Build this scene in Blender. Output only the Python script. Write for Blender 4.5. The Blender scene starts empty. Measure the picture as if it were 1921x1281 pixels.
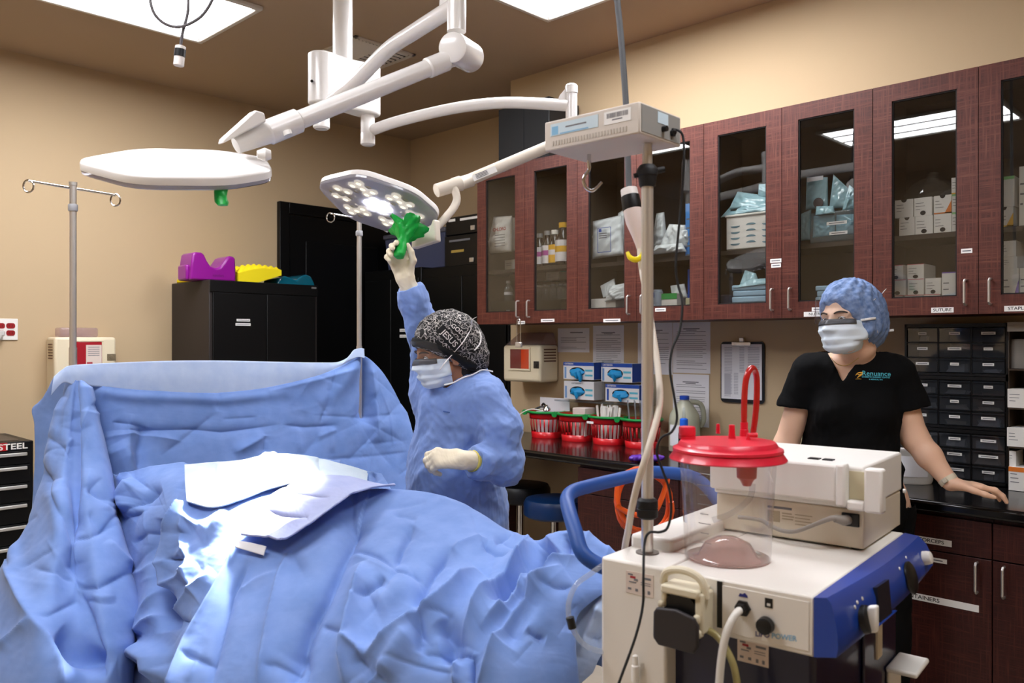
import bpy, bmesh, math, random
import numpy as np
from mathutils import Vector, Matrix, Quaternion, Euler
R = math.radians
SC = bpy.context.scene
COL = SC.collection
random.seed(7)
# ---------------------------------------------------------------- camera model (1921 x 1281)
FPX = 1550.0; CZ = 1.472; TH = R(45.85); S_, C_ = math.sin(TH), math.cos(TH)
def at(px, py, x=None, y=None, z=None, d=None):
    a = (px - 960.5) / FPX; b = (640.5 - py) / FPX
    r = (S_ + a * C_, C_ - a * S_, b)
    if x is not None: t = x / r[0]
    elif y is not None: t = y / r[1]
    elif z is not None: t = (z - CZ) / r[2]
    else: t = d
    return Vector((r[0] * t, r[1] * t, CZ + r[2] * t))
def proj(P):
    P = np.asarray(P, float)
    d = P[..., 0] * S_ + P[..., 1] * C_
    l = P[..., 0] * C_ - P[..., 1] * S_
    return 960.5 + FPX * l / d, 640.5 - FPX * (P[..., 2] - CZ) / d, d
FWD = Vector((S_, C_, 0)); RGT = Vector((C_, -S_, 0)); UPV = Vector((0, 0, 1))
# ---------------------------------------------------------------- materials
def lin(c):
    if isinstance(c, str):
        c = c.lstrip('#'); c = [int(c[i:i + 2], 16) / 255 for i in (0, 2, 4)]
    return tuple((v / 12.92 if v <= .04045 else ((v + .055) / 1.055) ** 2.4) for v in c) + (1,)
MATS = {}
def mat(name, col='#808080', rough=.5, metal=0, spec=.5, noise=None, bump=None, emit=None, es=0, trans=0, alpha=1, sub=0, coat=0, ior=1.45, sheen=0):
    """noise=(scale, amount[, colour2]); bump=(scale, strength, distance)"""
    if name in MATS: return MATS[name]
    m = bpy.data.materials.new(name); m.use_nodes = True; MATS[name] = m
    nt = m.node_tree; b = nt.nodes['Principled BSDF']; L = nt.links.new
    def si(k, v):
        if k in b.inputs: b.inputs[k].default_value = v
    si('Base Color', lin(col)); si('Roughness', rough); si('Metallic', metal); si('Specular IOR Level', spec)
    si('Transmission Weight', trans); si('Alpha', alpha); si('Subsurface Weight', sub); si('Coat Weight', coat); si('IOR', ior)
    si('Sheen Weight', sheen)
    if sub: si('Subsurface Radius', (.012, .005, .003)); si('Subsurface Scale', 1.0)
    if emit: si('Emission Color', lin(emit)); si('Emission Strength', es)
    tc = nt.nodes.new('ShaderNodeTexCoord')
    if noise:
        n = nt.nodes.new('ShaderNodeTexNoise'); n.inputs['Scale'].default_value = noise[0]; n.inputs['Detail'].default_value = 6
        L(tc.outputs['Object'], n.inputs['Vector'])
        mx = nt.nodes.new('ShaderNodeMix'); mx.data_type = 'RGBA'
        mr = nt.nodes.new('ShaderNodeMapRange'); mr.inputs['From Min'].default_value = .3; mr.inputs['From Max'].default_value = .7
        L(n.outputs['Fac'], mr.inputs['Value']); L(mr.outputs['Result'], mx.inputs['Factor'])
        c1 = lin(col); c2 = lin(noise[2]) if len(noise) > 2 else tuple(v * (1 - noise[1]) for v in c1[:3]) + (1,)
        mx.inputs['A'].default_value = c1; mx.inputs['B'].default_value = c2
        L(mx.outputs['Result'], b.inputs['Base Color'])
    if bump:
        n2 = nt.nodes.new('ShaderNodeTexNoise'); n2.inputs['Scale'].default_value = bump[0]; n2.inputs['Detail'].default_value = 5
        L(tc.outputs['Object'], n2.inputs['Vector'])
        bp = nt.nodes.new('ShaderNodeBump'); bp.inputs['Strength'].default_value = bump[1]; bp.inputs['Distance'].default_value = bump[2] if len(bump) > 2 else .002
        L(n2.outputs['Fac'], bp.inputs['Height']); L(bp.outputs['Normal'], b.inputs['Normal'])
    return m
def glassy(name, tint='#ffffff', ior=1.45, rough=.02, gloss=1.0, haze=0.0, hazecol='#ffffff'):
    """thin clear sheet: transparent + fresnel reflection (+ a share of milky diffuse)"""
    if name in MATS: return MATS[name]
    m = bpy.data.materials.new(name); m.use_nodes = True; MATS[name] = m
    nt = m.node_tree; nt.nodes.clear(); L = nt.links.new; N = nt.nodes.new
    o = N('ShaderNodeOutputMaterial'); t = N('ShaderNodeBsdfTransparent'); g = N('ShaderNodeBsdfGlossy')
    t.inputs['Color'].default_value = lin(tint); g.inputs['Roughness'].default_value = rough
    f = N('ShaderNodeLayerWeight'); f.inputs['Blend'].default_value = .5
    f0 = ((ior - 1) / (ior + 1)) ** 2
    pw = N('ShaderNodeMath'); pw.operation = 'POWER'; pw.inputs[1].default_value = 5; L(f.outputs['Facing'], pw.inputs[0])
    ma = N('ShaderNodeMath'); ma.operation = 'MULTIPLY_ADD'; ma.inputs[1].default_value = 1 - f0; ma.inputs[2].default_value = f0; L(pw.outputs[0], ma.inputs[0])
    mu = N('ShaderNodeMath'); mu.operation = 'MULTIPLY'; mu.inputs[1].default_value = gloss; L(ma.outputs[0], mu.inputs[0])
    mx = N('ShaderNodeMixShader'); L(mu.outputs[0], mx.inputs[0])
    src = t
    if haze > 0:
        d = N('ShaderNodeBsdfDiffuse'); d.inputs['Color'].default_value = lin(hazecol)
        tl = N('ShaderNodeBsdfTranslucent'); tl.inputs['Color'].default_value = lin(hazecol)
        a = N('ShaderNodeMixShader'); a.inputs[0].default_value = .4; L(d.outputs[0], a.inputs[1]); L(tl.outputs[0], a.inputs[2])
        m2 = N('ShaderNodeMixShader'); m2.inputs[0].default_value = haze
        L(t.outputs[0], m2.inputs[1]); L(a.outputs[0], m2.inputs[2]); src = m2
    L(src.outputs[0], mx.inputs[1]); L(g.outputs[0], mx.inputs[2]); L(mx.outputs[0], o.inputs['Surface'])
    return m
# ---------------------------------------------------------------- mesh builder
def basis(ax):
    ax = Vector(ax).normalized()
    u = ax.cross(Vector((0, 0, 1)))
    if u.length < 1e-4: u = Vector((1, 0, 0))
    u.normalize(); return u, ax.cross(u).normalized(), ax
class MB:
    def __init__(s, M=None): s.v = []; s.f = []; s.m = []; s.M = M or Matrix(); s.mats = []
    def mi(s, m):
        if m is None: return 0
        if m not in s.mats: s.mats.append(m)
        return s.mats.index(m)
    def add(s, vs, fs, m=None):
        b = len(s.v); k = s.mi(m)
        s.v += [s.M @ Vector(p) for p in vs]
        s.f += [tuple(i + b for i in f) for f in fs]; s.m += [k] * len(fs)
        return s
    def box(s, lo, hi, m=None):
        x0, y0, z0 = lo; x1, y1, z1 = hi
        x0, x1 = min(x0, x1), max(x0, x1); y0, y1 = min(y0, y1), max(y0, y1); z0, z1 = min(z0, z1), max(z0, z1)
        return s.add([(x0, y0, z0), (x1, y0, z0), (x1, y1, z0), (x0, y1, z0), (x0, y0, z1), (x1, y0, z1), (x1, y1, z1), (x0, y1, z1)],
                     [(0, 3, 2, 1), (4, 5, 6, 7), (0, 1, 5, 4), (1, 2, 6, 5), (2, 3, 7, 6), (3, 0, 4, 7)], m)
    def cbox(s, c, sz, m=None):
        return s.box([c[i] - sz[i] / 2 for i in range(3)], [c[i] + sz[i] / 2 for i in range(3)], m)
    def loft(s, rings, m=None, caps=True, closed=True, loop=False):
        n = len(rings[0]); vs = [p for r in rings for p in r]; fs = []
        e = n if closed else n - 1
        K = len(rings)
        for i in range(K if loop else K - 1):
            j = (i + 1) % K
            for k in range(e):
                q = (k + 1) % n
                fs.append((i * n + k, i * n + q, j * n + q, j * n + k))
        if caps and not loop:
            fs.append(tuple(range(n - 1, -1, -1))); fs.append(tuple((K - 1) * n + k for k in range(n)))
        return s.add(vs, fs, m)
    def cyl(s, p0, p1, r0, r1=None, n=24, m=None, caps=True):
        r1 = r0 if r1 is None else r1; p0 = Vector(p0); p1 = Vector(p1)
        u, w, a = basis(p1 - p0)
        def ring(p, r): return [p + (u * math.cos(2 * math.pi * k / n) + w * math.sin(2 * math.pi * k / n)) * r for k in range(n)]
        return s.loft([ring(p0, r0), ring(p1, r1)], m, caps)
    def lathe(s, p, ax, prof, n=32, m=None, caps=True):
        """prof = [(height along ax, radius), ...]"""
        p = Vector(p); u, w, a = basis(ax)
        return s.loft([[p + a * h + (u * math.cos(2 * math.pi * k / n) + w * math.sin(2 * math.pi * k / n)) * max(r, 1e-5) for k in range(n)] for h, r in prof], m, caps)
    def tube(s, pts, r, n=12, m=None, smooth=0, closed=False, caps=True):
        P = [Vector(p) for p in pts]
        if smooth: P = crom(P, smooth, closed)
        if not hasattr(r, '__len__'): r = [r] * len(P)
        elif len(r) != len(P):
            q = r; r = [float(np.interp(i / (len(P) - 1), np.linspace(0, 1, len(q)), q)) for i in range(len(P))]
        rings = []; u = None
        for i, p in enumerate(P):
            if closed: t = P[(i + 1) % len(P)] - P[i - 1]
            else: t = P[min(i + 1, len(P) - 1)] - P[max(i - 1, 0)]
            t.normalize()
            if u is None: u, w, _ = basis(t)
            else:
                u = u - t * u.dot(t)
                if u.length < 1e-5: u, w, _ = basis(t)
                u.normalize()
            w = t.cross(u)
            rings.append([p + (u * math.cos(2 * math.pi * k / n) + w * math.sin(2 * math.pi * k / n)) * r[i] for k in range(n)])
        return s.loft(rings, m, caps, loop=closed)
    def sphere(s, c, r, m=None, n=20, k=12, sc=(1, 1, 1)):
        c = Vector(c)
        rings = [[c + Vector((math.sin(t) * math.cos(a) * r * sc[0], math.sin(t) * math.sin(a) * r * sc[1], math.cos(t) * r * sc[2]))
                  for a in [2 * math.pi * j / n for j in range(n)]] for t in [max(1e-3, math.pi * i / k) if i < k else math.pi - 1e-3 for i in range(k + 1)]]
        return s.loft(rings[::-1], m, True)
    def prism(s, poly, vec, m=None, cap2=True):
        """poly = 3-D outline, extruded by vec"""
        vec = Vector(vec); P = [Vector(p) for p in poly]
        return s.loft([P, [p + vec for p in P]], m, cap2)
    def plate(s, O, U, V, outline, t, m=None):
        """2-D outline in frame O + u*U + v*V, thickness t along UxV"""
        O = Vector(O); U = Vector(U); V = Vector(V); N = U.cross(V).normalized()
        return s.prism([O + U * a + V * b for a, b in outline], N * t, m)
    def grid(s, P, m=None, loopu=False):
        n, k = len(P), len(P[0]); vs = [p for r in P for p in r]
        fs = [(i * k + j, ((i + 1) % n) * k + j, ((i + 1) % n) * k + j + 1, i * k + j + 1) for i in range(n if loopu else n - 1) for j in range(k - 1)]
        return s.add(vs, fs, m)
    def text(s, O, U, V, txt, size, m=None, align='CENTER', bold=0.0, sx=1.0, t=.0004, alignv='CENTER'):
        """lettering lying in the plane O, U (reading direction), V (up)"""
        vs, fs = font_mesh(txt, align, alignv, bold)
        O = Vector(O); U = Vector(U).normalized(); V = Vector(V).normalized(); N = U.cross(V)
        return s.add([O + U * (p[0] * size * sx) + V * (p[1] * size) + N * t for p in vs], fs, m)
    def build(s, name, m=None, parent=None, bevel=0, seg=2, smooth=35, loc=None, subsurf=0, weld=False):
        me = bpy.data.meshes.new(name)
        if loc is None:
            if parent is None:
                a = np.array([tuple(v) for v in s.v]); lo, hi = a.min(0), a.max(0); loc = Vector(((lo[0] + hi[0]) / 2, (lo[1] + hi[1]) / 2, lo[2]))
            else: loc = wloc(parent)
        loc = Vector(loc)
        me.from_pydata([tuple(v - loc) for v in s.v], [], s.f)
        ml = s.mats if s.mats else []
        if m is not None: ml = [m] + [x for x in ml]
        for x in ml: me.materials.append(x)
        if s.mats:
            off = 1 if m is not None else 0
            me.polygons.foreach_set('material_index', [k + off if s.mats else 0 for k in s.m])
        fix = bmesh.new(); fix.from_mesh(me)
        if weld: bmesh.ops.remove_doubles(fix, verts=fix.verts, dist=1e-5)
        bmesh.ops.recalc_face_normals(fix, faces=fix.faces); fix.to_mesh(me); fix.free()
        if smooth:
            me.polygons.foreach_set('use_smooth', [True] * len(me.polygons)); me.set_sharp_from_angle(angle=R(smooth))
        o = bpy.data.objects.new(name, me); COL.objects.link(o)
        if parent is not None: o.parent = parent; o.location = loc - wloc(parent)
        else: o.location = loc
        if bevel:
            b = o.modifiers.new('bevel', 'BEVEL'); b.width = bevel; b.segments = seg; b.limit_method = 'ANGLE'; b.angle_limit = R(40)
        if subsurf:
            b = o.modifiers.new('sub', 'SUBSURF'); b.levels = subsurf; b.render_levels = subsurf
        return o
    # material 0 must be registered when mixing: use m0()
    def m0(s, m): s.mi(m); return s
FONT = {}
def font_mesh(txt, align, alignv, bold):
    k = (txt, align, alignv, bold)
    if k not in FONT:
        c = bpy.data.curves.new('lettering', 'FONT'); c.body = txt; c.align_x = align; c.align_y = alignv; c.size = 1; c.offset = bold; c.resolution_u = 3
        o = bpy.data.objects.new('lettering', c); COL.objects.link(o)
        bpy.context.view_layer.update()
        me = o.to_mesh(); FONT[k] = ([tuple(v.co) for v in me.vertices], [tuple(p.vertices) for p in me.polygons])
        o.to_mesh_clear(); bpy.data.objects.remove(o); bpy.data.curves.remove(c)
    return FONT[k]
def wloc(o):
    l = Vector((0, 0, 0))
    while o is not None: l = l + o.location; o = o.parent
    return l
def crom(P, k, closed=False):
    """Catmull-Rom, k samples per span"""
    P = [Vector(p) for p in P]; n = len(P); out = []
    for i in range(n if closed else n - 1):
        a, b, c, d = (P[(i - 1) % n], P[i], P[(i + 1) % n], P[(i + 2) % n]) if closed else (P[max(i - 1, 0)], P[i], P[i + 1], P[min(i + 2, n - 1)])
        for j in range(k):
            t = j / k
            out.append(.5 * ((2 * b) + (c - a) * t + (2 * a - 5 * b + 4 * c - d) * t * t + (3 * b - a - 3 * c + d) * t ** 3))
    if not closed: out.append(P[-1])
    return out
def rrect(w, h, r, n=5):
    """rounded rectangle outline centred on 0"""
    o = []
    for cx, cy, a0 in ((w / 2 - r, h / 2 - r, 0), (-w / 2 + r, h / 2 - r, 90), (-w / 2 + r, -h / 2 + r, 180), (w / 2 - r, -h / 2 + r, 270)):
        o += [(cx + r * math.cos(R(a0 + 90 * k / n)), cy + r * math.sin(R(a0 + 90 * k / n))) for k in range(n + 1)]
    return o
def disc(r, n=24, sx=1, sy=1): return [(r * sx * math.cos(2 * math.pi * k / n), r * sy * math.sin(2 * math.pi * k / n)) for k in range(n)]
# ---------------------------------------------------------------- objects, names, labels
def tag(o, label, cat, group=None):
    o['label'] = label; o['category'] = cat
    if group: o['group'] = group
    return o
def thing(name, label, cat, loc, group=None):
    o = bpy.data.objects.new(name, None); COL.objects.link(o); o.location = Vector(loc); o.empty_display_size = .05
    return tag(o, label, cat, group)
def struct(o): o['kind'] = 'structure'; return o
def plab(o, l): o['label'] = l; return o
def dup(root, loc, label=None, rotz=None, group=None):
    r = root.copy(); COL.objects.link(r); r.location = Vector(loc)
    if rotz is not None: r.rotation_euler = (0, 0, rotz)
    if label: r['label'] = label
    if group: r['group'] = group
    for ch in list(root.children):
        c = ch.copy(); COL.objects.link(c); c.parent = r
        for g in list(ch.children):
            d = g.copy(); COL.objects.link(d); d.parent = c
    return r
def one(mb, name, m, label, cat, group=None, **k): return tag(mb.build(name, m, None, **k), label, cat, group)
# common materials
M_white = mat('white_plastic', '#ece9e2', .35)
M_offwhite = mat('warm_white_plastic', '#ddd6c6', .4)
M_paper = mat('white_paper', '#e4e3e6', .8)
M_black = mat('black_plastic', '#0c0c0d', .4)
M_rubber = mat('black_rubber', '#101011', .6)
M_steel = mat('brushed_steel', '#dedbd6', .3, .8)
M_chrome = mat('chrome', '#d6d6d6', .12, 1)
M_ink = mat('black_ink', '#1a1a1c', .8)
M_grey_ink = mat('grey_ink', '#77777c', .8)
M_label = mat('white_label_tape', '#f0eeea', .5)
M_clear = glassy('clear_plastic', '#f4f6f8', 1.4, .05, .8, .06)
M_pane = glassy('cabinet_glass', '#ececea', 1.75, .012, 1.0)
M_vial = glassy('vial_glass', '#d8dcd8', 1.5, .03, 1.2, .10)
# ================================================================ smooth organic surfaces (blended limbs, cloth, skin)
class Field:
    def __init__(s, lo, hi, h):
        s.lo = np.array(lo, float); s.h = h
        s.n = np.ceil((np.array(hi, float) - s.lo) / h).astype(int) + 1
        s.f = np.full(tuple(s.n), .5, np.float32)
        s.ax = [(s.lo[i] + h * np.arange(s.n[i])).astype(np.float32) for i in range(3)]
    def _put(s, lo, hi, fn, k, op):
        i0 = np.clip(np.floor((np.array(lo) - s.lo) / s.h).astype(int), 0, s.n); i1 = np.clip(np.ceil((np.array(hi) - s.lo) / s.h).astype(int) + 1, 0, s.n)
        if np.any(i1 <= i0): return
        sl = tuple(slice(a, b) for a, b in zip(i0, i1))
        X, Y, Z = np.meshgrid(s.ax[0][sl[0]], s.ax[1][sl[1]], s.ax[2][sl[2]], indexing='ij', sparse=True)
        d = fn(X, Y, Z); f = s.f[sl]
        if op == '+':
            if k > 0: h = np.maximum(k - np.abs(f - d), 0) / k; s.f[sl] = np.minimum(f, d) - h * h * k * .25
            else: s.f[sl] = np.minimum(f, d)
        else:
            d = -d
            if k > 0: h = np.maximum(k - np.abs(f - d), 0) / k; s.f[sl] = np.maximum(f, d) + h * h * k * .25
            else: s.f[sl] = np.maximum(f, d)
    def cap(s, a, b, r0, r1=None, k=.02, op='+', w=None, sq=1.0, off=0):
        """tapered limb a-b; squeezed by sq along unit vector w"""
        r1 = r0 if r1 is None else r1; r0 += off; r1 += off
        a = np.array(a, float); b = np.array(b, float); R_ = max(r0, r1) * max(1, sq) + k + 2 * s.h
        if w is not None: w = np.array(w, float); w = w / np.linalg.norm(w)
        def fn(X, Y, Z):
            px, py, pz = X - a[0], Y - a[1], Z - a[2]; ba = b - a
            if w is not None:
                q = (px * w[0] + py * w[1] + pz * w[2]); bw = float(ba @ w); bb = ba - w * bw
                L2 = max(float(bb @ bb), 1e-9)
                t = np.clip(((px * bb[0] + py * bb[1] + pz * bb[2])) / L2, 0, 1); q = q - t * bw
                dx, dy, dz = px - ba[0] * t, py - ba[1] * t, pz - ba[2] * t
                e = q * (1 - 1 / sq); dx, dy, dz = dx - w[0] * e, dy - w[1] * e, dz - w[2] * e
                return (np.sqrt(dx * dx + dy * dy + dz * dz) - (r0 + (r1 - r0) * t)) * min(1, sq)
            L2 = max(float(ba @ ba), 1e-9)
            t = np.clip((px * ba[0] + py * ba[1] + pz * ba[2]) / L2, 0, 1)
            dx, dy, dz = px - ba[0] * t, py - ba[1] * t, pz - ba[2] * t
            return np.sqrt(dx * dx + dy * dy + dz * dz) - (r0 + (r1 - r0) * t)
        s._put(np.minimum(a, b) - R_, np.maximum(a, b) + R_, fn, k, op); return s
    def chain(s, P, rs, k=.02, **kw):
        for i in range(len(P) - 1): s.cap(P[i], P[i + 1], rs[i], rs[i + 1], k, **kw)
        return s
    def ell(s, c, r, M=None, k=.02, op='+', off=0):
        c = np.array(c, float); r = np.array(r, float) + off; A = np.array(M.to_3x3()) if M is not None else np.eye(3)
        ext = np.abs(A) @ r + k + 2 * s.h
        def fn(X, Y, Z):
            x, y, z = X - c[0], Y - c[1], Z - c[2]
            u = (x * A[0, 0] + y * A[1, 0] + z * A[2, 0]); v = (x * A[0, 1] + y * A[1, 1] + z * A[2, 1]); w = (x * A[0, 2] + y * A[1, 2] + z * A[2, 2])
            k0 = np.sqrt((u / r[0]) ** 2 + (v / r[1]) ** 2 + (w / r[2]) ** 2); k1 = np.sqrt((u / r[0] ** 2) ** 2 + (v / r[1] ** 2) ** 2 + (w / r[2] ** 2) ** 2)
            return k0 * (k0 - 1) / np.maximum(k1, 1e-6)
        s._put(c - ext, c + ext, fn, k, op); return s
    def half(s, p, n, lo, hi, k=.004):
        """cut away everything on the +n side of the plane through p, inside the box lo..hi"""
        p = np.array(p, float); n = np.array(n, float); n = n / np.linalg.norm(n)
        s._put(lo, hi, lambda X, Y, Z: -((X - p[0]) * n[0] + (Y - p[1]) * n[1] + (Z - p[2]) * n[2]), k, '-'); return s
    def mesh(s):
        f = s.f; n = np.array(f.shape); sg = f < 0
        c = np.zeros(tuple(n - 1), np.int8)
        for dx in (0, 1):
            for dy in (0, 1):
                for dz in (0, 1): c += sg[dx:n[0] - 1 + dx, dy:n[1] - 1 + dy, dz:n[2] - 1 + dz]
        mixed = (c > 0) & (c < 8); I = np.argwhere(mixed); idx = np.full(tuple(n - 1), -1, np.int32); idx[mixed] = np.arange(len(I))
        acc = np.zeros((len(I), 3)); cnt = np.zeros(len(I)); C8 = [(x, y, z) for x in (0, 1) for y in (0, 1) for z in (0, 1)]
        for a in C8:
            for b in C8:
                if sum(abs(i - j) for i, j in zip(a, b)) == 1 and a < b:
                    fa = f[I[:, 0] + a[0], I[:, 1] + a[1], I[:, 2] + a[2]]; fb = f[I[:, 0] + b[0], I[:, 1] + b[1], I[:, 2] + b[2]]
                    m = (fa < 0) != (fb < 0); t = np.where(m, fa / np.where(m, fa - fb, 1), 0)
                    acc[m] += (np.array(a) + t[:, None] * (np.array(b) - np.array(a)))[m]; cnt[m] += 1
        V = s.lo + (I + acc / cnt[:, None]) * s.h; F = []
        for ax in range(3):
            o = [i for i in range(3) if i != ax]
            sl0 = [slice(None)] * 3; sl1 = [slice(None)] * 3; sl0[ax] = slice(0, -1); sl1[ax] = slice(1, None)
            for q in o: sl0[q] = slice(1, -1); sl1[q] = slice(1, -1)
            e = sg[tuple(sl0)] != sg[tuple(sl1)]; E = np.argwhere(e)
            for q in o: E[:, q] += 1
            st = sg[E[:, 0], E[:, 1], E[:, 2]]
            def g(d0, d1):
                q = E.copy(); q[:, o[0]] -= d0; q[:, o[1]] -= d1; return idx[q[:, 0], q[:, 1], q[:, 2]]
            Q = np.stack([g(0, 0), g(1, 0), g(1, 1), g(0, 1)], 1)
            fl = st if ax != 1 else ~st
            Q[~fl] = Q[~fl][:, ::-1]; F.append(Q)
        return V, np.concatenate(F)
def vnormals(V, F):
    a = V[F[:, 2]] - V[F[:, 0]]; b = V[F[:, 3]] - V[F[:, 1]]; fn = np.cross(a, b); N = np.zeros_like(V)
    for k in range(4): np.add.at(N, F[:, k], fn)
    return N / np.maximum(np.linalg.norm(N, axis=1), 1e-12)[:, None]
def relax(V, F, it=2, w=.5):
    E = np.concatenate([F[:, [0, 1]], F[:, [1, 2]], F[:, [2, 3]], F[:, [3, 0]]]); n = np.bincount(np.concatenate([E[:, 0], E[:, 1]]), minlength=len(V))[:, None]
    for _ in range(it):
        A = np.zeros_like(V); np.add.at(A, E[:, 0], V[E[:, 1]]); np.add.at(A, E[:, 1], V[E[:, 0]])
        V = V * (1 - w) + w * A / np.maximum(n, 1)
    return V
_rs = np.random.RandomState(11)
def crumple(V, scale, seed=0, oct=5, sharp=1.0, stretch=None):
    """creased-cloth height field in -1..1, sampled in 3-D"""
    r = np.random.RandomState(seed); P = V * scale
    if stretch is not None: P = P * np.array(stretch)
    P = P + .35 * np.stack([np.sin(P @ r.normal(size=3) * 1.3 + r.rand() * 6) for _ in range(3)], 1)
    h = np.zeros(len(V)); tot = 0
    for o in range(oct):
        d = r.normal(size=3); d /= np.linalg.norm(d); a = .72 ** o; q = P @ d * (1.55 ** o) * 2.2 + r.rand() * 6 + .8 * np.sin(P @ r.normal(size=3) * 1.1 + r.rand() * 6)
        h += a * (1 - 2 * np.abs(np.sin(q)) ** sharp); tot += a
    return h / tot
def facets(V, scale, seed=0, oct=4, warp=.25):
    """piecewise flat, crisply creased cloth height field in about -1..1"""
    r = np.random.RandomState(seed); P = V * scale
    P = P + warp * np.stack([np.sin(P @ r.normal(size=3) * .9 + r.rand() * 6) for _ in range(3)], 1)
    h = np.zeros(len(V)); tot = 0
    for o in range(oct):
        d = r.normal(size=3); d /= np.linalg.norm(d); q = P @ d * (1.3 ** o) * .5 + r.rand()
        a = .8 ** o; h += a * (4 * np.abs(q - np.floor(q + .5)) - 1); tot += a
    return h / tot
def npobj(name, V, F, m, parent=None, smooth=True, loc=None, mats=None, mi=None):
    V = np.asarray(V, float); F = np.asarray(F)
    if loc is None: loc = wloc(parent) if parent is not None else Vector((*((V.min(0) + V.max(0)) / 2)[:2], V[:, 2].min()))
    loc = Vector(loc)
    me = bpy.data.meshes.new(name); me.from_pydata((V - np.array(loc)).tolist(), [], F.tolist())
    for x in (mats or [m]): me.materials.append(x)
    if mi is not None: me.polygons.foreach_set('material_index', np.asarray(mi, np.int32))
    if smooth: me.polygons.foreach_set('use_smooth', [True] * len(me.polygons))
    o = bpy.data.objects.new(name, me); COL.objects.link(o)
    if parent is not None: o.parent = parent; o.location = loc - wloc(parent)
    else: o.location = loc
    return o
def drop_unused(V, F):
    u = np.unique(F); m = np.full(len(V), -1); m[u] = np.arange(len(u)); return V[u], m[F]
# ================================================================ room shell
CE = 3.11; YB = 5.283; XR2 = 4.253; XW = 3.723; YJ = 3.626; XL = -1.6; YF = -1.9
M_wall = mat('tan_wall_paint', '#c1a986', .75, bump=(220, .06, .001))
M_ceil = mat('brown_ceiling_paint', '#b09a82', .85, bump=(200, .05, .001))
M_floor = mat('sheet_vinyl_floor', '#b9ad9c', .45, noise=(9, .1))
def wall(name, poly, vec):
    return struct(MB().prism(poly, vec).build(name, M_wall, smooth=0))
struct(MB().box((XL - .1, YF - .1, -.1), (XR2 + .1, YB + .1, 0)).build('floor', M_floor, smooth=0))
struct(MB().box((XL - .1, YF - .1, CE), (XR2 + .1, YB + .1, CE + .1)).build('ceiling', M_ceil, smooth=0))
wall('wall_back', [(XL, YB, 0), (XR2 + .1, YB, 0), (XR2 + .1, YB, CE), (XL, YB, CE)], (0, .1, 0))
wall('wall_left', [(XL, YF, 0), (XL, YB, 0), (XL, YB, CE), (XL, YF, CE)], (-.1, 0, 0))
wall('wall_front', [(XL, YF, 0), (XR2 + .1, YF, 0), (XR2 + .1, YF, CE), (XL, YF, CE)], (0, -.1, 0))
wall('wall_right', [(XW, YF, 0), (XW, YJ, 0), (XR2, YJ, 0), (XR2, YB, 0), (XR2 + .1, YB, 0), (XR2 + .1, YF, 0)], (0, 0, CE))
M_base = mat('dark_cove_base', '#2b2622', .5)
struct(MB().box((XL, YB - .012, 0), (XR2, YB - .001, .1)).build('baseboard_back', M_base))
# black door on the back wall with its frame
M_blk = mat('black_satin_paint', '#080809', .35, spec=.25)
dn = MB().box((3.12, YB - .03, .005), (4.03, YB - .012, 2.38)).box((3.26, YB - .035, 1.3), (3.9, YB - .028, 2.2)).box((3.26, YB - .035, .25), (3.9, YB - .028, 1.1)).build('door_1', M_blk, bevel=.004)
struct(dn)
fr = MB().box((3.045, YB - .045, 0), (3.12, YB - .001, 2.465)).box((4.03, YB - .045, 0), (4.105, YB - .001, 2.465)).box((3.12, YB - .045, 2.385), (4.03, YB - .001, 2.465))
fr.build('door_frame', M_blk, dn, bevel=.003)
MB().lathe((3.19, YB - .03, 1.0), (0, -1, 0), [(0, .012), (.03, .012), (.035, .028), (.06, .028), (.066, .015)]).build('door_knob', M_steel, dn)
# ================================================================ ceiling luminaires (real lamps of the room)
M_frame = mat('light_frame_white', '#d9d5cd', .4)
def emitter(name, col, s):
    m = bpy.data.materials.new(name); m.use_nodes = True; nt = m.node_tree; nt.nodes.clear()
    o = nt.nodes.new('ShaderNodeOutputMaterial'); e = nt.nodes.new('ShaderNodeEmission')
    e.inputs[0].default_value = lin(col); e.inputs[1].default_value = s; nt.links.new(e.outputs[0], o.inputs['Surface']); return m
PANEL = 26.0
M_diff = emitter('lit_diffuser', '#f8f9ff', PANEL); M_diff2 = emitter('lit_diffuser_soft', '#f8f9ff', PANEL * .7)
M_slat = mat('diffuser_ribs', '#d8d8d6', .5)
def luminaire(x0, y0, x1, y1, label, ribs, md=None):
    t = thing('ceiling_light', label, 'ceiling light', ((x0 + x1) / 2, (y0 + y1) / 2, CE - .03), 'recessed ceiling lights')
    f = MB(); w = .028; z0, z1 = CE - .022, CE + .0
    for a in ((x0, y0, x1, y0 + w), (x0, y1 - w, x1, y1), (x0, y0 + w, x0 + w, y1 - w), (x1 - w, y0 + w, x1, y1 - w)):
        f.box((a[0], a[1], z0), (a[2], a[3], z1))
    f.build('frame', M_frame, t, bevel=.006)
    g = MB().box((x0 + w + .012, y0 + w + .012, CE - .014), (x1 - w - .012, y1 - w - .012, CE - .004))
    g.build('diffuser', md or M_diff, t, smooth=0)
    r = MB().box((x0 + w, y0 + w, CE - .010), (x1 - w, y1 - w, CE - .002))
    r.build('inner_trim', mat('inner_trim_grey', '#a9a39a', .5), t, smooth=0)
    if ribs:
        rb = MB()
        for k in (1, 2):
            if y1 - y0 > x1 - x0: q = x0 + (x1 - x0) * k / 3; rb.box((q - .012, y0 + .05, CE - .02), (q + .012, y1 - .05, CE - .012))
            else: q = y0 + (y1 - y0) * k / 3; rb.box((x0 + .05, q - .012, CE - .02), (x1 - .05, q + .012, CE - .012))
        rb.build('lens_rib', M_slat, t, smooth=0)
    return t
luminaire(.79, 3.683, 2.05, 4.347, 'bright recessed ceiling light by the back wall, black cord looping under it', False)
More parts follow.
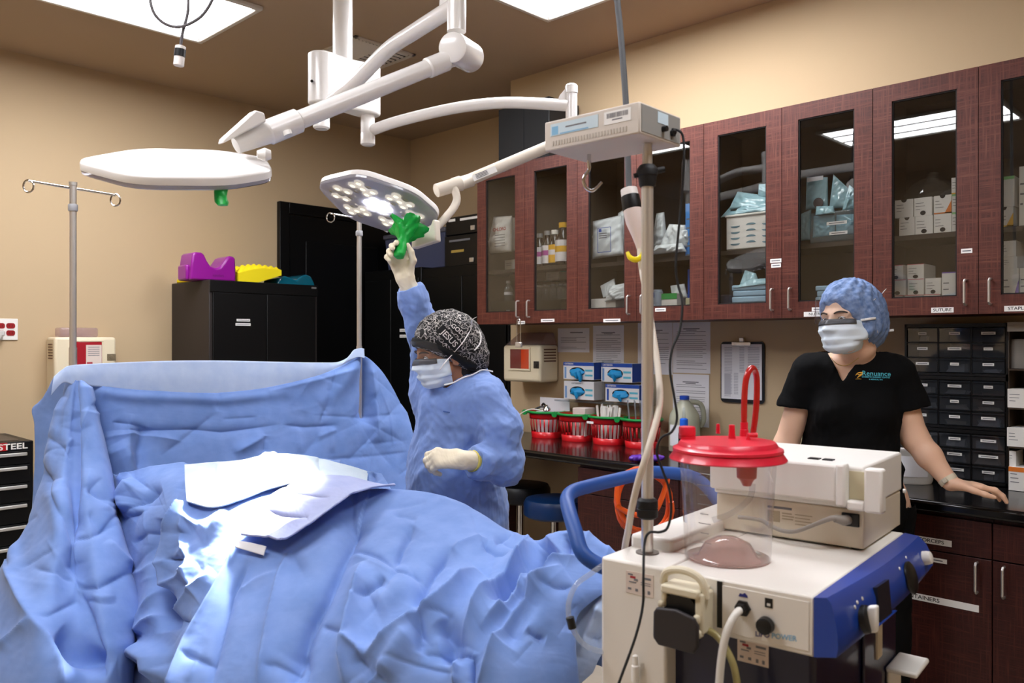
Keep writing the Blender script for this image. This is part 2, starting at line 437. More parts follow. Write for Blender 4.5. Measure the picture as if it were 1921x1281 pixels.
luminaire(2.47, 1.53, 3.137, 2.792, 'recessed ceiling light near the glass cabinets, only its corner in view', False)
luminaire(-.12, 1.50, .52, 2.80, 'ribbed ceiling light seen mirrored in the cabinet glass', True)
luminaire(.79, -.3, 2.05, .36, 'recessed ceiling light above and behind the camera', True, M_diff2)
# ceiling vent
v = thing('ceiling_vent', 'square grey louvred air vent in the brown ceiling behind the lamp column', 'vent', (2.79, 3.84, CE - .012))
x0, x1, y0, y1 = 2.585, 3.0, 3.676, 4.03
f = MB()
for a in ((x0, y0, x1, y0 + .022), (x0, y1 - .022, x1, y1), (x0, y0, x0 + .022, y1), (x1 - .022, y0, x1, y1)): f.box((a[0], a[1], CE - .010), (a[2], a[3], CE))
f.build('frame', mat('vent_paint', '#c9c2b8', .45), v, bevel=.002)
MB().box((x0 + .02, y0 + .02, CE - .003), (x1 - .02, y1 - .02, CE)).build('backing', mat('vent_dark', '#2a2522', .9), v, smooth=0)
M_lv = mat('vent_louvre_metal', '#d2ccc5', .5)
lv = MB(); lv2 = MB(); n = 8; ym = (y0 + y1) / 2; xm = (x0 + x1) / 2
for k in range(n):
    q = x0 + .03 + (xm - x0 - .04) * k / (n - 1)
    lv.prism([(q, y0 + .03, CE - .004), (q + .014, y0 + .03, CE - .011), (q + .016, y0 + .03, CE - .009), (q + .002, y0 + .03, CE - .002)], (0, y1 - y0 - .06, 0))
    q = y0 + .03 + (y1 - y0 - .06) * k / (n - 1)
    lv2.prism([(xm + .005, q, CE - .004), (xm + .005, q + .014, CE - .011), (xm + .005, q + .016, CE - .009), (xm + .005, q + .002, CE - .002)], (x1 - xm - .035, 0, 0))
lv.build('louvre', M_lv, v, smooth=0); lv2.build('louvre', M_lv, v, smooth=0)
# ================================================================ wood cabinets on the right wall
def wood(name, c1, c2, c3):
    m = bpy.data.materials.new(name); m.use_nodes = True; nt = m.node_tree; b = nt.nodes['Principled BSDF']; L = nt.links.new; N = nt.nodes.new
    tc = N('ShaderNodeTexCoord'); ns = []
    for sc in ((3, 160, 6), (3, 7, 190), (2, 2, 2)):
        mp = N('ShaderNodeMapping'); mp.inputs['Scale'].default_value = sc; L(tc.outputs['Object'], mp.inputs['Vector'])
        n = N('ShaderNodeTexNoise'); n.inputs['Scale'].default_value = 1; n.inputs['Detail'].default_value = 4; n.inputs['Roughness'].default_value = .65; L(mp.outputs[0], n.inputs['Vector']); ns.append(n)
    mx = N('ShaderNodeMath'); mx.operation = 'MAXIMUM'; L(ns[0].outputs['Fac'], mx.inputs[0]); L(ns[1].outputs['Fac'], mx.inputs[1])
    cr = N('ShaderNodeValToRGB'); e = cr.color_ramp.elements; e[0].position = .42; e[0].color = lin(c1); e[1].position = .72; e[1].color = lin(c3)
    q = e.new(.55); q.color = lin(c2); L(mx.outputs[0], cr.inputs[0]); L(cr.outputs[0], b.inputs['Base Color'])
    b.inputs['Roughness'].default_value = .42; b.inputs['Specular IOR Level'].default_value = .4
    bp = N('ShaderNodeBump'); bp.inputs['Strength'].default_value = .12; bp.inputs['Distance'].default_value = .001; L(mx.outputs[0], bp.inputs['Height']); L(bp.outputs[0], b.inputs['Normal'])
    return m
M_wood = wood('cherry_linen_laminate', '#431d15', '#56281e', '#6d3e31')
M_inner = mat('cabinet_interior', '#382f27', .6)
M_gap = mat('black_pane_gasket', '#120c0a', .7)  # black gasket lip around each cabinet glass pane
XC = 3.393; ZB, ZT = 1.574, 2.489
YS = [.508, 1.273, 2.046, 2.81, 3.584]
SHELVES = {0: [1.893], 1: [1.893], 2: [1.885], 3: [1.893]}
def bow_handle(mb, p, ax, l, out, r=.0045):
    p = Vector(p); a = Vector(ax) * l / 2; o = Vector(out)
    mb.tube([p - a, p - a + o * .7, p - a * .86 + o, p + a * .86 + o, p + a + o * .7, p + a], r, 8)
def strip(mb, x, y0, y1, z0, z1, txt=None, size=None, nx=-1):
    """label tape on a plane facing -x; y0 is the left (larger y) end"""
    mb.m0(M_label); mb.box((x - .0008, y0, z0), (x, y1, z1), M_label)
    h = abs(z1 - z0)
    if txt: mb.text((x - .0008, (y0 + y1) / 2, (z0 + z1) / 2), (0, -1, 0), (0, 0, 1), txt, size or h * .8, M_ink, bold=.01, sx=1.15)
    else: mb.box((x - .0011, y0 + (y1 - y0) * .12, (z0 + z1) / 2 - h * .13), (x - .0008, y1 - (y1 - y0) * .12, (z0 + z1) / 2 + h * .13), M_grey_ink)
CABL = ['farthest pair of glass doors, white pouch and small vials inside', 'glass doors behind the weighing scale pole, white packs inside',
        'glass doors behind the masked woman, blue wrapped pouches inside', 'rightmost pair of glass doors, suture boxes inside']
def wall_cabinet(i, y0, y1, desc):
    t = thing('wall_cabinet', 'cherry wall cabinet, ' + desc, 'cabinet', (XW - .15, (y0 + y1) / 2, ZB), 'glass fronted wall cabinets')
    g = .0015; a, b = y0 + g, y1 - g; x0, x1 = XC + .021, XW - .002
    c = MB()
    c.m0(M_wood); c.box((x0, a, ZB), (x1, a + .018, ZT)); c.box((x0, b - .018, ZB), (x1, b, ZT))
    c.box((x0, a + .018, ZT - .02), (x1, b - .018, ZT)); c.box((x0, a + .018, ZB), (x1, b - .018, ZB + .02))
    c.build('carcass', M_wood, t, smooth=0)
    k = MB().box((x1 - .008, a + .018, ZB + .02), (x1, b - .018, ZT - .02)).box((x0, a + .018, ZB + .02), (x1, a + .0195, ZT - .02)).box((x0, b - .0195, ZB + .02), (x1, b - .018, ZT - .02)).box((x0, a + .018, ZB + .02), (x1, b - .018, ZB + .022)).box((x0, a + .018, ZT - .022), (x1, b - .018, ZT - .02))
    k.build('lining', M_inner, t, smooth=0)
    for z in SHELVES[i]:
        MB().box((x0 + .03, a + .02, z - .02), (x1 - .01, b - .02, z)).build('shelf', M_inner, t, smooth=0)
    ym = (y0 + y1) / 2
    for s, (d0, d1) in enumerate(((y0 + .0015, ym - .0012), (ym + .0012, y1 - .0015))):   # s=0 nearer the camera side (smaller y)
        o = .074; zo0, zo1 = 1.6425, 2.422; st = .072
        d = MB(); d.m0(M_wood)
        d.box((XC, d0, ZB), (XC + .02, d0 + st, ZT)); d.box((XC, d1 - st, ZB), (XC + .02, d1, ZT))
        d.box((XC, d0 + st, ZB), (XC + .02, d1 - st, zo0)); d.box((XC, d0 + st, zo1), (XC + .02, d1 - st, ZT))
        w = .005
        for q in (((d0 + st, zo0), (d0 + st + w, zo1)), ((d1 - st - w, zo0), (d1 - st, zo1)), ((d0 + st, zo0), (d1 - st, zo0 + w)), ((d0 + st, zo1 - w), (d1 - st, zo1))):
            d.box((XC + .004, q[0][0], q[0][1]), (XC + .019, q[1][0], q[1][1]), M_gap)
        do = d.build('door', M_wood, t, smooth=0)
        MB().box((XC + .008, d0 + st + w, zo0 + w), (XC + .012, d1 - st - w, zo1 - w)).build('glass_pane', M_pane, do, smooth=0)
        h = MB(); yh = (d1 - .04) if s == 0 else (d0 + .04)
        bow_handle(h, (XC + .001, yh, 1.655), (0, 0, 1), .092, (-.026, 0, 0)); h.build('handle', M_steel, do)
        for (cy, z, wd, ht, tx) in LABELS.get((i, s), []):
            l = MB(); strip(l, XC, cy + wd / 2, cy - wd / 2, z - ht / 2, z + ht / 2, tx); l.build('label_strip', None, do, smooth=0)
    return t
def yc(px): return at(px, 600, x=XC)[1]
def zc(px, py): return at(px, py, x=XC)[2]
def lab(p0, p1, tx=None, ht=.017):
    return ((yc(p0[0]) + yc(p1[0])) / 2, zc((p0[0] + p1[0]) / 2, (p0[1] + p1[1]) / 2), abs(yc(p0[0]) - yc(p1[0])), ht, tx)
LABELS = {(3, 1): [lab((972, 602), (985, 608))], (3, 0): [lab((1015, 599), (1040, 603))], (2, 1): [lab((1132, 600), (1164, 602))], (2, 0): [lab((1229, 581), (1249, 581))],
          (1, 1): [lab((1445, 489), (1466, 489)), lab((1447, 498), (1465, 498))], (1, 0): [lab((1523, 580), (1552, 580)), lab((1508, 590), (1562, 588), 'NUTRIMA', .02)],
          (0, 1): [lab((1747, 582), (1789, 581), 'SUTURE', .02), lab((1803, 471), (1824, 470))], (0, 0): [lab((1884, 580), (1933, 577), 'STAPLE', .02)]}
for i in range(4): wall_cabinet(i, YS[i], YS[i + 1], CABL[3 - i])
# ---------------------------------------------------------------- worktop and base cabinets
XK = 3.088; XB = 3.112; ZK = .916
M_top = mat('black_worktop_laminate', '#0d0b0b', .16, spec=.55)
wt = MB().box((XK, -1.2, ZK - .04), (XW - .002, 3.6, ZK)).build('worktop', M_top, bevel=.012, seg=3)
tag(wt, 'long glossy black worktop along the right wall below the glass cabinets', 'worktop')
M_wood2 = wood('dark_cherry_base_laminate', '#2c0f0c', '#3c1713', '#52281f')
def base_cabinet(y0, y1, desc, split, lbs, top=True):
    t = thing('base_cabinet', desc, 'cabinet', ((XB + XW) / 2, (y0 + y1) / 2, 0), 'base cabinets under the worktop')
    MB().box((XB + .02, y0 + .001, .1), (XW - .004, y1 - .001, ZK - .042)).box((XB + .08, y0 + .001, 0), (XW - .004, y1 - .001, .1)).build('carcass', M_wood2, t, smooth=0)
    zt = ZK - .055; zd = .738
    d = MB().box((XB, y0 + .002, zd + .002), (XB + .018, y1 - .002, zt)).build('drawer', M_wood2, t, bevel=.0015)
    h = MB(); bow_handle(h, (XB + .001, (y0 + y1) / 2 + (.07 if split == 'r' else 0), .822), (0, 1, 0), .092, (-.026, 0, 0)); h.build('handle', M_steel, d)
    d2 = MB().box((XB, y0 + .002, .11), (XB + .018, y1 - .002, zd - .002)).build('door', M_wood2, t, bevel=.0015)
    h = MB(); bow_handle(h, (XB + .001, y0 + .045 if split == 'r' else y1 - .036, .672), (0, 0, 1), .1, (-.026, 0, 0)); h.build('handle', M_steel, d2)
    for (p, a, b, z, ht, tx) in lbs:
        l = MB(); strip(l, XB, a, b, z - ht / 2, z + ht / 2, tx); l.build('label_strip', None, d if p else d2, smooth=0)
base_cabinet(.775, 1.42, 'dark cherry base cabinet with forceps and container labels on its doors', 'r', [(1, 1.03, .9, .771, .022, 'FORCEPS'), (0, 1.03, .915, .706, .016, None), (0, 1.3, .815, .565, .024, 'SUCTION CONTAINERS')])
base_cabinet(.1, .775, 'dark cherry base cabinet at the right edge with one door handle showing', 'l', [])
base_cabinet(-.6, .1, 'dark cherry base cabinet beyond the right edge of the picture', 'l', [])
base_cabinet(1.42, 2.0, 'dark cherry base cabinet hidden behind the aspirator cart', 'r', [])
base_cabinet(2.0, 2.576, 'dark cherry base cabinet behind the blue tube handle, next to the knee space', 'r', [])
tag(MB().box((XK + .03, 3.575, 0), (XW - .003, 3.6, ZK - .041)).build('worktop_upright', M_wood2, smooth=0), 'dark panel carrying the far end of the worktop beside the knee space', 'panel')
# ================================================================ camera, world, exposure
cam = bpy.data.cameras.new('camera'); co = bpy.data.objects.new('camera', cam); COL.objects.link(co)
co.location = (0, 0, CZ); co.rotation_euler = (R(90), 0, -TH); cam.sensor_width = 36; cam.lens = FPX / 1921 * 36; cam.clip_start = .05
cam.dof.use_dof = True; cam.dof.focus_distance = 3.0; cam.dof.aperture_fstop = 5.0
SC.camera = co
w = bpy.data.worlds.new('world'); SC.world = w; w.use_nodes = True; w.node_tree.nodes['Background'].inputs[0].default_value = (.05, .05, .05, 1); w.node_tree.nodes['Background'].inputs[1].default_value = 0
SC.view_settings.view_transform = 'Standard'; SC.view_settings.look = 'None'; SC.view_settings.gamma = 1; SC.view_settings.exposure = 0
try:
    SC.cycles.use_denoising = True; SC.cycles.max_bounces = 8; SC.cycles.transparent_max_bounces = 24; SC.cycles.caustics_reflective = False; SC.cycles.caustics_refractive = False; SC.cycles.sample_clamp_indirect = 6
except Exception: pass
# ================================================================ twin surgical lights
M_lampw = mat('lamp_white_enamel', '#f1eeea', .25, coat=.3)
M_rim = glassy('lamp_clear_rim', '#e2e0e4', 1.5, .08, 1.2, .5, '#dcdae0')
M_lensp = mat('lamp_lens_plate', '#d6d4d8', .35)
M_led = emitter('lit_led_lens', '#fff4dc', 1.3)
M_ledb = emitter('bright_led_lens', '#f4f6ff', 14)
M_ledoff = mat('dim_led_lens', '#c9bea6', .2, .3)
M_green = mat('green_handle_cover', '#08a63e', .38, bump=(60, .5, .004), sub=.0)
def frame_at(px, py, d, roll, tilt):
    """plate frame at a point: normal = image-up rolled by roll (clockwise) and leant by tilt towards (+) the camera"""
    c = at(px, py, d=d); v = (Vector((0, 0, CZ)) - c).normalized(); r = v.cross(Vector((0, 0, 1))).normalized() * -1; u = r.cross(v) * -1
    if u.z < 0: u = -u
    a = R(roll); n = (u * math.cos(a) + r * math.sin(a)) * math.cos(tilt) + v * math.sin(tilt)
    ax = (r * math.cos(a) - u * math.sin(a)); ax = (ax - n * ax.dot(n)).normalized()
    return c, n.normalized(), ax, n.cross(ax).normalized()
def head_outline(L, W):
    pts = []
    base = [(-.5, -.07), (-.22, -.5), (.24, -.5), (.5, -.24), (.5, .24), (.24, .5), (-.22, .5), (-.5, .07)]
    P = [Vector((x * L, y * W, 0)) for x, y in base]; n = len(P); r = .30
    for i in range(n):
        a, b, c = P[i - 1], P[i], P[(i + 1) % n]
        p, q = b + (a - b) * r, b + (c - b) * r
        for k in range(7):
            t = k / 6; pts.append(p * (1 - t) ** 2 + b * 2 * t * (1 - t) + q * t * t)
    return [(p.x, p.y) for p in pts]
def lamp_head(parent, c, n, ax, bx, L, W, lit):
    ol = head_outline(L, W)
    def ring(s, h, dx=0): return [c + ax * (x * s) + bx * (y * s) + n * h for x, y in ol]
    hd = MB().loft([ring(1.0, -.014), ring(1.0, .002), ring(.992, .006), ring(.97, .009), ring(.80, .013), ring(.45, .016), ring(.1, .017)])
    ho = hd.build('lamp_head', M_lampw, parent, smooth=50)
    MB().loft([ring(.975, -.026), ring(.992, -.023), ring(.997, -.015), ring(.96, -.015)]).build('clear_rim', M_rim, ho, smooth=40)
    MB().loft([ring(.94, -.019), ring(.955, -.018), ring(.955, -.014), ring(.1, -.014)]).build('lens_plate', M_lensp, ho, smooth=40)
    cl = [(-.31, .0), (-.155, .25), (-.155, -.25), (0, 0), (.155, .25), (.155, -.25), (.31, 0)]
    for k, (cx, cy) in enumerate(cl):
        m = MB()
        for j in range(7):
            a = R(60 * j); rr = 0 if j == 6 else .038
            p = c + ax * (cx * L + rr * math.cos(a)) + bx * (cy * W + rr * math.sin(a)) - n * .0205
            hot = lit and k == 3
            mm = M_ledb if hot else (M_led if lit and (j * 2 + k) % 3 else M_ledoff)
            m.m0(M_led); m.lathe(p + n * .002, -n, [(0, .0195), (.004, .0185), (.0075, .011), (.009, .001)], 12, mm)
        m.build('led_cluster', None, ho, smooth=40)
    return ho
# ---- ceiling mount
c0 = at(643, 60, d=3.48); lx = at(603, 150, d=3.40); rx = at(690, 160, d=3.56)
t = thing('light_mount', 'white ceiling column with wide hub carrying both surgical lights', 'lamp mount', (c0.x, c0.y, CE - .02))
m = MB().cyl((c0.x, c0.y, 2.5), (c0.x, c0.y, CE - .02), .041, n=40).lathe((c0.x, c0.y, CE), (0, 0, -1), [(0, .12), (.03, .12), (.05, .09), (.05, .042)], 40)
m.build('ceiling_column', M_lampw, t)
zt, zb = 2.655, 2.445
m = MB(); a = Vector((lx.x, lx.y, 0)); b = Vector((rx.x, rx.y, 0)); u = (b - a).normalized(); p = Vector((-u.y, u.x, 0)); r = .054
ol = []
for k in range(17): q = math.pi / 2 + math.pi * k / 16; ol.append(a + u * (r * math.cos(q)) + p * (r * math.sin(q)))
l = (b - a).length
for k in range(9): ol.append(a + u * (l * (k + 1) / 10) - p * (r * (.72 + .28 * abs(k - 4) / 4.5)))
for k in range(17): q = -math.pi / 2 + math.pi * k / 16; ol.append(b + u * (r * math.cos(q)) + p * (r * math.sin(q)))
for k in range(9): ol.append(b - u * (l * (k + 1) / 10) + p * (r * (.72 + .28 * abs(k - 4) / 4.5)))
m.prism([q + Vector((0, 0, zb)) for q in ol], (0, 0, zt - zb)); hubo = m.build('hub', M_lampw, t, bevel=.008, seg=3)
sc_ = lx + (Vector((0, 0, CZ + .5)) - lx).normalized() * .0
MB().cyl(at(585, 152, d=3.35), at(585, 152, d=3.33), .006, n=10).build('screw', M_black, hubo)
# ---- left light (near one, seen from above)
sa = Vector((lx.x, lx.y, 0))
t = thing('surgical_light', 'white surgical light on the left, its head seen from above over the blue screen', 'surgical light', (lx.x, lx.y, 2.33), 'surgical lights')
MB().cyl((lx.x, lx.y, 2.36), (lx.x, lx.y, zb - .001), .033).lathe((lx.x, lx.y, 2.345), (0, 0, 1), [(0, .026), (.006, .034), (.045, .034), (.05, .031)]).build('spindle', M_lampw, t)
kn = at(866, 92, d=2.62); tu = Vector((kn.x, kn.y, 0))
top = at(851, -40, d=2.64); top = Vector((kn.x - .018, kn.y + .004, 2.60))
a0 = Vector((lx.x, lx.y, 2.415)); a1 = Vector((top.x, top.y, 2.535))
d_ = (a1 - a0)
MB().tube([a0, a0 + d_ * .12 + Vector((0, 0, .012)), a0 + d_ * .3 + Vector((0, 0, .012)), a0 + d_ * .55 + Vector((0, 0, .035)), a0 + d_ * .75 + Vector((0, 0, .022)), a1], .0265, 20, smooth=6).build('swivel_arm', M_lampw, t)
m = MB().cyl((top.x, top.y, 2.45), (top.x, top.y, 2.72), .030, n=28)
m.plate(a1 - d_.normalized() * .075 + Vector((0, 0, .0)), d_.normalized(), (0, 0, 1), [(0, 0), (.075, 0), (.075, .16), (.05, .165), (.02, .12)], .02)
m.build('drop_tube', M_lampw, t)
k0 = at(848, 88, d=2.55); k1 = at(882, 108, d=2.70)
ka = (k1 - k0).normalized()
MB().lathe(k0, ka, [(0, .040), (.004, .046), (.012, .0475), ((k1 - k0).length, .0475), ((k1 - k0).length + .012, .043), ((k1 - k0).length + .016, .03)], 36).build('knuckle', M_lampw, t)
e0 = at(852, 108, d=2.6); e1 = at(530, 238, d=2.30); e2 = at(455, 272, d=2.23)
MB().tube([e0, e0.lerp(e1, .5), e1], .0262, 24).build('spring_arm', M_lampw, t)
dv = (e1 - e0).normalized()
MB().lathe(e0 + dv * .03, dv, [(0, .027), (.005, .031), (.075, .031), (.08, .027)], 28).build('arm_collar', M_lampw, t)
m = MB().lathe(e1 - dv * .055, dv, [(0, .027), (.006, .034), (.10, .0345), (.106, .03), (.20, .022)], 28)
m.cyl(at(538, 246, d=2.28), at(541, 254, d=2.28), .013, n=18); m.build('arm_sleeve', M_lampw, t)
c, n, ax, bx = frame_at(335, 309, 2.15, -3.5, .178)
ho = lamp_head(t, c, n, ax, bx, .458, .40, False)
m = MB(); q0 = at(410, 268, d=2.22); q1 = at(478, 240, d=2.27)
m.plate(at(408, 272, d=2.2), (q1 - q0).normalized(), (bx * .25 + n).normalized(), [(0, 0), (.13, .01), (.125, .035), (.1, .05), (.005, .012)], .05)
m.build('head_bracket', M_lampw, t, bevel=.004)
m = MB().lathe(at(497, 290, d=2.16), ax, [(-.02, .01), (.0, .018), (.015, .012)], 16); m.build('head_pivot', M_lampw, t)
# green cover hanging under the head
g0 = at(414, 338, d=2.06); g1 = at(416, 385, d=2.03)
def wob(p, k): return p + Vector((math.sin(k * 7.1), math.cos(k * 5.3), 0)) * .002
rg = []
for i in range(9):
    s_ = i / 8; q = g0.lerp(g1, s_); w_ = .0185 * (1 - .18 * math.sin(s_ * 3.1)) if s_ < .98 else .012
    rg.append([wob(q + RGT * (w_ * math.cos(2 * math.pi * k / 16)) + FWD * (.012 * math.sin(2 * math.pi * k / 16)), i + k) for k in range(16)])
plab(MB().loft(rg).build('handle_cover', M_green, ho, smooth=60), 'green sterile handle cover')
# ---- right light (far one, underside lit)
t = thing('surgical_light', 'lit surgical light whose green covered handle the gowned person grips', 'surgical light', (rx.x, rx.y, 2.3), 'surgical lights')
MB().cyl((rx.x, rx.y, 2.33), (rx.x, rx.y, zb - .001), .030).lathe((rx.x, rx.y, 2.315), (0, 0, 1), [(0, .022), (.006, .031), (.05, .031), (.055, .028)]).build('spindle', M_lampw, t)
pts = [Vector((rx.x, rx.y, 2.375))] + [at(*q) for q in ((735, 231, None, None, None, 3.53), (800, 214, None, None, None, 3.5), (870, 200, None, None, None, 3.46), (940, 193, None, None, None, 3.42), (1000, 194, None, None, None, 3.38), (1066, 198, None, None, None, 3.35))]
MB().tube(pts, .0235, 20, smooth=6).build('swivel_arm', M_lampw, t)
j = at(1072, 190, d=3.35)
m = MB().lathe((j.x, j.y, j.z - .16), (0, 0, 1), [(0, .02), (.004, .024), (.19, .024), (.192, .026), (.222, .026), (.228, .02)], 24)
m.plate(at(1046, 190, d=3.36), RGT, (0, 0, 1), [(0, 0), (.055, -.005), (.055, .05), (.03, .045), (.008, .02)], .02)
m.build('joint_post', M_lampw, t)
f0 = at(1078, 254, d=3.32); f1 = at(872, 341, d=3.22)
df = (f1 - f0).normalized()
M_cream = mat('aged_lamp_plastic', '#e2d8c8', .35)
MB().tube([f0, f1], .0235, 20).build('spring_arm', M_cream, t)
m = MB(); st = at(905, 327, d=3.21) - FWD * .0240
m.m0(M_label); m.plate(at(888, 337, d=3.2) - FWD * .024, -df, (df.cross(FWD)).normalized() * 1, [(0, -.012), (.1, -.012), (.1, .012), (0, .012)], .0008, M_label)
for k in range(4): m.plate(at(890, 335, d=3.2) - FWD * .0252 - df * .008, -df, (df.cross(FWD)).normalized(), [(0, -.008 + k * .005), (.05, -.008 + k * .005), (.05, -.006 + k * .005), (0, -.006 + k * .005)], .0005, M_grey_ink)
m.build('arm_sticker', None, t, smooth=0)
j0 = at(817, 358, d=3.16); j1 = at(880, 339, d=3.22)
m = MB().lathe(j0, (j1 - j0), [(0, .020), (.004, .026), (.075, .027), (.08, .029), (.11, .0295), (.115, .026), (.16, .0255)], 28); m.build('arm_joint', M_cream, t)
el = [at(852, 352, d=3.18), at(857, 372, d=3.18), at(852, 388, d=3.17), at(838, 406, d=3.15), at(822, 423, d=3.13), at(806, 432, d=3.11), at(790, 438, d=3.10)]
MB().tube(el, .0155, 18, smooth=5).build('yoke', M_cream, t)
c, n, ax, bx = frame_at(712, 377, 3.15, 17.5, -.44)
ho = lamp_head(t, c, n, ax, bx, .455, .40, True)
m = MB(); m.plate(at(782, 446, d=3.12), (at(832, 427, d=3.06) - at(782, 446, d=3.12)).normalized(), (0, 0, 1), [(0, -.045), (.115, -.05), (.11, .03), (.1, .035), (.08, .0), (0, -.015)], .035)
m.build('head_bracket', M_cream, t, bevel=.005)
# handle with crumpled green cover
hb = at(764, 428, d=3.0); hd_ = (at(748, 480, d=2.93) - hb).normalized()
MB().cyl(hb - hd_ * .05, hb + hd_ * .02, .02).build('handle_socket', M_black, ho)
u, w_, _ = basis(hd_); rg = []; rnd = random.Random(3)
L_ = (at(748, 484, d=2.93) - hb).length
for i in range(22):
    s_ = i / 21; h = -.012 + (L_ + .012) * s_
    if s_ < .5: rr = .046 * (1 - s_ / .5) ** 1.2 + .0195
    else: rr = .0195
    if i == 21: rr = .012
    rg.append([hb + hd_ * (h + (.012 * math.sin(3 * a) * (1 - s_ / .5) if s_ < .5 else 0)) + (u * math.cos(a) + w_ * math.sin(a)) * rr * (1 + (.20 * math.sin(5 * a + i * .4) + .12 * math.sin(9 * a - i) + rnd.uniform(-.05, .05)) * max(0, 1 - s_ / .55) + .04 * math.sin(6 * a + i)) for a in [2 * math.pi * k / 40 for k in range(40)]])
plab(MB().loft(rg).build('handle_cover', M_green, ho, smooth=50), 'green crumpled sterile handle cover')
HANDLE = (hb, hd_, L_)
# the beam of the lit head
sp = bpy.data.lights.new('surgical_beam', 'SPOT'); so = bpy.data.objects.new('surgical_beam', sp); COL.objects.link(so)
so.location = c - n * .04
tgt = at(432, 955, d=2.45); so.rotation_euler = (tgt - so.location).to_track_quat('-Z', 'Y').to_euler()
sp.energy = 2600; sp.spot_size = R(17.5); sp.spot_blend = .7; sp.shadow_soft_size = .1; sp.color = (1, .97, .95)
# ================================================================ hanging power cords
M_cord = mat('dark_grey_cord', '#4a4446', .5)
t = thing('hanging_power_lead', 'dark looped cord with black and white connector hanging under the left ceiling light', 'power cord', at(336, 60, d=2.3))
d = 2.35
P = [at(352, -60, d=d + .02), at(353, 0, d=d), at(352, 25, d=d), at(343, 60, d=d), at(338, 90, d=d)]
P2 = [at(280, -40, d=d - .02), at(284, 12, d=d - .02), at(300, 38, d=d - .015), at(325, 50, d=d - .01), at(350, 47, d=d - .01), at(378, 30, d=d + .0), at(398, 0, d=d), at(408, -40, d=d)]
P3 = [at(408, -40, d=d), at(400, -130, d=d + .03), Vector((at(380, -150, d=d).x, at(380, -150, d=d).y, CE))]
P4 = [at(352, -60, d=d + .02), at(330, -120, d=d), at(295, -100, d=d - .02), at(280, -40, d=d - .02)]
MB().tube(P3[::-1] + P2[::-1][1:] + P4[::-1][1:] + P[1:], .0045, 10, smooth=6).build('cord', M_cord, t)
e0, e1 = at(339, 86, d=d), at(335, 124, d=d); ev = (e1 - e0); el_ = ev.length
m = MB(); M_conn = mat('connector_white', '#e6dfda', .4); m.m0(M_conn)
m.lathe(e0, ev, [(0, .010), (.002, .0145), (.012, .0145)], 20, M_conn); m.lathe(e0 + ev.normalized() * .010, ev, [(0, .0155), (.022, .0155)], 20, M_black); m.lathe(e0 + ev.normalized() * .031, ev, [(0, .0145), (el_ - .033, .0145), (el_ - .031, .012)], 20, M_conn)
m.build('connector', None, t)
t = thing('hanging_power_lead', 'grey drop cord with white plug hanging beside the scale pole, yellow band on it', 'power cord', at(1180, 300, d=1.95))
d = 1.98
pc = [Vector((at(1150, -170, d=d).x, at(1150, -170, d=d).y, CE)), at(1155, -60, d=d), at(1158, 0, d=d), at(1165, 70, d=d), at(1174, 190, d=d), at(1177, 280, d=d), at(1180, 352, d=d)]
MB().tube(pc, .0075, 12, smooth=6).build('cord', mat('grey_cord', '#5c5f63', .5), t)
m = MB(); c0_, c1_ = at(1179, 352, d=d), at(1201, 470, d=d - .03); cv = c1_ - c0_; cl_ = cv.length; M_plugw = mat('pink_white_plug', '#e3d3cb', .4); m.m0(M_conn)
m.lathe(c0_, cv, [(0, .010), (.004, .02), (.022, .021)], 24, M_conn); m.lathe(c0_ + cv * .14, cv, [(0, .022), (cl_ * .2, .0235), (cl_ * .22, .0225)], 24, M_black)
m.build('connector', None, t)
m = MB().lathe(c0_ + cv * .35, cv, [(0, .0225), (cl_ * .2, .0215), (cl_ * .42, .013), (cl_ * .55, .009), (cl_ * .62, .0075)], 24); m.build('plug', M_plugw, t)
M_yel = mat('yellow_tag_band', '#f2dc06', .4)
m = MB().tube([at(1177, 473, d=d - .05), at(1182, 483, d=d - .055), at(1193, 487, d=d - .06), at(1203, 481, d=d - .05), at(1206, 474, d=d - .04)], [.004, .006, .007, .006, .005], 10, smooth=5)
m.build('yellow_band', M_yel, t)
M_wcable = mat('cream_cable', '#d8cdbd', .45)
wc = [c1_ + cv * -.03, at(1204, 505, d=1.93), at(1214, 560, d=1.88), at(1224, 620, d=1.82), at(1234, 690, d=1.775), at(1237, 760, d=1.725), at(1217, 840, d=1.685), at(1198, 900, d=1.69), at(1185, 955, d=1.72), at(1179, 992, d=1.76), at(1172, 1030, d=1.80), at(1168, 1090, d=1.82), at(1166, 1200, d=1.82)]
MB().tube(wc, .0072, 12, smooth=6).build('cable', M_wcable, t)
# ================================================================ aspirator cart in the foreground
CA = R(5.5); CO = Vector((1.389, .621, 0))
MC = Matrix.Translation(CO) @ Matrix.Rotation(CA, 4, 'Z')
MCI = MC.inverted()
def lc(px, py, x=None, y=None, z=None):
    o = MCI @ Vector((0, 0, CZ)); r = MCI.to_3x3() @ (at(px, py, d=1) - Vector((0, 0, CZ)))
    t = (x - o.x) / r.x if x is not None else (y - o.y) / r.y if y is not None else (z - o.z) / r.z
    return o + r * t
def CB(): return MB(MC)
M_cart = mat('cart_white_paint', '#e8e3da', .38)
M_navy = mat('cart_navy_panel', '#0b0f33', .3, coat=.3)
M_blue = mat('console_blue', '#1c419c', .32, coat=.2)
M_hblue = mat('handle_blue_foam', '#1d4a94', .5)
M_gum = mat('cart_cream_pump', '#d9d0b6', .4)
M_dgrey = mat('cart_dark_grey_flap', '#2b2729', .45)
t = thing('aspirator_cart', 'white and navy wheeled suction cart in the right foreground with a blue console', 'medical cart', MC @ Vector((.3, .21, 0)))
b = CB().box((.04, .012, .09), (.60, .30, .925)); b.build('lower_body', M_navy, t, bevel=.01)
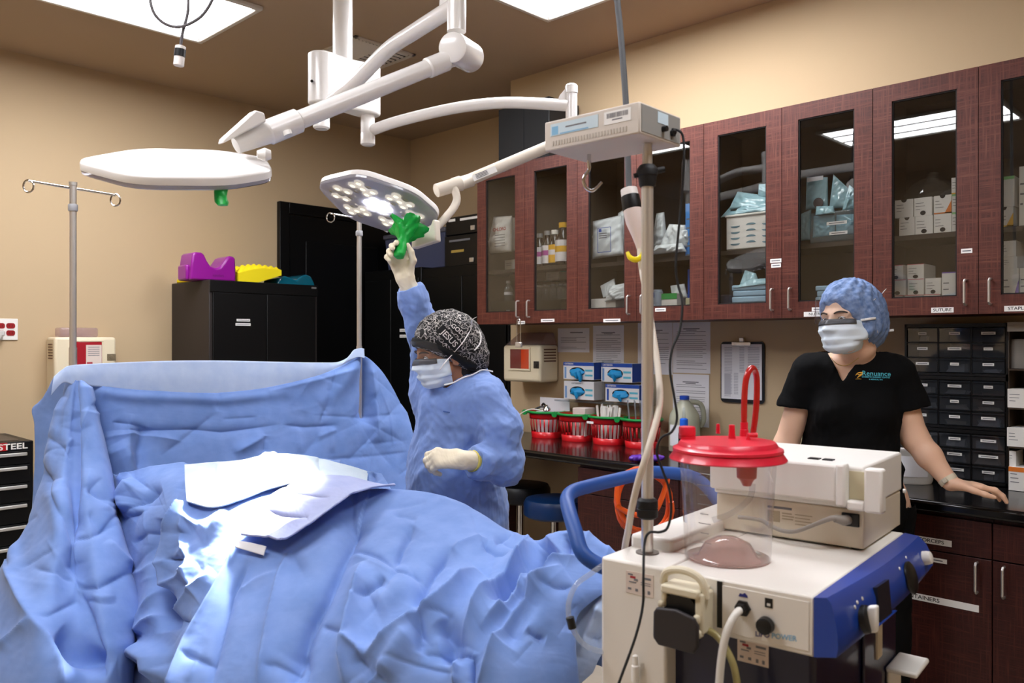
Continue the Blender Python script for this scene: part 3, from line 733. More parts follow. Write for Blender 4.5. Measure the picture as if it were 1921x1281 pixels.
b = CB().box((0, .285, .06), (.13, .434, 1.03)).box((.04, .30, .06), (.60, .434, .925)); b.build('column', M_cart, t, bevel=.006)
b = CB().box((0, .0, .925), (.617, .284, 1.03)).box((.13, .284, .925), (.617, .434, 1.03)); b.build('upper_body', M_cart, t, bevel=.004)
b = CB().box((.122, .335, 1.0), (.60, .437, 1.055)); b.build('raised_tray', M_cart, t, bevel=.008)
b = CB(); y0, y1, z0, z1 = .008, .168, .934, 1.020; w = .0022
b.box((-.0015, y0, z0), (0, y1, z1)); pn = b.build('connector_panel', M_cart, t, bevel=.001)
CB().box((-.002, .168, .94), (.001, .178, 1.026)).build('gasket_strip', M_black, t)
for sy in (.05, .38):
    for sx in (.07, .55):
        m = CB(); m.cyl((sx, sy - .012, .04), (sx, sy + .012, .04), .04, n=28).box((sx - .012, sy - .016, .04), (sx + .012, sy - .012, .09)).box((sx - .012, sy + .012, .04), (sx + .012, sy + .016, .09)); m.build('castor', M_rubber, t)
# console wedge on the right side
prof = [(0, 1.029), (-.022, 1.033), (-.030, 1.024), (-.036, 1.0), (-.040, .970), (-.041, .948), (-.038, .934), (0, .926)]
prof2 = [(0, 1.029), (-.030, 1.026), (-.046, 1.010), (-.058, .985), (-.060, .965), (-.048, .945), (-.03, .935), (0, .93)]
def lerpP(a, b, k): return [(p[0] * (1 - k) + q[0] * k, p[1] * (1 - k) + q[1] * k) for p, q in zip(a, b)]
rings = []
for k in range(13):
    s_ = k / 12; bulge = math.sin(s_ * math.pi) * .012
    rings.append([(.0 + .620 * s_, p[0] - bulge * (1 if p[0] < 0 else 0), p[1]) for p in lerpP(prof, prof2, s_)])
cn = CB().loft(rings).build('console', M_blue, t, smooth=30)
def cface(xl, zl, out=0.0):
    """point on the slanting console face"""
    s_ = xl / .62; P = lerpP(prof, prof2, s_); bulge = math.sin(s_ * math.pi) * .012
    zs = [p[1] for p in P[1:7]][::-1]; ys = [p[0] for p in P[1:7]][::-1]
    return Vector((xl, float(np.interp(zl, zs, ys)) - bulge - out, zl))
kn = CB(); fx = Vector((0, -1, .25)).normalized()
kn.lathe(cface(.115, .972), fx, [(0, .026), (.010, .024), (.012, .02)], 28); ko = kn.build('selector_knob', M_black, cn)
m = CB(); m.prism([cface(.115, .972) + Vector((-.008, 0, -.024)) + fx * .008, cface(.115, .972) + Vector((.008, 0, -.024)) + fx * .008, cface(.115, .972) + Vector((.008, 0, .024)) + fx * .008, cface(.115, .972) + Vector((-.008, 0, .024)) + fx * .008], fx * .018)
m.build('grip', M_white, ko, bevel=.004)
m = CB(); m.lathe(cface(.40, .985), fx, [(0, .033), (.004, .033), (.008, .028), (.012, .012)], 28); m.build('large_knob', M_black, cn)
m = CB(); m.lathe(cface(.545, .995), fx, [(0, .015), (.008, .015), (.016, .013), (.018, .009)], 20); m.build('small_knob', M_white, cn)
m = CB(); q = [cface(.185, .948) - fx * .01, cface(.255, .948) - fx * .01, cface(.255, 1.012) - fx * .01, cface(.185, 1.012) - fx * .01]; m.prism(q, fx * .018); m.build('display_window', mat('display_glass', '#23262c', .12), cn)
m = CB(); q = [cface(.17, .938), cface(.285, .938), cface(.285, .947), cface(.17, .947)]; m.prism(q, fx * .012); m.build('display_ledge', M_blue, cn, bevel=.003)
m = CB()
for xl, zl in ((.085, 1.0), (.10, 1.005), (.125, 1.006), (.355, 1.012), (.43, 1.018)):
    m.lathe(cface(xl, zl), fx, [(0, .0035), (.0015, .003)], 10)
m.build('panel_mark', M_white, cn)
b = CB().box((.32, .005, .30), (.56, .012, .90)); b.build('side_panel', M_navy, t, bevel=.003)
b = CB().box((.40, .001, .80), (.437, .006, .905)); sp_ = b.build('side_sticker', mat('sticker_cream', '#d8cdb5', .6), t)
b = CB().box((.47, -.06, .752), (.585, .004, .764)).box((.48, -.004, .68), (.575, .005, .755)); b.build('side_tray', M_cart, t, bevel=.006)
# stickers
M_stk = mat('sticker_pinkish', '#dccdc3', .6); M_red = mat('red_print', '#a8323a', .6)
def sticker(name, p0, p1, xl, lines, parent, red=True):
    """label on the front face (normal -x)"""
    m = CB(); y0, y1 = p0[0], p1[0]; z1, z0 = p0[1], p1[1]; m.m0(M_stk); m.box((xl - .0012, y0, z0), (xl, y1, z1), M_stk)
    w = y0 - y1; h = z1 - z0
    for (a, b, c, d, r) in lines: m.box((xl - .0016, y0 - w * a, z1 - h * b), (xl - .0012, y0 - w * c, z1 - h * d), M_red if r else M_grey_ink)
    return m.build(name, None, parent, smooth=0)
L_ = [(.08, .10, .26, .17, 0), (.16, .2, .36, .30, 1), (.3, .3, .44, .4, 0), (.6, .16, .92, .26, 0), (.12, .45, .38, .5, 0), (.55, .4, .9, .43, 0), (.55, .5, .9, .53, 0), (.08, .74, .2, .84, 0), (.35, .74, .45, .86, 0), (.6, .74, .68, .9, 0), (.8, .74, .88, .9, 0)]
sticker('rating_sticker', (.374, 1.012), (.312, .968), 0, L_, t)
sticker('rating_sticker', (.155, .915), (.095, .872), .039, L_, t)
# pump head
pc = Vector((0, .228, 0)); m = CB()
m.box((-.055, .190, 1.0), (0, .268, 1.016)); m.box((-.05, .184, .935), (-.002, .200, 1.01)); m.box((-.05, .258, .972), (-.002, .270, 1.01)); m.box((-.012, .186, .93), (0, .270, 1.0))
m.box((-.058, .188, .955), (-.03, .2, .972)); m.box((-.058, .186, .93), (-.036, .196, .945)); m.box((-.056, .262, .972), (-.04, .274, .984))
pump = m.build('pump_head', M_gum, t, bevel=.004)
m = CB(); P = [(-.03, .274, 1.012), (-.034, .266, 1.034), (-.036, .240, 1.044), (-.036, .212, 1.042), (-.036, .192, 1.03), (-.034, .184, 1.0)]
m.tube(P, .0075, 10, smooth=5); m.build('lever', M_gum, pump)
m = CB().cyl((-.048, .230, .972), (-.008, .230, .972), .033, n=28); m.build('rotor', M_black, pump)
m = CB(); ol = [(-.046, .014), (-.040, .024), (0, .028), (.036, .02), (.045, .006), (.045, -.03), (.036, -.046), (-.036, -.046), (-.047, -.034)]
m.plate((-.056, .231, .950), (0, -1, 0), (0, .0, 1), ol, .010); m.build('flap', M_dgrey, pump, bevel=.004, seg=3)
# fittings, knob, marks on the connector panel
m = CB().lathe((-.001, .127, .986), (-1, 0, 0), [(0, .015), (.006, .015), (.007, .011), (.016, .010), (.017, .006)], 6); m.build('hose_fitting', M_black, t)
m = CB().lathe((-.001, .082, .966), (-1, 0, 0), [(0, .012), (.004, .012), (.005, .0155), (.018, .0145), (.020, .011)], 24); m.build('regulator_knob', M_black, t)
m = CB(); m.m0(M_black); m.box((-.0025, .072, .996), (-.001, .086, 1.013), M_black).box((-.003, .076, .9995), (-.0025, .082, 1.004), M_white); m.build('switch_mark', None, t, smooth=0)
M_lblue = mat('print_light_blue', '#7fb4d6', .6); M_dblue = mat('print_dark_blue', '#2b2f78', .6)
m = CB(); m.m0(M_dblue); O = Vector((-.0018, 0, 0)); m.text((-.0018, .104, .944), (0, -1, .10), (0, 0, 1), 'LIPO', .013, M_dblue, 'LEFT', .02); m.text((-.0018, .074, .947), (0, -1, .10), (0, 0, 1), 'POWER', .013, M_lblue, 'LEFT', .02)
m.plate((-.0016, .136, 1.006), (0, -1, 0), (0, 0, 1), [(0, 0), (.018, 0), (.017, .004), (.012, .008), (.008, .005), (.003, .006)], .0006, M_dblue); m.build('panel_print', None, t, smooth=0)
M_hose = mat('milky_hose', '#dcd8d0', .3, alpha=1); M_hosey = mat('amber_hose', '#9a8f5e', .35)
m = CB().tube([(-.014, .127, .986), (-.03, .131, .978), (-.045, .138, .955), (-.052, .144, .92), (-.056, .148, .87), (-.057, .15, .80), (-.05, .15, .60), (-.03, .15, .3)], .0072, 14, smooth=5); m.build('hose', M_hose, t)
m = CB().tube([(-.02, .190, .938), (-.022, .170, .932), (-.026, .150, .915), (-.03, .132, .885), (-.034, .122, .84), (-.036, .115, .78), (-.02, .11, .6), (.0, .11, .3)], .0066, 12, smooth=5); plab(m.build('hose', M_hosey, t), 'amber hose')
m = CB().lathe((-.012, .346, .80), (0, 0, 1), [(0, .008), (.03, .008), (.032, .006), (.05, .0055), (.052, .002)], 16); m.build('hose_nozzle', M_white, t)
# blue tube handle on the left side
hp = [at(1160, 1070, d=1.735), at(1120, 1058, d=1.735), at(1092, 1036, d=1.745), at(1080, 1000, d=1.78), at(1068, 960, d=1.84), at(1064, 935, d=1.90), at(1076, 921, d=1.95), at(1105, 912, d=2.0), at(1150, 901, d=2.06), at(1200, 890, d=2.12), at(1235, 886, d=2.16)]
w0 = MC @ Vector((.57, .50, 1.11)); w1 = MC @ Vector((.575, .43, 1.045))
MB().tube(hp + [w0, w1], .0165, 20, smooth=5).build('handle', M_hblue, t)
# clear loop hanging over the drape
m = MB().tube([MC @ Vector((.02, .434, .96)), at(1140, 1058, d=1.72), at(1105, 1078, d=1.70), at(1080, 1098, d=1.69), at(1067, 1130, d=1.68), at(1068, 1160, d=1.68), at(1080, 1190, d=1.68), at(1100, 1212, d=1.69), at(1128, 1222, d=1.70), at(1150, 1224, d=1.71), MC @ Vector((.02, .434, .835))], .0055, 12, smooth=6)
hl = m.build('drain_loop', glassy('clear_tubing', '#f2f4f6', 1.45, .05, 1.2, .22, '#e8eef6'), t)
MB().cyl(at(1069, 1158, d=1.68), at(1074, 1178, d=1.68), .0085, n=16).build('tube_connector', M_black, hl)
# pole carrying the scale
PX = MC @ Vector((.084, .373, 0)); ZBX = 1.885
t2 = thing('support_pole', 'brushed steel pole rising from the cart to the weighing scale', 'pole', (PX.x, PX.y, 1.03))
MB().cyl((PX.x, PX.y, 1.030), (PX.x, PX.y, 1.84), .0125, n=28).cyl((PX.x, PX.y, 1.84), (PX.x, PX.y, ZBX), .0105, n=28).build('pole', M_steel, t2)
MB().lathe((PX.x, PX.y, 1.030), (0, 0, 1), [(0, .024), (.003, .024), (.004, .014)], 28).build('pole_flange', mat('flange_dark', '#6a625c', .4, .6), t2)
MB().lathe((PX.x, PX.y, 1.102), (0, 0, 1), [(0, .016), (.004, .0215), (.020, .0225), (.022, .021), (.024, .0225), (.038, .0215), (.043, .016)], 28).build('grip_collar', M_rubber, t2)
m = MB().lathe((PX.x, PX.y, 1.795), (0, 0, 1), [(0, .0155), (.004, .0175), (.022, .0195), (.024, .0215), (.034, .0225), (.040, .020), (.046, .015)], 28)
m.cyl((PX.x, PX.y, 1.825), Vector((PX.x, PX.y, 1.832)) + RGT * .036, .008, .006, n=12).cyl((PX.x, PX.y, 1.825), Vector((PX.x, PX.y, 1.818)) - RGT * .028, .006, .005, n=12); m.build('clamp_knob', M_rubber, t2)
# weighing scale
q = Vector((1.352, .960, 0)); MS = Matrix.Translation(q) @ Matrix.Rotation(R(2.5), 4, 'Z')
M_scale = mat('scale_grey_white', '#d3cabf', .45); M_scaled = mat('scale_end_grey', '#8d8b86', .5)
t = thing('weighing_scale', 'grey white box scale with barcode sticker and hook on top of the pole', 'scale', (PX.x, PX.y, ZBX))
m = MB(MS).box((0, 0, ZBX + .0005), (.160, .243, ZBX + .064)); bx_ = m.build('housing', M_scale, t, bevel=.003)
MB(MS).box((.006, -.0015, ZBX + .006), (.154, .002, ZBX + .060)).build('end_plate', M_scaled, t, smooth=0)
m = MB(MS); m.m0(mat('label_pale_blue', '#c7d9e2', .5)); lb = MATS['label_pale_blue']
m.box((-.001, .100, ZBX + .030), (0, .226, ZBX + .056), lb); m.box((-.0014, .205, ZBX + .032), (-.001, .222, ZBX + .050), M_lblue).box((-.0014, .125, ZBX + .0315), (-.001, .20, ZBX + .034), M_lblue)
m.box((-.0014, .13, ZBX + .043), (-.001, .185, ZBX + .046), M_grey_ink)
m.build('sticker', None, t, smooth=0); m = MB(MS); m.m0(M_label); m.box((-.001, .020, ZBX + .030), (0, .085, ZBX + .056), M_label)
rnd = random.Random(5); y = .078
while y > .027:
    w = rnd.choice((.001, .0016, .0024)); m.box((-.0014, y - w, ZBX + .042), (-.001, y, ZBX + .052), M_grey_ink); y -= w + rnd.choice((.001, .0016))
m.box((-.0014, .04, ZBX + .0365), (-.001, .065, ZBX + .039), M_grey_ink)
m.build('barcode_sticker', None, t, smooth=0); MB(MS).box((.065, -.0024, ZBX + .034), (.105, -.0015, ZBX + .057)).build('sticker', lb, t, smooth=0)
m = MB(MS)
for k in range(26): m.box((-.0012, .03 + k * .0075, ZBX + .009), (0, .034 + k * .0075, ZBX + .019))
m.build('vent_rib', mat('scale_rib', '#c2b9ae', .5), t, smooth=0)
hk = at(1105, 290, z=ZBX)
dpt = (hk - Vector((0, 0, CZ))).dot(FWD)
P = [Vector((hk.x, hk.y, ZBX + .004)), at(1105, 305, d=dpt), at(1105, 318, d=dpt), at(1098, 328, d=dpt), at(1095, 340, d=dpt), at(1100, 353, d=dpt), at(1110, 358, d=dpt), at(1120, 352, d=dpt), at(1129, 342, d=dpt)]
MB().tube(P, [.0045, .0045, .0038, .0038, .0038, .0038, .0038, .0038, .0036], 12, smooth=5).build('hook', M_chrome, t)
m = MB(MS).cyl((.085, -.001, ZBX + .024), (.085, -.012, ZBX + .024), .006, n=14).cyl((.12, -.001, ZBX + .022), (.12, -.008, ZBX + .022), .007, n=14); m.build('socket', M_black, t)
s0 = MS @ Vector((.12, -.008, ZBX + .022))
kp = [s0, at(1262, 243, d=1.73), at(1276, 247, d=1.73), at(1282, 262, d=1.73), at(1283, 300, d=1.72), at(1278, 380, d=1.72), at(1268, 489, d=1.71), at(1271, 530, d=1.71), at(1280, 568, d=1.70), at(1275, 620, d=1.69), at(1261, 655, d=1.68), at(1257, 695, d=1.67), at(1265, 745, d=1.66), at(1270, 785, d=1.655), at(1260, 810, d=1.65), at(1240, 822, d=1.65), at(1232, 848, d=1.65), at(1243, 882, d=1.65), at(1256, 920, d=1.64), at(1259, 960, d=1.64), at(1252, 990, d=1.635), at(1238, 998, d=1.63), at(1218, 999, d=1.625), at(1209, 1020, d=1.62), at(1207, 1080, d=1.585), at(1206, 1135, d=1.57), at(1192, 1195, d=1.55), at(1165, 1270, d=1.53), at(1140, 1340, d=1.51)]
MB().tube([s0, s0.lerp(kp[1], .5), kp[1]], [.0055, .005, .004], 12).tube(kp, .0026, 10, smooth=5).build('power_cable', M_rubber, t)
# ---------------------------------------------------------------- suction canister
cc = MC @ Vector((.150, .225, 1.031)); zl = 1.248
M_can = glassy('canister_polycarbonate', '#f8f7f6', 1.6, .04, 1.2, .07, '#fbf6f4')
M_lid = mat('canister_red_lid', '#d81f38', .35, coat=.2)
t = thing('suction_canister', 'clear suction canister with red lid and red looped tube on the cart', 'canister', cc)
prof = [(0, .083), (.003, .0855), (.10, .090), (zl - cc.z - .02, .0965), (zl - cc.z, .097)]
m = MB().lathe(cc, (0, 0, 1), prof, 48, caps=False); ja = m.build('jar', M_can, t, smooth=60)
plab(MB().lathe(cc, (0, 0, 1), [(0, .083), (.004, .083), (.006, .06), (.03, .045), (.042, .02), (.044, .002)], 40).build('jar_base', glassy('canister_pink_base', '#f3e4e0', 1.5, .05, 1.2, .32, '#f2dcd8'), ja, smooth=60), 'domed pinkish jar base')
m = MB(); vdir = math.atan2(-cc.y, -cc.x)
for k in range(9):
    z = .045 + k * .019; r_ = .0855 + z * .055 + .0012; w = .30 if k % 2 == 0 else .2; c0_ = vdir - .5
    ring = [cc + Vector((r_ * math.cos(c0_ + w * (j / 8 - .5)), r_ * math.sin(c0_ + w * (j / 8 - .5)), z)) for j in range(9)]
    m.grid([ring, [p + Vector((0, 0, .0014)) for p in ring]])
    m.box(*[tuple(cc + Vector((r_ * math.cos(c0_ + w * .75) + s * .003, r_ * math.sin(c0_ + w * .75) + s * .003, z + s * .003))) for s in (-1, 1)]) if False else None
m.build('graduation', mat('graduation_grey', '#8a8583', .6), ja, smooth=0)
lz = Vector((cc.x, cc.y, zl))
m = MB().lathe(lz, (0, 0, 1), [(-.016, .1165), (-.014, .1175), (-.004, .1105), (.001, .1085), (.002, .1105), (.007, .1095), (.010, .103), (.012, .100), (.014, .099), (.020, .095), (.021, .094), (.021, .001)], 56)
m.lathe(lz + Vector((0, 0, -.016)), (0, 0, 1), [(0, .1165), (.001, .10), (.016, .098)], 56, caps=False)
ld = m.build('lid', M_lid, t, smooth=28)
def onlid(px, py): 
    p = at(px, py, z=zl + .021); return p
c1 = onlid(1289, 822); MB().lathe(c1, (0, 0, 1), [(0, .0175), (.006, .017), (.0065, .0165), (.007, .0175), (.022, .0175), (.025, .0155), (.0255, .001)], 28).build('port_cap', M_lid, ld, smooth=35)
c2 = onlid(1347, 813); MB().lathe(c2, (0, 0, 1), [(0, .005), (.006, .0045), (.007, .005), (.021, .0035), (.022, .001)], 16).build('port', M_lid, ld, smooth=35)
c3 = onlid(1373, 822); MB().lathe(c3, (0, 0, 1), [(0, .0075), (.012, .0065), (.013, .0068), (.028, .006), (.029, .001)], 20).build('port', M_lid, ld, smooth=35)
c4 = onlid(1396, 818); MB().lathe(c4, (0, 0, 1), [(0, .010), (.014, .009), (.015, .008), (.03, .008)], 20).build('port', M_lid, ld, smooth=35)
c5 = onlid(1404, 825); MB().tube([c5, c5 + Vector((0, 0, .01)), c5 + Vector((0, 0, .01)) + RGT * .018], .005, 10).build('port', M_lid, ld, smooth=35)
d0 = (c4 - Vector((0, 0, CZ))).dot(FWD)
P = [c4 + Vector((0, 0, .005)), at(1396, 760, d=d0), at(1398, 722, d=d0), at(1403, 700, d=d0 + .003), at(1411, 690, d=d0 + .012), at(1418, 700, d=d0 + .024), at(1420, 725, d=d0 + .03), at(1418, 770, d=d0 + .035), at(1412, 820, d=d0 + .04), at(1410, 832, d=d0 + .04)]
MB().tube(P, .0066, 18, smooth=6).build('loop_tube', mat('red_soft_tube', '#b81f1c', .25, coat=.4), t)
m = MB(); f = lz + RGT * .045 + FWD * .02; m.lathe(f + Vector((0, 0, -.012)), (0, 0, -1), [(0, .022), (.045, .020), (.05, .014), (.062, .008)], 20); plab(m.build('float_valve', mat('valve_translucent_red', '#b8433c', .4), t), 'red float valve under the lid')
m = MB().tube([f + Vector((0, 0, -.07)) + RGT * .012, f + Vector((0, 0, -.10)) + RGT * .006, f + Vector((0, 0, -.13)) - RGT * .03, f + Vector((0, 0, -.145)) - RGT * .07], .006, 10, smooth=5); m.build('dip_tube', M_clear, t)
# ---------------------------------------------------------------- infiltration pump box on the cart
t = thing('infusion_pump', 'white boxy pump unit with grey power lead standing on the cart beside the canister', 'pump', MC @ Vector((.5, .15, 1.03)))
zb, ztp = 1.0348, 1.205
a = lc(1620, 1031, z=zb); e_ = lc(1655, 882, x=a.x - .035)
ztp = e_.z; xf = a.x
M_pump = mat('pump_warm_white', '#e9e5de', .4)
m = CB().box((xf, a.y, zb), (xf + .30, a.y + .33, zb + .082)); m.build('lower_case', mat('pump_beige_metal', '#d6cbb6', .45), t, bevel=.003)
m = CB()
m.box((xf - .004, a.y - .002, zb + .083), (xf + .305, a.y + .335, ztp - .002)); uc = m.build('upper_case', M_pump, t, bevel=.005)
hz = lc(1655, 966, x=xf - .035).z
m = CB(); yA, yB, yC = e_.y, lc(1620, 900, x=xf - .035).y, lc(1585, 900, x=xf - .035).y
m.box((xf - .035, yA, hz), (xf - .003, yB, ztp)); m.box((xf - .035, yC, hz + .006), (xf - .003, yC + .02, ztp + .004)); m.box((xf - .028, yB, hz + .0), (xf - .003, yC, hz + .02))
m.box((xf - .028, yC + .02, hz + .012), (xf - .003, a.y + .335, ztp)); m.build('rear_hood', M_pump, uc, bevel=.005)
m = CB().box((xf - .006, yB, hz + .02), (xf - .003, yC, ztp - .012)); m.build('recess', mat('pump_recess', '#c9bf9f', .5), uc)
m = CB(); p = lc(1525, 860, z=ztp); m.box((p.x, p.y - .012, ztp - .003), (p.x + .02, p.y + .012, ztp + .0005)).box((p.x + .0, p.y - .042, ztp - .003), (p.x + .02, p.y - .02, ztp + .0005)); m.build('slot', M_black, uc)
m = CB(); q = lc(1600, 975, x=xf); m.box((xf - .006, q.y - .014, q.z - .014), (xf, q.y + .022, q.z + .014)); pl = m.build('inlet', M_black, t, bevel=.002)
M_gl = mat('grey_lead', '#9a948c', .45)
m = CB(); s0 = Vector((xf - .006, q.y + .008, q.z)); l1 = lc(1560, 972, x=xf - .04); l2 = lc(1530, 983, x=xf - .045); l3 = lc(1495, 996, x=xf - .04); l4 = lc(1470, 996, x=xf - .03); l5 = lc(1445, 986, x=xf - .02); l6 = lc(1425, 975, x=xf - .02)
m.tube([s0, s0 + Vector((-.012, .004, 0)), s0.lerp(l1, .8)], [.010, .011, .008], 14); m.tube([s0.lerp(l1, .6), l1, l2, l3, l4, l5, l6, l6 + Vector((0, .05, .0))], [.0065, .0055, .0045, .0045, .0045, .0045, .0045, .0045], 12, smooth=5); m.build('power_lead', M_gl, t)
m = CB(); m.m0(M_grey_ink); M_fade = mat('faded_print', '#a89a80', .6); y = lc(1440, 985, x=xf).y
for k, (a0, b0, c0_, d0_) in enumerate(((0, .0, .055, .005), (0, .010, .028, .035), (.033, .012, .055, .015), (.033, .018, .06, .021), (.033, .024, .058, .027), (.062, .012, .1, .014), (.062, .019, .095, .021), (.062, .026, .1, .028), (.062, .033, .09, .035))):
    m.box((xf - .0006, y - a0, zb + .068 - b0), (xf, y - c0_, zb + .068 - d0_), M_fade if k else M_grey_ink)
m.text((xf - .0006, y - .006, zb + .02), (0, -1, 0), (0, 0, 1), 'CE', .011, M_grey_ink); m.build('rating_plate', None, t, smooth=0)
m = CB(); c_ = lc(1697, 921, y=a.y - .003); m.cyl((c_.x, a.y - .006, c_.z), (c_.x, a.y, c_.z), .005, n=12); m.build('side_screw', M_white, uc)
m = CB().box((xf + .20, a.y - .006, zb - .004), (xf + .21, a.y, zb)); 
m = CB()
for sx in (.02, .28):
    for sy in (.02, .31): m.cyl((xf + sx, a.y + sy, zb - .004), (xf + sx, a.y + sy, zb + .002), .012, n=14)
m.build('foot', M_rubber, t)
m = CB().tube([lc(1448, 905, x=xf - .05), lc(1440, 885, x=xf - .05)], .004, 8); m.build('clip', M_white, t)
# ================================================================ people (space: x right, y away from the camera, z up)
MRW = np.array([tuple(RGT), tuple(FWD), tuple(UPV)])
def P_(px, py, d): return np.array([(px - 960.5) / FPX * d, d, CZ + (640.5 - py) / FPX * d])
def W_(V): return np.asarray(V) @ MRW
def nz(v): v = np.array(v, float); return v / np.linalg.norm(v)
def hand(F, wr, D, N, T, curl, thumb, s=1.0, off=0, spread=(.0, .0, .0, .0), k=.006):
    D, N, T = nz(D), nz(N), nz(T); wr = np.array(wr, float)
    kn = [(.088, .028), (.092, .009), (.087, -.010), (.079, -.027)]
    ph = [(.042, .026, .021), (.046, .029, .022), (.043, .028, .022), (.034, .021, .019)]
    rr = [(.0098, .0086, .0078, .0066), (.0100, .0088, .0080, .0068), (.0096, .0084, .0076, .0064), (.0084, .0074, .0068, .0058)]
    tips = []
    for i in range(4):
        b = wr + (D * kn[i][0] + T * kn[i][1]) * s
        F.cap(wr + T * kn[i][1] * .62 * s, b, .0150 * s, .0115 * s, .014, w=N, sq=.9, off=off)
        a = 0; p = b; sp = math.radians(spread[i]); d0 = nz(D * math.cos(sp) + T * math.sin(sp))
        for j in range(3):
            a += math.radians(curl[i][j]); d = d0 * math.cos(a) + N * math.sin(a); q = p + d * ph[i][j] * s
            F.cap(p, q, rr[i][j] * s, rr[i][j + 1] * s, k if j else .010, off=off); p = q
        tips.append(p)
    p = wr + (D * .022 + T * .022) * s
    F.cap(wr + D * .01 * s, p, .016 * s, .015 * s, .014, off=off)
    for j, (l, r0, r1) in enumerate(((.044, .0145, .0112), (.034, .0108, .0098), (.028, .0098, .0074))):
        v = thumb[j]; d = nz(D * v[0] + T * v[1] + N * v[2]); q = p + d * l * s; F.cap(p, q, r0 * s, r1 * s, .010 if j == 0 else k, off=off); p = q
    return tips, p
def head_frame(c, f, roll=0):
    f = nz(f); u = np.array([0, 0, 1.]); l = nz(np.cross(u, f)); u = np.cross(f, l)
    a = R(roll); l, u = l * math.cos(a) + u * math.sin(a), u * math.cos(a) - l * math.sin(a)
    return np.array(c, float), np.array([f, l, u])          # rows: forward, left, up
def HL(H, p): return H[0] + np.asarray(p, float) @ H[1]
def HM(H): return Matrix([[float(H[1][j][i]) for j in range(3)] for i in range(3)])
def head(F, H):
    M = HM(H); g = lambda *p: HL(H, p)
    F.ell(g(-.014, 0, .034), (.099, .077, .094), M, 0)
    F.ell(g(.028, 0, -.035), (.062, .060, .076), M, .03)
    F.ell(g(.066, 0, -.090), (.022, .027, .020), M, .02)
    for s in (1, -1):
        F.ell(g(.055, .036 * s, -.022), (.027, .025, .026), M, .02)
        F.cap(g(.081, .012 * s, .026), g(.068, .048 * s, .024), .011, .009, .012)
        F.ell(g(-.010, .079 * s, -.012), (.017, .009, .031), M, .006)
        F.cap(g(.02, .055 * s, -.05), g(.05, .035 * s, -.085), .02, .018, .02)
    for s in (1, -1): F.ell(g(.100, .031 * s, .005), (.019, .0185, .0125), M, .008, '-')
    for s in (1, -1):
        F.cap(g(.0785, .020 * s, .0155), g(.0735, .044 * s, .0135), .0055, .005, .005)
        F.cap(g(.0795, .021 * s, -.007), g(.0735, .043 * s, -.007), .005, .005, .005)
    F.cap(g(.088, 0, .016), g(.110, 0, -.022), .0075, .0095, .012)
    for s in (1, -1): F.ell(g(.103, .011 * s, -.026), (.011, .008, .008), M, .006)
    F.cap(g(.089, -.018, -.058), g(.089, .018, -.058), .006, .006, .008); F.cap(g(.087, -.014, -.068), g(.087, .014, -.068), .0065, .0065, .008)
    F.cap(g(-.022, 0, -.05), g(-.042, 0, -.095), .054, .050, .03)
from mathutils.bvhtree import BVHTree
def bvh(V, F): return BVHTree.FromPolygons([tuple(v) for v in V], [tuple(int(i) for i in f) for f in F])
def shell(H, B, au, zv, off, rmax=.3):
    """sheet of points hugging the head: au = azimuths (0 = nose, + = left), zv = heights; off(a, z) = stand-off"""
    out = []
    for z in zv:
        row = []
        for a in au:
            d = np.array([math.cos(R(a)), math.sin(R(a)), 0]); ax = HL(H, (-.01, 0, z)); dw = d @ H[1]
            hit = B.ray_cast(Vector(ax + dw * rmax), Vector(-dw), rmax); r = (np.array(hit[0]) - ax) @ dw if hit[0] is not None else .06
            row.append((a, z, r))
        out.append(row)
    return out
def gridmesh(P):
    P = np.array(P); n, k = P.shape[:2]; V = P.reshape(-1, 3)
    F = np.array([(i * k + j, (i + 1) * k + j, (i + 1) * k + j + 1, i * k + j + 1) for i in range(n - 1) for j in range(k - 1)]); return V, F
def thick(o, t, off=0):
    m = o.modifiers.new('thickness', 'SOLIDIFY'); m.thickness = t; m.offset = off; return o
def surgical_mask(H, B, parent, m, pleats=3, drop=0.0):
    au = np.linspace(-72, 72, 45); zv = np.linspace(-.112, .004, 27)
    S = shell(H, B, au, zv, None); P = []
    A = np.array([[c[2] for c in r] for r in S])
    for _ in range(10):      # drape: smooth and keep outside the face
        B_ = A.copy(); B_[1:-1, 1:-1] = (A[:-2, 1:-1] + A[2:, 1:-1] + A[1:-1, :-2] + A[1:-1, 2:]) / 4; A = np.maximum(A, B_)
    for i, z in enumerate(zv):
        row = []
        for j, a in enumerate(au):
            t = (z - zv[0]) / (zv[-1] - zv[0]); e = abs(a) / 72; puff = .006 + .008 * (1 - e ** 2) * math.sin(math.pi * min(1, max(0, t)) ** .9)
            pl = .0035 * (((t * (pleats + 1)) % 1) - .5) * (1 - e ** 4)
            zz = z + (1 - e ** 2) * .0 + (0.012 * (e ** 2) if t < .35 else -.012 * e ** 2 * max(0, t - .35) / .65)
            r = A[i, j] + puff + pl; row.append(HL(H, (-.01 + r * math.cos(R(a)), r * math.sin(R(a)), zz)))
        P.append(row)
    V, F = gridmesh(P); o = npobj('face_mask', W_(V), F, m, parent); return thick(o, .0015), P
def ribbon(P, w, up, m, name, parent, t=.0012):
    """flat strap along points P (person space), width w along 'up'"""
    Q = crom([Vector(p) for p in P], 6); u = Vector(nz(up)); rows = []
    for i, p in enumerate(Q): rows.append([np.array(p - u * w / 2), np.array(p + u * w / 2)])
    V, F = gridmesh(rows); o = npobj(name, W_(V), F, m, parent); return thick(o, t)
def cord(P, r, m, name, parent):
    return MB().tube([Vector(W_(p)) for p in P], r, 8, smooth=6).build(name, m, parent, smooth=60)
def flesh(name, c, rough=.5): return mat(name, c, rough, sub=.08, bump=(300, .04, .0005))
M_skinA = flesh('skin_deep_tan', '#ad7a5a'); M_skinB = flesh('skin_light', '#eabfa2')
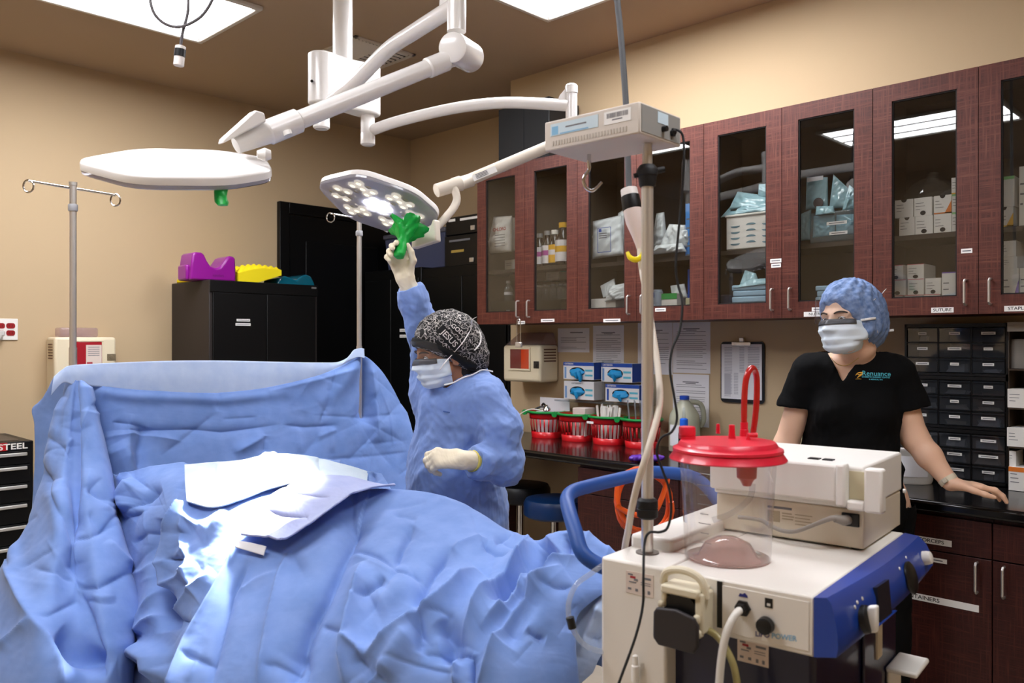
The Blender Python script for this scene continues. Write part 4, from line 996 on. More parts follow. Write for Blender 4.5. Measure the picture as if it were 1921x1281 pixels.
M_glove = mat('latex_glove_cream', '#ece0c4', .45, bump=(140, .12, .001))
M_gown = mat('gown_blue_nonwoven', '#7c99d6', .75, noise=(40, .06), bump=(500, .12, .0006), sheen=.2)
M_maskc = mat('mask_pale_blue', '#e4f0fa', .8, bump=(400, .08, .0005))
M_strap = mat('mask_strap_white', '#f2f0ee', .7)
M_shield = glassy('face_shield_film', '#f2f5f8', 1.5, .03, 1.0, .03)
M_foam = mat('shield_dark_band', '#4a4a4e', .4)
M_eye = mat('eye_white', '#e8e4e0', .25); M_iris = mat('iris_brown', '#3a2417', .2); M_brow = mat('eyebrow_hair', '#3a2a22', .8); M_lash = mat('lash', '#1c1412', .8)
def eyes(H, parent, gaze=(1, 0, 0), lid=0):
    for s in (1, -1):
        c = HL(H, (.0755, .031 * s, .0045)); m = MB(); m.m0(M_eye); g = nz(np.array(gaze) @ H[1])
        m.sphere(Vector(W_(c)), .0125, M_eye, 16, 10)
        m.lathe(Vector(W_(c + g * .0112)), Vector(W_(g)), [(0, .0060), (.0014, .0052), (.0019, .001)], 16, M_iris)
        m.build('eye', None, parent, smooth=60)
        b = [HL(H, (.094 - .0, .013 * s, .0255)), HL(H, (.0925, .028 * s, .030)), HL(H, (.083, .043 * s, .029)), HL(H, (.072, .053 * s, .0235))]
        MB().tube([Vector(W_(p)) for p in b], [.0022, .0032, .003, .0012], 8, smooth=4).build('eyebrow', M_brow, parent, smooth=60)
        b = [HL(H, (.0835, .019 * s, .0085)), HL(H, (.0868, .031 * s, .0125)), HL(H, (.0785, .045 * s, .0080))]
        MB().tube([Vector(W_(p)) for p in b], [.0006, .0009, .0009], 6, smooth=4).build('eyelash', M_lash, parent, smooth=60)
def shield(H, parent, MP, z0=-.008, z1=.095, tilt=.018, wid=72):
    P = []
    for t in np.linspace(0, 1, 14):
        row = []
        for a in np.linspace(-1, 1, 33):
            z = z0 + (z1 - z0) * t; w = wid * (1 - .22 * max(0, t - .55) ** 1.0 * abs(a))
            r = .122 - tilt * t * .3 + .004; an = R(a * w); e = abs(a) ** 6 * .03 * t
            row.append(HL(H, (-.012 + r * math.cos(an) * 1.03, r * .86 * math.sin(an), z - e)))
        P.append(row)
    V, F = gridmesh(P); o = npobj('face_shield', W_(V), F, M_shield, parent)
    # dark anti-glare strip along the upper edge of the mask
    rows = []
    for q in (-5, -4, -3, -2, -1):
        row = []
        for j in range(8, 37):
            ax = HL(H, (-.01, 0, float((MP[q][j] - H[0]) @ H[1][2]))); d = MP[q][j] - ax; row.append(MP[q][j] + d / np.linalg.norm(d) * .0022 + H[1][2] * .0035)
        rows.append(row)
    V, F = gridmesh(rows); thick(npobj('shield_band', W_(V), F, M_foam, o), .0008)
    return o
# ---------------------------------------------------------------- person in the blue gown
gd = 3.04
pr = thing('person', 'person in blue surgical gown and patterned black cap reaching up to the lamp handle', 'person', W_((P_(868, 900, gd)[0], gd, 0)))
HA = head_frame(P_(831, 664, 2.98), (-.85, -.46, -.24), roll=-3)
shR, shL = P_(812, 724, 3.10), P_(908, 744, 2.96)
elR, wrR = P_(795, 612, 3.05), P_(760, 521, 2.985)
elL, wrL = P_(938, 868, 2.90), P_(868, 863, 2.77)
ch = P_(868, 780, 3.06); wa = P_(860, 880, 3.08); hp = P_(865, 960, 3.10)
lat = nz((shL - shR) * np.array([1, 1, 0])); fw = np.array([lat[1], -lat[0], 0])
if fw[1] > 0: fw = -fw
MT = Matrix([[float(c[i]) for c in (lat, fw, np.array([0, 0, 1.]))] for i in range(3)])
def arms(F, off=0, k=.02, hands=True):
    F.chain([shR, elR, wrR], [.052, .040, .027], k, off=off); F.chain([shL, elL, wrL], [.052, .042, .027], k, off=off)
HANDR = dict(D=(-.34, .02, .94), N=(-.05, -1, .0), T=(.94, 0, .34)); HANDL = dict(D=(-1, -.12, .10), N=(-.1, .72, -.70), T=(0, .70, .72))
def handsA(F, off=0):
    hand(F, wrR, HANDR['D'], HANDR['N'], HANDR['T'], [(30, 48, 30), (44, 52, 30), (55, 52, 30), (62, 50, 30)], [(.6, .7, .35), (.95, .12, .3), (1, -.1, .3)], .95, off, (-10, -14, -20, -28))
    hand(F, wrL, HANDL['D'], HANDL['N'], HANDL['T'], [(38, 52, 30), (44, 58, 34), (50, 60, 36), (54, 60, 36)], [(.7, .45, .5), (.9, .1, .45), (1, -.1, .4)], .98, off, (3, 0, -2, -4))
lo = np.array([-.52, 2.55, 0]); hi = np.array([.12, 3.36, 1.82])
F = Field(lo + np.array([0, 0, .0]), hi, .0048)
head(F, HA)
F.cap(HL(HA, (-.03, 0, -.08)), ch + np.array([0, 0, .13]), .052, .06, .03)
F.cap(shR, shL, .06, .06, .03); F.ell(ch, (.15, .105, .17), MT, .05); F.ell(wa, (.135, .10, .15), MT, .05); F.ell(hp, (.165, .12, .15), MT, .05)
for s in (-1, 1):
    a = hp + lat * .085 * s; F.chain([a + np.array([0, 0, -.05]), a + np.array([0, 0, -.40]), a + np.array([0, .02, -.78])], [.085, .056, .040], .03)
    F.cap(a + np.array([0, .02, -.80]), a + fw * .13 + np.array([0, 0, -.80]), .036, .03, .02)
arms(F); handsA(F)
V, Fc = F.mesh(); V = relax(V, Fc, 2, .4); bodyA = npobj('body', W_(V), Fc, M_skinA, pr); BA = bvh(V, Fc)
# gloves
for nm, w_, hd_, e_ in (('R', wrR, HANDR, elR), ('L', wrL, HANDL, elL)):
    G = Field(w_ - .17, w_ + .17, .0026); cu = nz(e_ - w_)
    G.cap(w_, w_ + cu * .055, .0305, .0345, .015)
    if nm == 'R': hand(G, wrR, HANDR['D'], HANDR['N'], HANDR['T'], [(30, 48, 30), (44, 52, 30), (55, 52, 30), (62, 50, 30)], [(.6, .7, .35), (.95, .12, .3), (1, -.1, .3)], .95, .0022, (-10, -14, -20, -28), .004)
    else: hand(G, wrL, HANDL['D'], HANDL['N'], HANDL['T'], [(38, 52, 30), (44, 58, 34), (50, 60, 36), (54, 60, 36)], [(.7, .45, .5), (.9, .1, .45), (1, -.1, .4)], .98, .0022, (3, 0, -2, -4), .004)
    V, Fc = G.mesh(); V = relax(V, Fc, 1, .4); V = V + vnormals(V, Fc) * (crumple(V, 55, 4)[:, None] * .0008); plab(npobj('glove', W_(V), Fc, M_glove, pr), 'cream latex glove')
# gown
G = Field(np.array([-.52, 2.62, .30]), np.array([.12, 3.36, 1.74]), .0058)
G.cap(shR + np.array([.0, 0, -.02]), shL + np.array([0, 0, -.02]), .082, .086, .04); G.cap(ch + np.array([0, 0, .12]) - fw * .02, ch + np.array([0, 0, .16]) - fw * .02, .085, .068, .04)
G.ell(ch - lat * .012, (.185, .145, .19), MT, .06); G.ell(wa + fw * .02 - lat * .015, (.18, .16, .20), MT, .06); G.ell(hp + fw * .02 - lat * .01, (.195, .17, .22), MT, .06)
G.cap(hp, hp + np.array([0, 0, -.38]), .18, .215, .05, w=fw, sq=.85)
G.chain([shL, P_(936, 805, 2.92), elL + np.array([.012, 0, -.012]), elL * .45 + wrL * .55 + np.array([0, 0, -.004]), wrL + nz(elL - wrL) * .045], [.082, .082, .070, .060, .046], .03)
G.chain([shR, elR * .6 + shR * .4, elR, elR * .45 + wrR * .55, wrR + nz(elR - wrR) * .035], [.08, .066, .062, .056, .050], .03)
cR = nz(wrR - elR); G.half(wrR + nz(elR - wrR) * .030, cR, wrR - .12, wrR + .12, .004)
cL = nz(wrL - elL); G.half(wrL + nz(elL - wrL) * .040, cL, wrL - .07, wrL + .07, .004)
nk = ch + np.array([0, 0, .20]) - fw * .01
G.ell(HL(HA, (-.03, 0, -.125)), (.075, .07, .05), HM(HA), .012, '-')
G.half(np.array([0, 0, .36]), (0, 0, -1), np.array([-.6, 2.6, .25]), np.array([.2, 3.4, .4]), .004)
V, Fc = G.mesh(); V = relax(V, Fc, 2, .4); N = vnormals(V, Fc)
dsl = np.minimum(np.linalg.norm(V - elL, axis=1), 9); arm_w = np.exp(-(np.linalg.norm(V - (elL * .7 + shL * .3), axis=1) / .16) ** 2) + np.exp(-(np.linalg.norm(V - elR, axis=1) / .15) ** 2)
amp = .0085 + .007 * np.clip(arm_w, 0, 1)
h = .6 * facets(V * np.array((1, 1, .7)), 17, 21, 4, .4) + .6 * crumple(V, 11, 23, 6, .7, (1, 1, .8)); V = V + N * ((h * amp * 1.25)[:, None]) + N * (facets(V, 34, 5, 4, .15)[:, None] * .0022 + crumple(V, 30, 7, 5, .6)[:, None] * .0018)
gown = npobj('gown', W_(V), Fc, M_gown, pr); plab(gown, 'blue long sleeved surgical gown'); BG = bvh(V, Fc)
# folded white cuffs showing yellow edge at the bent wrist
q = wrL + nz(elL - wrL) * .05
MB().lathe(Vector(W_(q)), Vector(W_(cL)), [(-.004, .0375), (-.002, .0385), (.008, .0375), (.010, .035)], 24, caps=False).build('cuff_edge', mat('cuff_yellow_edge', '#e5d36a', .6), gown)
# small mark on the chest
hit = BG.ray_cast(Vector(P_(838, 771, 2.2)), Vector(nz(P_(838, 771, 3) - P_(838, 771, 2.2))), 2)
if hit[0] is not None:
    p = Vector(W_(np.array(hit[0]))); n_ = Vector(W_(np.array(hit[1]))).normalized(); u_ = (RGT - n_ * RGT.dot(n_)).normalized(); v_ = n_.cross(u_)
    MB().plate(p + n_ * .003 - u_ * .012 - v_ * .003, (u_ - v_ * .15).normalized(), v_, [(0, 0), (.026, 0), (.026, .004), (0, .004)], .0006).build('gown_mark', mat('gown_print', '#3f5da0', .7), gown)
# cap
M_cap = bpy.data.materials.new('doodle_print_cap'); M_cap.use_nodes = True
def cap_mat(m):
    nt = m.node_tree; b = nt.nodes['Principled BSDF']; L = nt.links.new; N = nt.nodes.new; tc = N('ShaderNodeTexCoord')
    n = N('ShaderNodeTexNoise'); n.inputs['Scale'].default_value = 26; n.inputs['Detail'].default_value = 1.5; L(tc.outputs['Object'], n.inputs['Vector'])
    vo = N('ShaderNodeTexVoronoi'); vo.feature = 'DISTANCE_TO_EDGE'; vo.inputs['Scale'].default_value = 44; 
    mp = N('ShaderNodeVectorMath'); mp.operation = 'MULTIPLY_ADD'; mp.inputs[1].default_value = (.05, .05, .05); L(n.outputs['Color'], mp.inputs[0]); L(tc.outputs['Object'], mp.inputs[2]); L(mp.outputs[0], vo.inputs['Vector'])
    w = N('ShaderNodeTexNoise'); w.inputs['Scale'].default_value = 75; w.inputs['Detail'].default_value = 0; L(mp.outputs[0], w.inputs['Vector'])
    a = N('ShaderNodeMath'); a.operation = 'SUBTRACT'; a.inputs[1].default_value = .5; L(w.outputs['Fac'], a.inputs[0])
    c = N('ShaderNodeMath'); c.operation = 'ABSOLUTE'; L(a.outputs[0], c.inputs[0])
    d = N('ShaderNodeMath'); d.operation = 'LESS_THAN'; d.inputs[1].default_value = .020; L(c.outputs[0], d.inputs[0])
    e = N('ShaderNodeMath'); e.operation = 'LESS_THAN'; e.inputs[1].default_value = .026; L(vo.outputs['Distance'], e.inputs[0])
    f = N('ShaderNodeMath'); f.operation = 'MAXIMUM'; L(d.outputs[0], f.inputs[0]); L(e.outputs[0], f.inputs[1])
    mx = N('ShaderNodeMix'); mx.data_type = 'RGBA'; mx.inputs['A'].default_value = lin('#100f10'); mx.inputs['B'].default_value = lin('#cbc5c0'); L(f.outputs[0], mx.inputs['Factor']); L(mx.outputs['Result'], b.inputs['Base Color']); b.inputs['Roughness'].default_value = .8
cap_mat(M_cap)
K = Field(HL(HA, (0, 0, 0)) - .24, HL(HA, (0, 0, 0)) + .24, .0045); M = HM(HA); g = lambda *p: HL(HA, p)
K.ell(g(-.026, 0, .052), (.122, .100, .106), M, 0); K.ell(g(-.075, 0, -.008), (.090, .092, .098), M, .05); K.ell(g(-.112, 0, -.052), (.054, .064, .058), M, .04)
K.half(g(.092, 0, .046), np.array([.133, 0, -.16]) @ HA[1], HA[0] - .3, HA[0] + .3, .008)
V, Fc = K.mesh(); V = relax(V, Fc, 2, .4); N = vnormals(V, Fc); V = V + N * (crumple(V, 22, 8, 4, .8)[:, None] * .0035)
capo = plab(npobj('cap', W_(V), Fc, M_cap, pr), 'black cap with white doodle lettering print'); BK = bvh(V, Fc)
def wrap_text(B, c, u, v, n, txt, size, m, parent, name, bold=.01, lift=.0012):
    vs, fs = font_mesh(txt, 'CENTER', 'CENTER', bold); u, v, n = nz(u), nz(v), nz(n); out = []
    for p in vs:
        q = c + u * p[0] * size + v * p[1] * size + n * .15; h = B.ray_cast(Vector(q), Vector(-n), .4)
        out.append(np.array(h[0]) + n * lift if h[0] is not None else q - n * .15)
    mb = MB(); mb.add([Vector(p) for p in W_(np.array(out))], fs); return mb.build(name, m, parent, smooth=0)
M_print = mat('cap_print_white', '#d8d2cc', .8); M_patch = mat('cap_print_black', '#0d0c0d', .8)
def cap_word(px, py, ang, txt, size, bold=.012):
    c = P_(px, py, 2.9); ray_ = nz(P_(px, py, 3) - np.array([0, 0, CZ])); n = -ray_; a = R(ang)
    u = np.array([math.cos(a), 0, math.sin(a)]); v = np.array([-math.sin(a), 0, math.cos(a)])
    # dark plaque under the word, then the word
    w_ = size * (.62 * len(txt) + .3) / 2; hh = size * .62; P = []
    for t in np.linspace(-1, 1, 7):
        row = []
        for s_ in np.linspace(-1, 1, 17):
            q = c + u * w_ * s_ + v * hh * t + n * .15; h = BK.ray_cast(Vector(q), Vector(-n), .5); row.append(np.array(h[0]) + n * .0010 if h[0] is not None else q - n * .15)
        P.append(row)
    V, F_ = gridmesh(P); npobj('print_patch', W_(V), F_, M_patch, capo)
    wrap_text(BK, c, u, v, n, txt, size, M_print, capo, 'print_word', bold, .0022)
cap_word(843, 635, -47, 'JESUS', .030); cap_word(858, 618, -40, 'GOD', .022); cap_word(857, 603, -25, 'LOVE', .014); cap_word(893, 650, -55, 'JOY', .015); cap_word(800, 648, -34, 'HOPE', .012)
# plain black turned-up band of the cap
P = []
for t in np.linspace(0, 1, 7):
    row = []
    for a in np.linspace(-128, 128, 61):
        d = np.array([math.cos(R(a)), math.sin(R(a)), 0]) @ HA[1]; zb_ = .060 + (.105 * math.cos(R(a)) - .02 - .092) * .83
        ax = HL(HA, (-.02, 0, zb_ + .030 * t)); h = BK.ray_cast(Vector(ax + d * .3), Vector(-d), .3); r = (np.array(h[0]) - ax) @ d if h[0] is not None else .1
        row.append(ax + d * (min(r, .15) + .005 + .004 * math.sin(math.pi * t)))
    P.append(row)
V, Fq = gridmesh(P); thick(npobj('cap_band', W_(V), Fq, mat('cap_band_black', '#0b0a0b', .85), capo), .003)
eyes(HA, pr, (1, .1, -.45))
mk, mp_ = surgical_mask(HA, BA, pr, M_maskc)
shield(HA, pr, mp_, -.012, .075, .03, 66)
def onto(B, px, py, d, lift=.004):
    o = np.array([0, 0, CZ]); r = nz(P_(px, py, 3) - o); h = B.ray_cast(Vector(o + r * 2), Vector(r), 2); return np.array(h[0]) - r * lift if h[0] is not None else P_(px, py, d)
ribbon([P_(825, 694, 2.86), P_(834, 681, 2.86)] + [onto(BK, *q, 2.88) for q in ((850, 663), (866, 645), (878, 627), (884, 612))] + [P_(886, 600, 2.9), P_(893, 595, 2.9)], .006, (1, 0, .4), M_strap, 'mask_tie', pr)
ribbon([P_(884, 604, 2.89)] + [onto(BK, *q, 2.9, .006) for q in ((896, 615), (902, 630), (900, 645), (890, 657))], .005, (1, 0, -.3), M_strap, 'mask_tie', pr)
ribbon([P_(833, 722, 2.87), P_(850, 718, 2.86), P_(870, 708, 2.88), P_(886, 703, 2.93), P_(905, 694, 2.97), P_(925, 697, 2.97)], .0055, (0, 0, 1), M_strap, 'mask_tie', pr)
# dark hair below the cap at the nape
Hh = Field(HL(HA, (-.06, 0, -.07)) - .12, HL(HA, (-.06, 0, -.07)) + .12, .005)
Hh.ell(g(-.062, 0, -.075), (.062, .074, .05), M, 0); 
V, Fc = Hh.mesh(); V = V + vnormals(V, Fc) * (crumple(V, 60, 3, 5, .6)[:, None] * .003); npobj('hair', W_(V), Fc, mat('black_hair', '#120d0b', .6, bump=(90, .5, .003)), pr)
# ---------------------------------------------------------------- person in black scrubs leaning on the worktop
wd = 2.86
pr = thing('person', 'person in black scrub top and blue bouffant cap leaning one hand on the worktop', 'person', W_((P_(1600, 900, wd)[0], wd, 0)))
HB = head_frame(P_(1592, 601, 2.80), (-.84, -.54, -.05), roll=3)
shR, shL = P_(1521, 697, 2.92), P_(1678, 700, 2.83)
elR, wrR = P_(1474, 835, 2.97), P_(1440, 930, 2.93)
elL, wrL = P_(1716, 822, 2.80), P_(1783, 906, 2.715)
ch = P_(1600, 755, 2.90); wa = P_(1602, 850, 2.90); hp = P_(1604, 935, 2.89)
lat = nz((shL - shR) * np.array([1, 1, 0])); fw = np.array([lat[1], -lat[0], 0])
if fw[1] > 0: fw = -fw
MT = Matrix([[float(c[i]) for c in (lat, fw, np.array([0, 0, 1.]))] for i in range(3)])
F = Field(np.array([.82, 2.56, 0]), np.array([1.72, 3.16, 1.69]), .0042)
head(F, HB)
F.cap(HL(HB, (-.040, 0, -.09)), P_(1600, 688, 2.905), .050, .052, .03)
F.cap(P_(1603, 684, 2.90), shR + np.array([.03, 0, .0]), .045, .045, .04); F.cap(P_(1603, 684, 2.90), shL - np.array([.03, 0, 0]), .045, .045, .04)
F.cap(shR, shL, .055, .055, .03); F.ell(ch, (.15, .105, .17), MT, .05); F.ell(wa, (.14, .10, .15), MT, .05); F.ell(hp, (.17, .12, .15), MT, .05)
for s in (-1, 1): F.ell(ch + lat * .065 * s + fw * .07 + np.array([0, 0, -.03]), (.06, .06, .06), MT, .03)
F.cap(P_(1603, 694, 2.90) + fw * .035 - lat * .01, P_(1603, 694, 2.90) + fw * .04 - lat * .11, .010, .009, .02); F.cap(P_(1603, 694, 2.90) + fw * .035 + lat * .01, P_(1603, 694, 2.90) + fw * .04 + lat * .11, .010, .009, .02)
F.chain([shR, elR, wrR], [.050, .041, .027], .02)
F.chain([shL, elL], [.050, .042], .02); F.chain([elL, elL * .6 + wrL * .4, wrL], [.043, .040, .0265], .02)
hD = nz(np.array([.90, -.10, -.10])); hN = nz(np.array([.02, .0, -1])); hT = nz(np.cross(hN, hD))
def handB(F, off=0, k=.005):
    return hand(F, wrL, hD, hN, hT, [(6, 30, 22), (4, 30, 24), (6, 30, 24), (10, 30, 24)], [(.75, .66, .22), (.92, .38, .22), (1, .2, .18)], .98, off, (7, 1, -5, -12), k)
handB(F)
hand(F, wrR, (-.1, -.3, -.95), (.9, 0, -.1), (0, -.95, .3), [(20, 25, 15)] * 4, [(.8, .5, .3), (.9, .2, .3), (1, 0, .2)], .98)
for s in (-1, 1):
    a = hp + lat * .088 * s; F.chain([a + np.array([0, 0, -.05]), a + fw * .03 + np.array([0, 0, -.44]), a + fw * .05 + np.array([0, 0, -.82])], [.09, .058, .04], .03)
    F.cap(a + fw * .05 + np.array([0, 0, -.86]), a + fw * .19 + np.array([0, 0, -.86]), .034, .028, .02)
V, Fc = F.mesh(); V = relax(V, Fc, 2, .35); zmin = V[:, 2].min(); bodyB = npobj('body', W_(V), Fc, M_skinB, pr); BB = bvh(V, Fc)
# scrub top
M_scrub = mat('black_scrub_cloth', '#070708', .9, bump=(420, .15, .0006), spec=.2)
G = Field(np.array([.84, 2.60, .66]), np.array([1.50, 3.16, 1.44]), .005)
G.cap(P_(1603, 694, 2.895), shR + np.array([.02, 0, -.005]), .070, .060, .03); G.cap(P_(1603, 694, 2.895), shL + np.array([-.02, 0, -.005]), .070, .060, .03)
G.cap(P_(1630, 682, 2.885), shL - np.array([.04, 0, 0]), .056, .058, .02); G.cap(P_(1572, 684, 2.905), shR + np.array([.04, 0, 0]), .056, .058, .02); G.cap(shR, shL, .066, .066, .03); G.ell(ch, (.168, .128, .19), MT, .05); G.ell(wa, (.180, .145, .18), MT, .06); G.ell(hp, (.205, .17, .19), MT, .06)
for s in (-1, 1): G.ell(ch + lat * .07 * s + fw * .078 + np.array([0, 0, -.03]), (.07, .068, .07), MT, .04)
G.chain([shR, shR * .5 + elR * .5 + np.array([-.012, 0, .01]), elR * .62 + shR * .38], [.066, .062, .060], .012)
G.chain([shL, shL * .5 + elL * .5 + np.array([.016, 0, .01]), elL * .62 + shL * .38 + np.array([.008, 0, 0])], [.066, .064, .064], .012)
def cutp(px0, py0, px1, py1, d): return P_(px0, py0, d), P_(px1, py1, d)
a, b = P_(1466, 763, 2.94), P_(1508, 768, 2.90); n_ = nz(np.cross(b - a, np.array([0, 1, .0]))); n_ = n_ if n_[2] < 0 else -n_
G.half((a + b) / 2, n_, np.array([.80, 2.6, .85]), np.array([1.030, 3.2, 1.3]), .003)
a, b = P_(1682, 771, 2.82), P_(1737, 758, 2.80); n_ = nz(np.cross(b - a, np.array([0, 1, .0]))); n_ = n_ if n_[2] < 0 else -n_
G.half((a + b) / 2, n_, np.array([1.318, 2.5, .85]), np.array([1.6, 3.2, 1.25]), .003)
# V neck: wedge opening cut from the front
vt = P_(1581, 716, 2.75); vl, vr = P_(1550, 652, 2.75), P_(1630, 642, 2.75)
o_ = np.array([0, 0, CZ]); nl = nz(np.cross(vt - o_, vl - o_)); nl = nl if nl[0] < 0 else -nl
nr = nz(np.cross(vr - o_, vt - o_)); nr = nr if nr[0] > 0 else -nr
G._put(np.array([1.0, 2.55, 1.25]), np.array([1.40, 3.0, 1.46]), lambda X, Y, Z: np.maximum(np.maximum((X - vt[0]) * nl[0] + (Y - vt[1]) * nl[1] + (Z - vt[2]) * nl[2], (X - vt[0]) * nr[0] + (Y - vt[1]) * nr[1] + (Z - vt[2]) * nr[2]), 0 * X + Y - 2.93), .003, '-')
G.half(np.array([0, 0, .70]), (0, 0, -1), np.array([.8, 2.5, .6]), np.array([1.6, 3.2, .75]), .003)
V, Fc = G.mesh(); V = relax(V, Fc, 2, .4); N = vnormals(V, Fc)
low = np.clip((1.22 - V[:, 2]) / .25, 0, 1)
V = V + N * ((crumple(V, 8, 31, 5, 1.0, (1, 1, 1.0)) * (.004 + .008 * low))[:, None]) + N * (crumple(V, 24, 6, 4, .8)[:, None] * .0016)
top = plab(npobj('scrub_top', W_(V), Fc, M_scrub, pr), 'black V-neck scrub top with embroidered logo'); BT = bvh(V, Fc)
G = Field(np.array([.9, 2.62, .05]), np.array([1.5, 3.2, .92]), .008)
G.ell(hp + np.array([0, 0, -.02]), (.182, .14, .12), MT, .05)
for s in (-1, 1):
    a = hp + lat * .088 * s; G.chain([a + np.array([0, 0, -.05]), a + fw * .03 + np.array([0, 0, -.44]), a + fw * .05 + np.array([0, 0, -.80])], [.105, .085, .08], .03)
V, Fc = G.mesh(); V = relax(V, Fc, 2, .4); V = V + vnormals(V, Fc) * (crumple(V, 12, 9)[:, None] * .005); npobj('trousers', W_(V), Fc, M_scrub, pr)
for s in (-1, 1):
    a = hp + lat * .088 * s; G = Field(a + fw * .1 - np.array([.2, .2, .96]), a + fw * .1 + np.array([.2, .2, -.74]), .006)
    zf = .036; h0 = a + fw * .03; h0 = np.array([h0[0], h0[1], zf]); t0 = h0 + fw * .17
    G.cap(h0, t0, .046, .040, .02); G.cap(h0 + np.array([0, 0, .03]), h0 + np.array([0, 0, .05]), .045, .045, .02); G.half((0, 0, .001), (0, 0, -1), h0 - .4, h0 + .4, .004)
    V, Fc = G.mesh(); npobj('shoe', W_(V), Fc, M_rubber, pr)
# embroidered logo
def stitch(px, py, txt, size, m, bold=.01, sx=1.0, skew=0):
    o = np.array([0, 0, CZ]); r = nz(P_(px, py, 3) - o); u = np.array([1, -.28, -.02]); v = np.array([0, .08, 1.])
    vs, fs = font_mesh(txt, 'CENTER', 'CENTER', bold); c = P_(px, py, 2.72); out = []
    for p in vs:
        q = c + nz(u) * p[0] * size * sx + v * p[1] * size; rr = nz(q - o); h = BT.ray_cast(Vector(q - rr * .15), Vector(rr), .5); out.append(np.array(h[0]) - rr * .0016 if h[0] is not None else q)
    mb = MB(); mb.add([Vector(p) for p in W_(np.array(out))], fs); return mb.build('embroidery', m, top, smooth=0)
M_thr = mat('thread_teal', '#4fb3c4', .7); M_gold = mat('thread_gold', '#d9a43a', .7)
stitch(1644, 701, 'Renuance', .0225, M_thr, .006, 1.0); stitch(1643, 707.5, 'COSMETIC SURGERY CENTER', .0068, M_thr, .02, .95); stitch(1643, 711.8, '& MEDICAL SPA', .006, M_thr, .02)
def stroke(pts, w):
    o = np.array([0, 0, CZ]); Q = []
    for (px, py) in pts:
        r = nz(P_(px, py, 3) - o); h = BT.ray_cast(Vector(o + r * 2), Vector(r), 2); Q.append(Vector(W_(np.array(h[0]) - r * .001 if h[0] is not None else P_(px, py, 2.75))))
    return Q, w
m = MB()
for pts, w in (([(1605, 704), (1609, 700), (1614, 699), (1618, 698)], [.0006, .0018, .0022, .0010]), ([(1618, 698), (1616, 703), (1611, 706), (1608, 709)], [.001, .0022, .0022, .0007]), ([(1607, 701), (1612, 703), (1616, 701)], [.0005, .0014, .001]), ([(1605, 711), (1611, 710.5), (1616, 711)], [.0006, .001, .0006])):
    Q, w = stroke(pts, w); m.tube(Q, w, 6, smooth=4)
m.build('embroidery', M_gold, top)
eyes(HB, pr, (1, .28, -.02))
_, mp_ = surgical_mask(HB, BB, pr, M_maskc); shield(HB, pr, mp_, -.004, .088, .03, 62)
# bouffant cap
M_bouf = mat('bouffant_blue', '#8aa0c8', .8, noise=(70, .3, '#54709f'), bump=(60, .8, .004))
K = Field(HB[0] - .23, HB[0] + .23, .0042); M = HM(HB); g = lambda *p: HL(HB, p)
K.ell(g(-.019, 0, .043), (.114, .096, .104), M, 0); K.ell(g(-.068, 0, -.020), (.082, .090, .095), M, .05)
for s in (1, -1): K.ell(g(-.014, .072 * s, -.016), (.045, .028, .05), M, .03)
K.half(g(.086, 0, .066), np.array([2.2, 0, -1.]) @ HB[1], HB[0] - .24, HB[0] + .24, .008)
V, Fc = K.mesh(); V = relax(V, Fc, 2, .4); N = vnormals(V, Fc)
L_ = (V - HB[0]) @ HB[1].T; az = np.arctan2(L_[:, 1], L_[:, 0] + .05); el = np.arctan2(L_[:, 2] - .02, np.hypot(L_[:, 0] + .05, L_[:, 1]))
V = V + N * ((.0022 * np.sin(az * 17 + 3 * np.sin(el * 4)) + .0045 * crumple(V, 20, 14, 5, .6))[:, None])
plab(npobj('bouffant_cap', W_(V), Fc, M_bouf, pr), 'light blue wrinkled bouffant cap'); BK2 = bvh(V, Fc)
ribbon([P_(1595, 603, 2.72), P_(1606, 601, 2.73)] + [onto(BK2, *q, 2.75) for q in ((1618, 600), (1632, 598), (1643, 597))], .008, (0, 0, 1), M_strap, 'mask_tie', pr)
ribbon([P_(1594, 634, 2.72), P_(1606, 636, 2.73)] + [onto(BK2, *q, 2.76) for q in ((1618, 636), (1630, 634))], .008, (0, 0, 1), M_strap, 'mask_tie', pr)
ribbon([onto(BK2, 1640, 562, 2.78), P_(1650, 556, 2.78), P_(1661, 543, 2.78)], .010, (1, 0, .9), M_strap, 'mask_tie', pr)
ribbon([onto(BK2, 1646, 622, 2.82), P_(1660, 621, 2.80), P_(1677, 619, 2.80)], .008, (0, 0, 1), M_strap, 'mask_tie', pr)
# necklace and wrist band
def drapeon(B, pts, d, r, m, name, parent):
    return MB().tube([Vector(W_(onto(B, *q, d, .001))) for q in pts], r, 6, smooth=3).build(name, m, parent, smooth=60)
drapeon(BB, [(1558, 668), (1563, 676), (1572, 683), (1583, 686), (1594, 683), (1603, 677), (1611, 671)], 2.8, .0011, mat('gold_chain', '#d8b46a', .3, 1), 'necklace', pr)
ax_ = nz(wrL - elL); bc = wrL - ax_ * .012
m = MB().lathe(Vector(W_(bc)), Vector(W_(ax_)), [(-.009, .0285), (-.0085, .0305), (.0085, .0295), (.009, .0275)], 32, caps=False)
wb = m.build('wrist_band', mat('cream_watch_band', '#ddd3bd', .6), pr)
q = bc + nz(np.array([-.5, -.8, -.2]) - ax_ * np.dot(ax_, [-.5, -.8, -.2])) * .030
MB().cbox((0, 0, 0), (.020, .018, .006)); 
m = MB(Matrix.Translation(Vector(W_(q))) @ Vector(W_(ax_)).to_track_quat('X', 'Z').to_matrix().to_4x4()).cbox((0, 0, 0), (.016, .016, .016)); m.build('watch_body', mat('watch_grey', '#c9c0ac', .4), wb, bevel=.003)
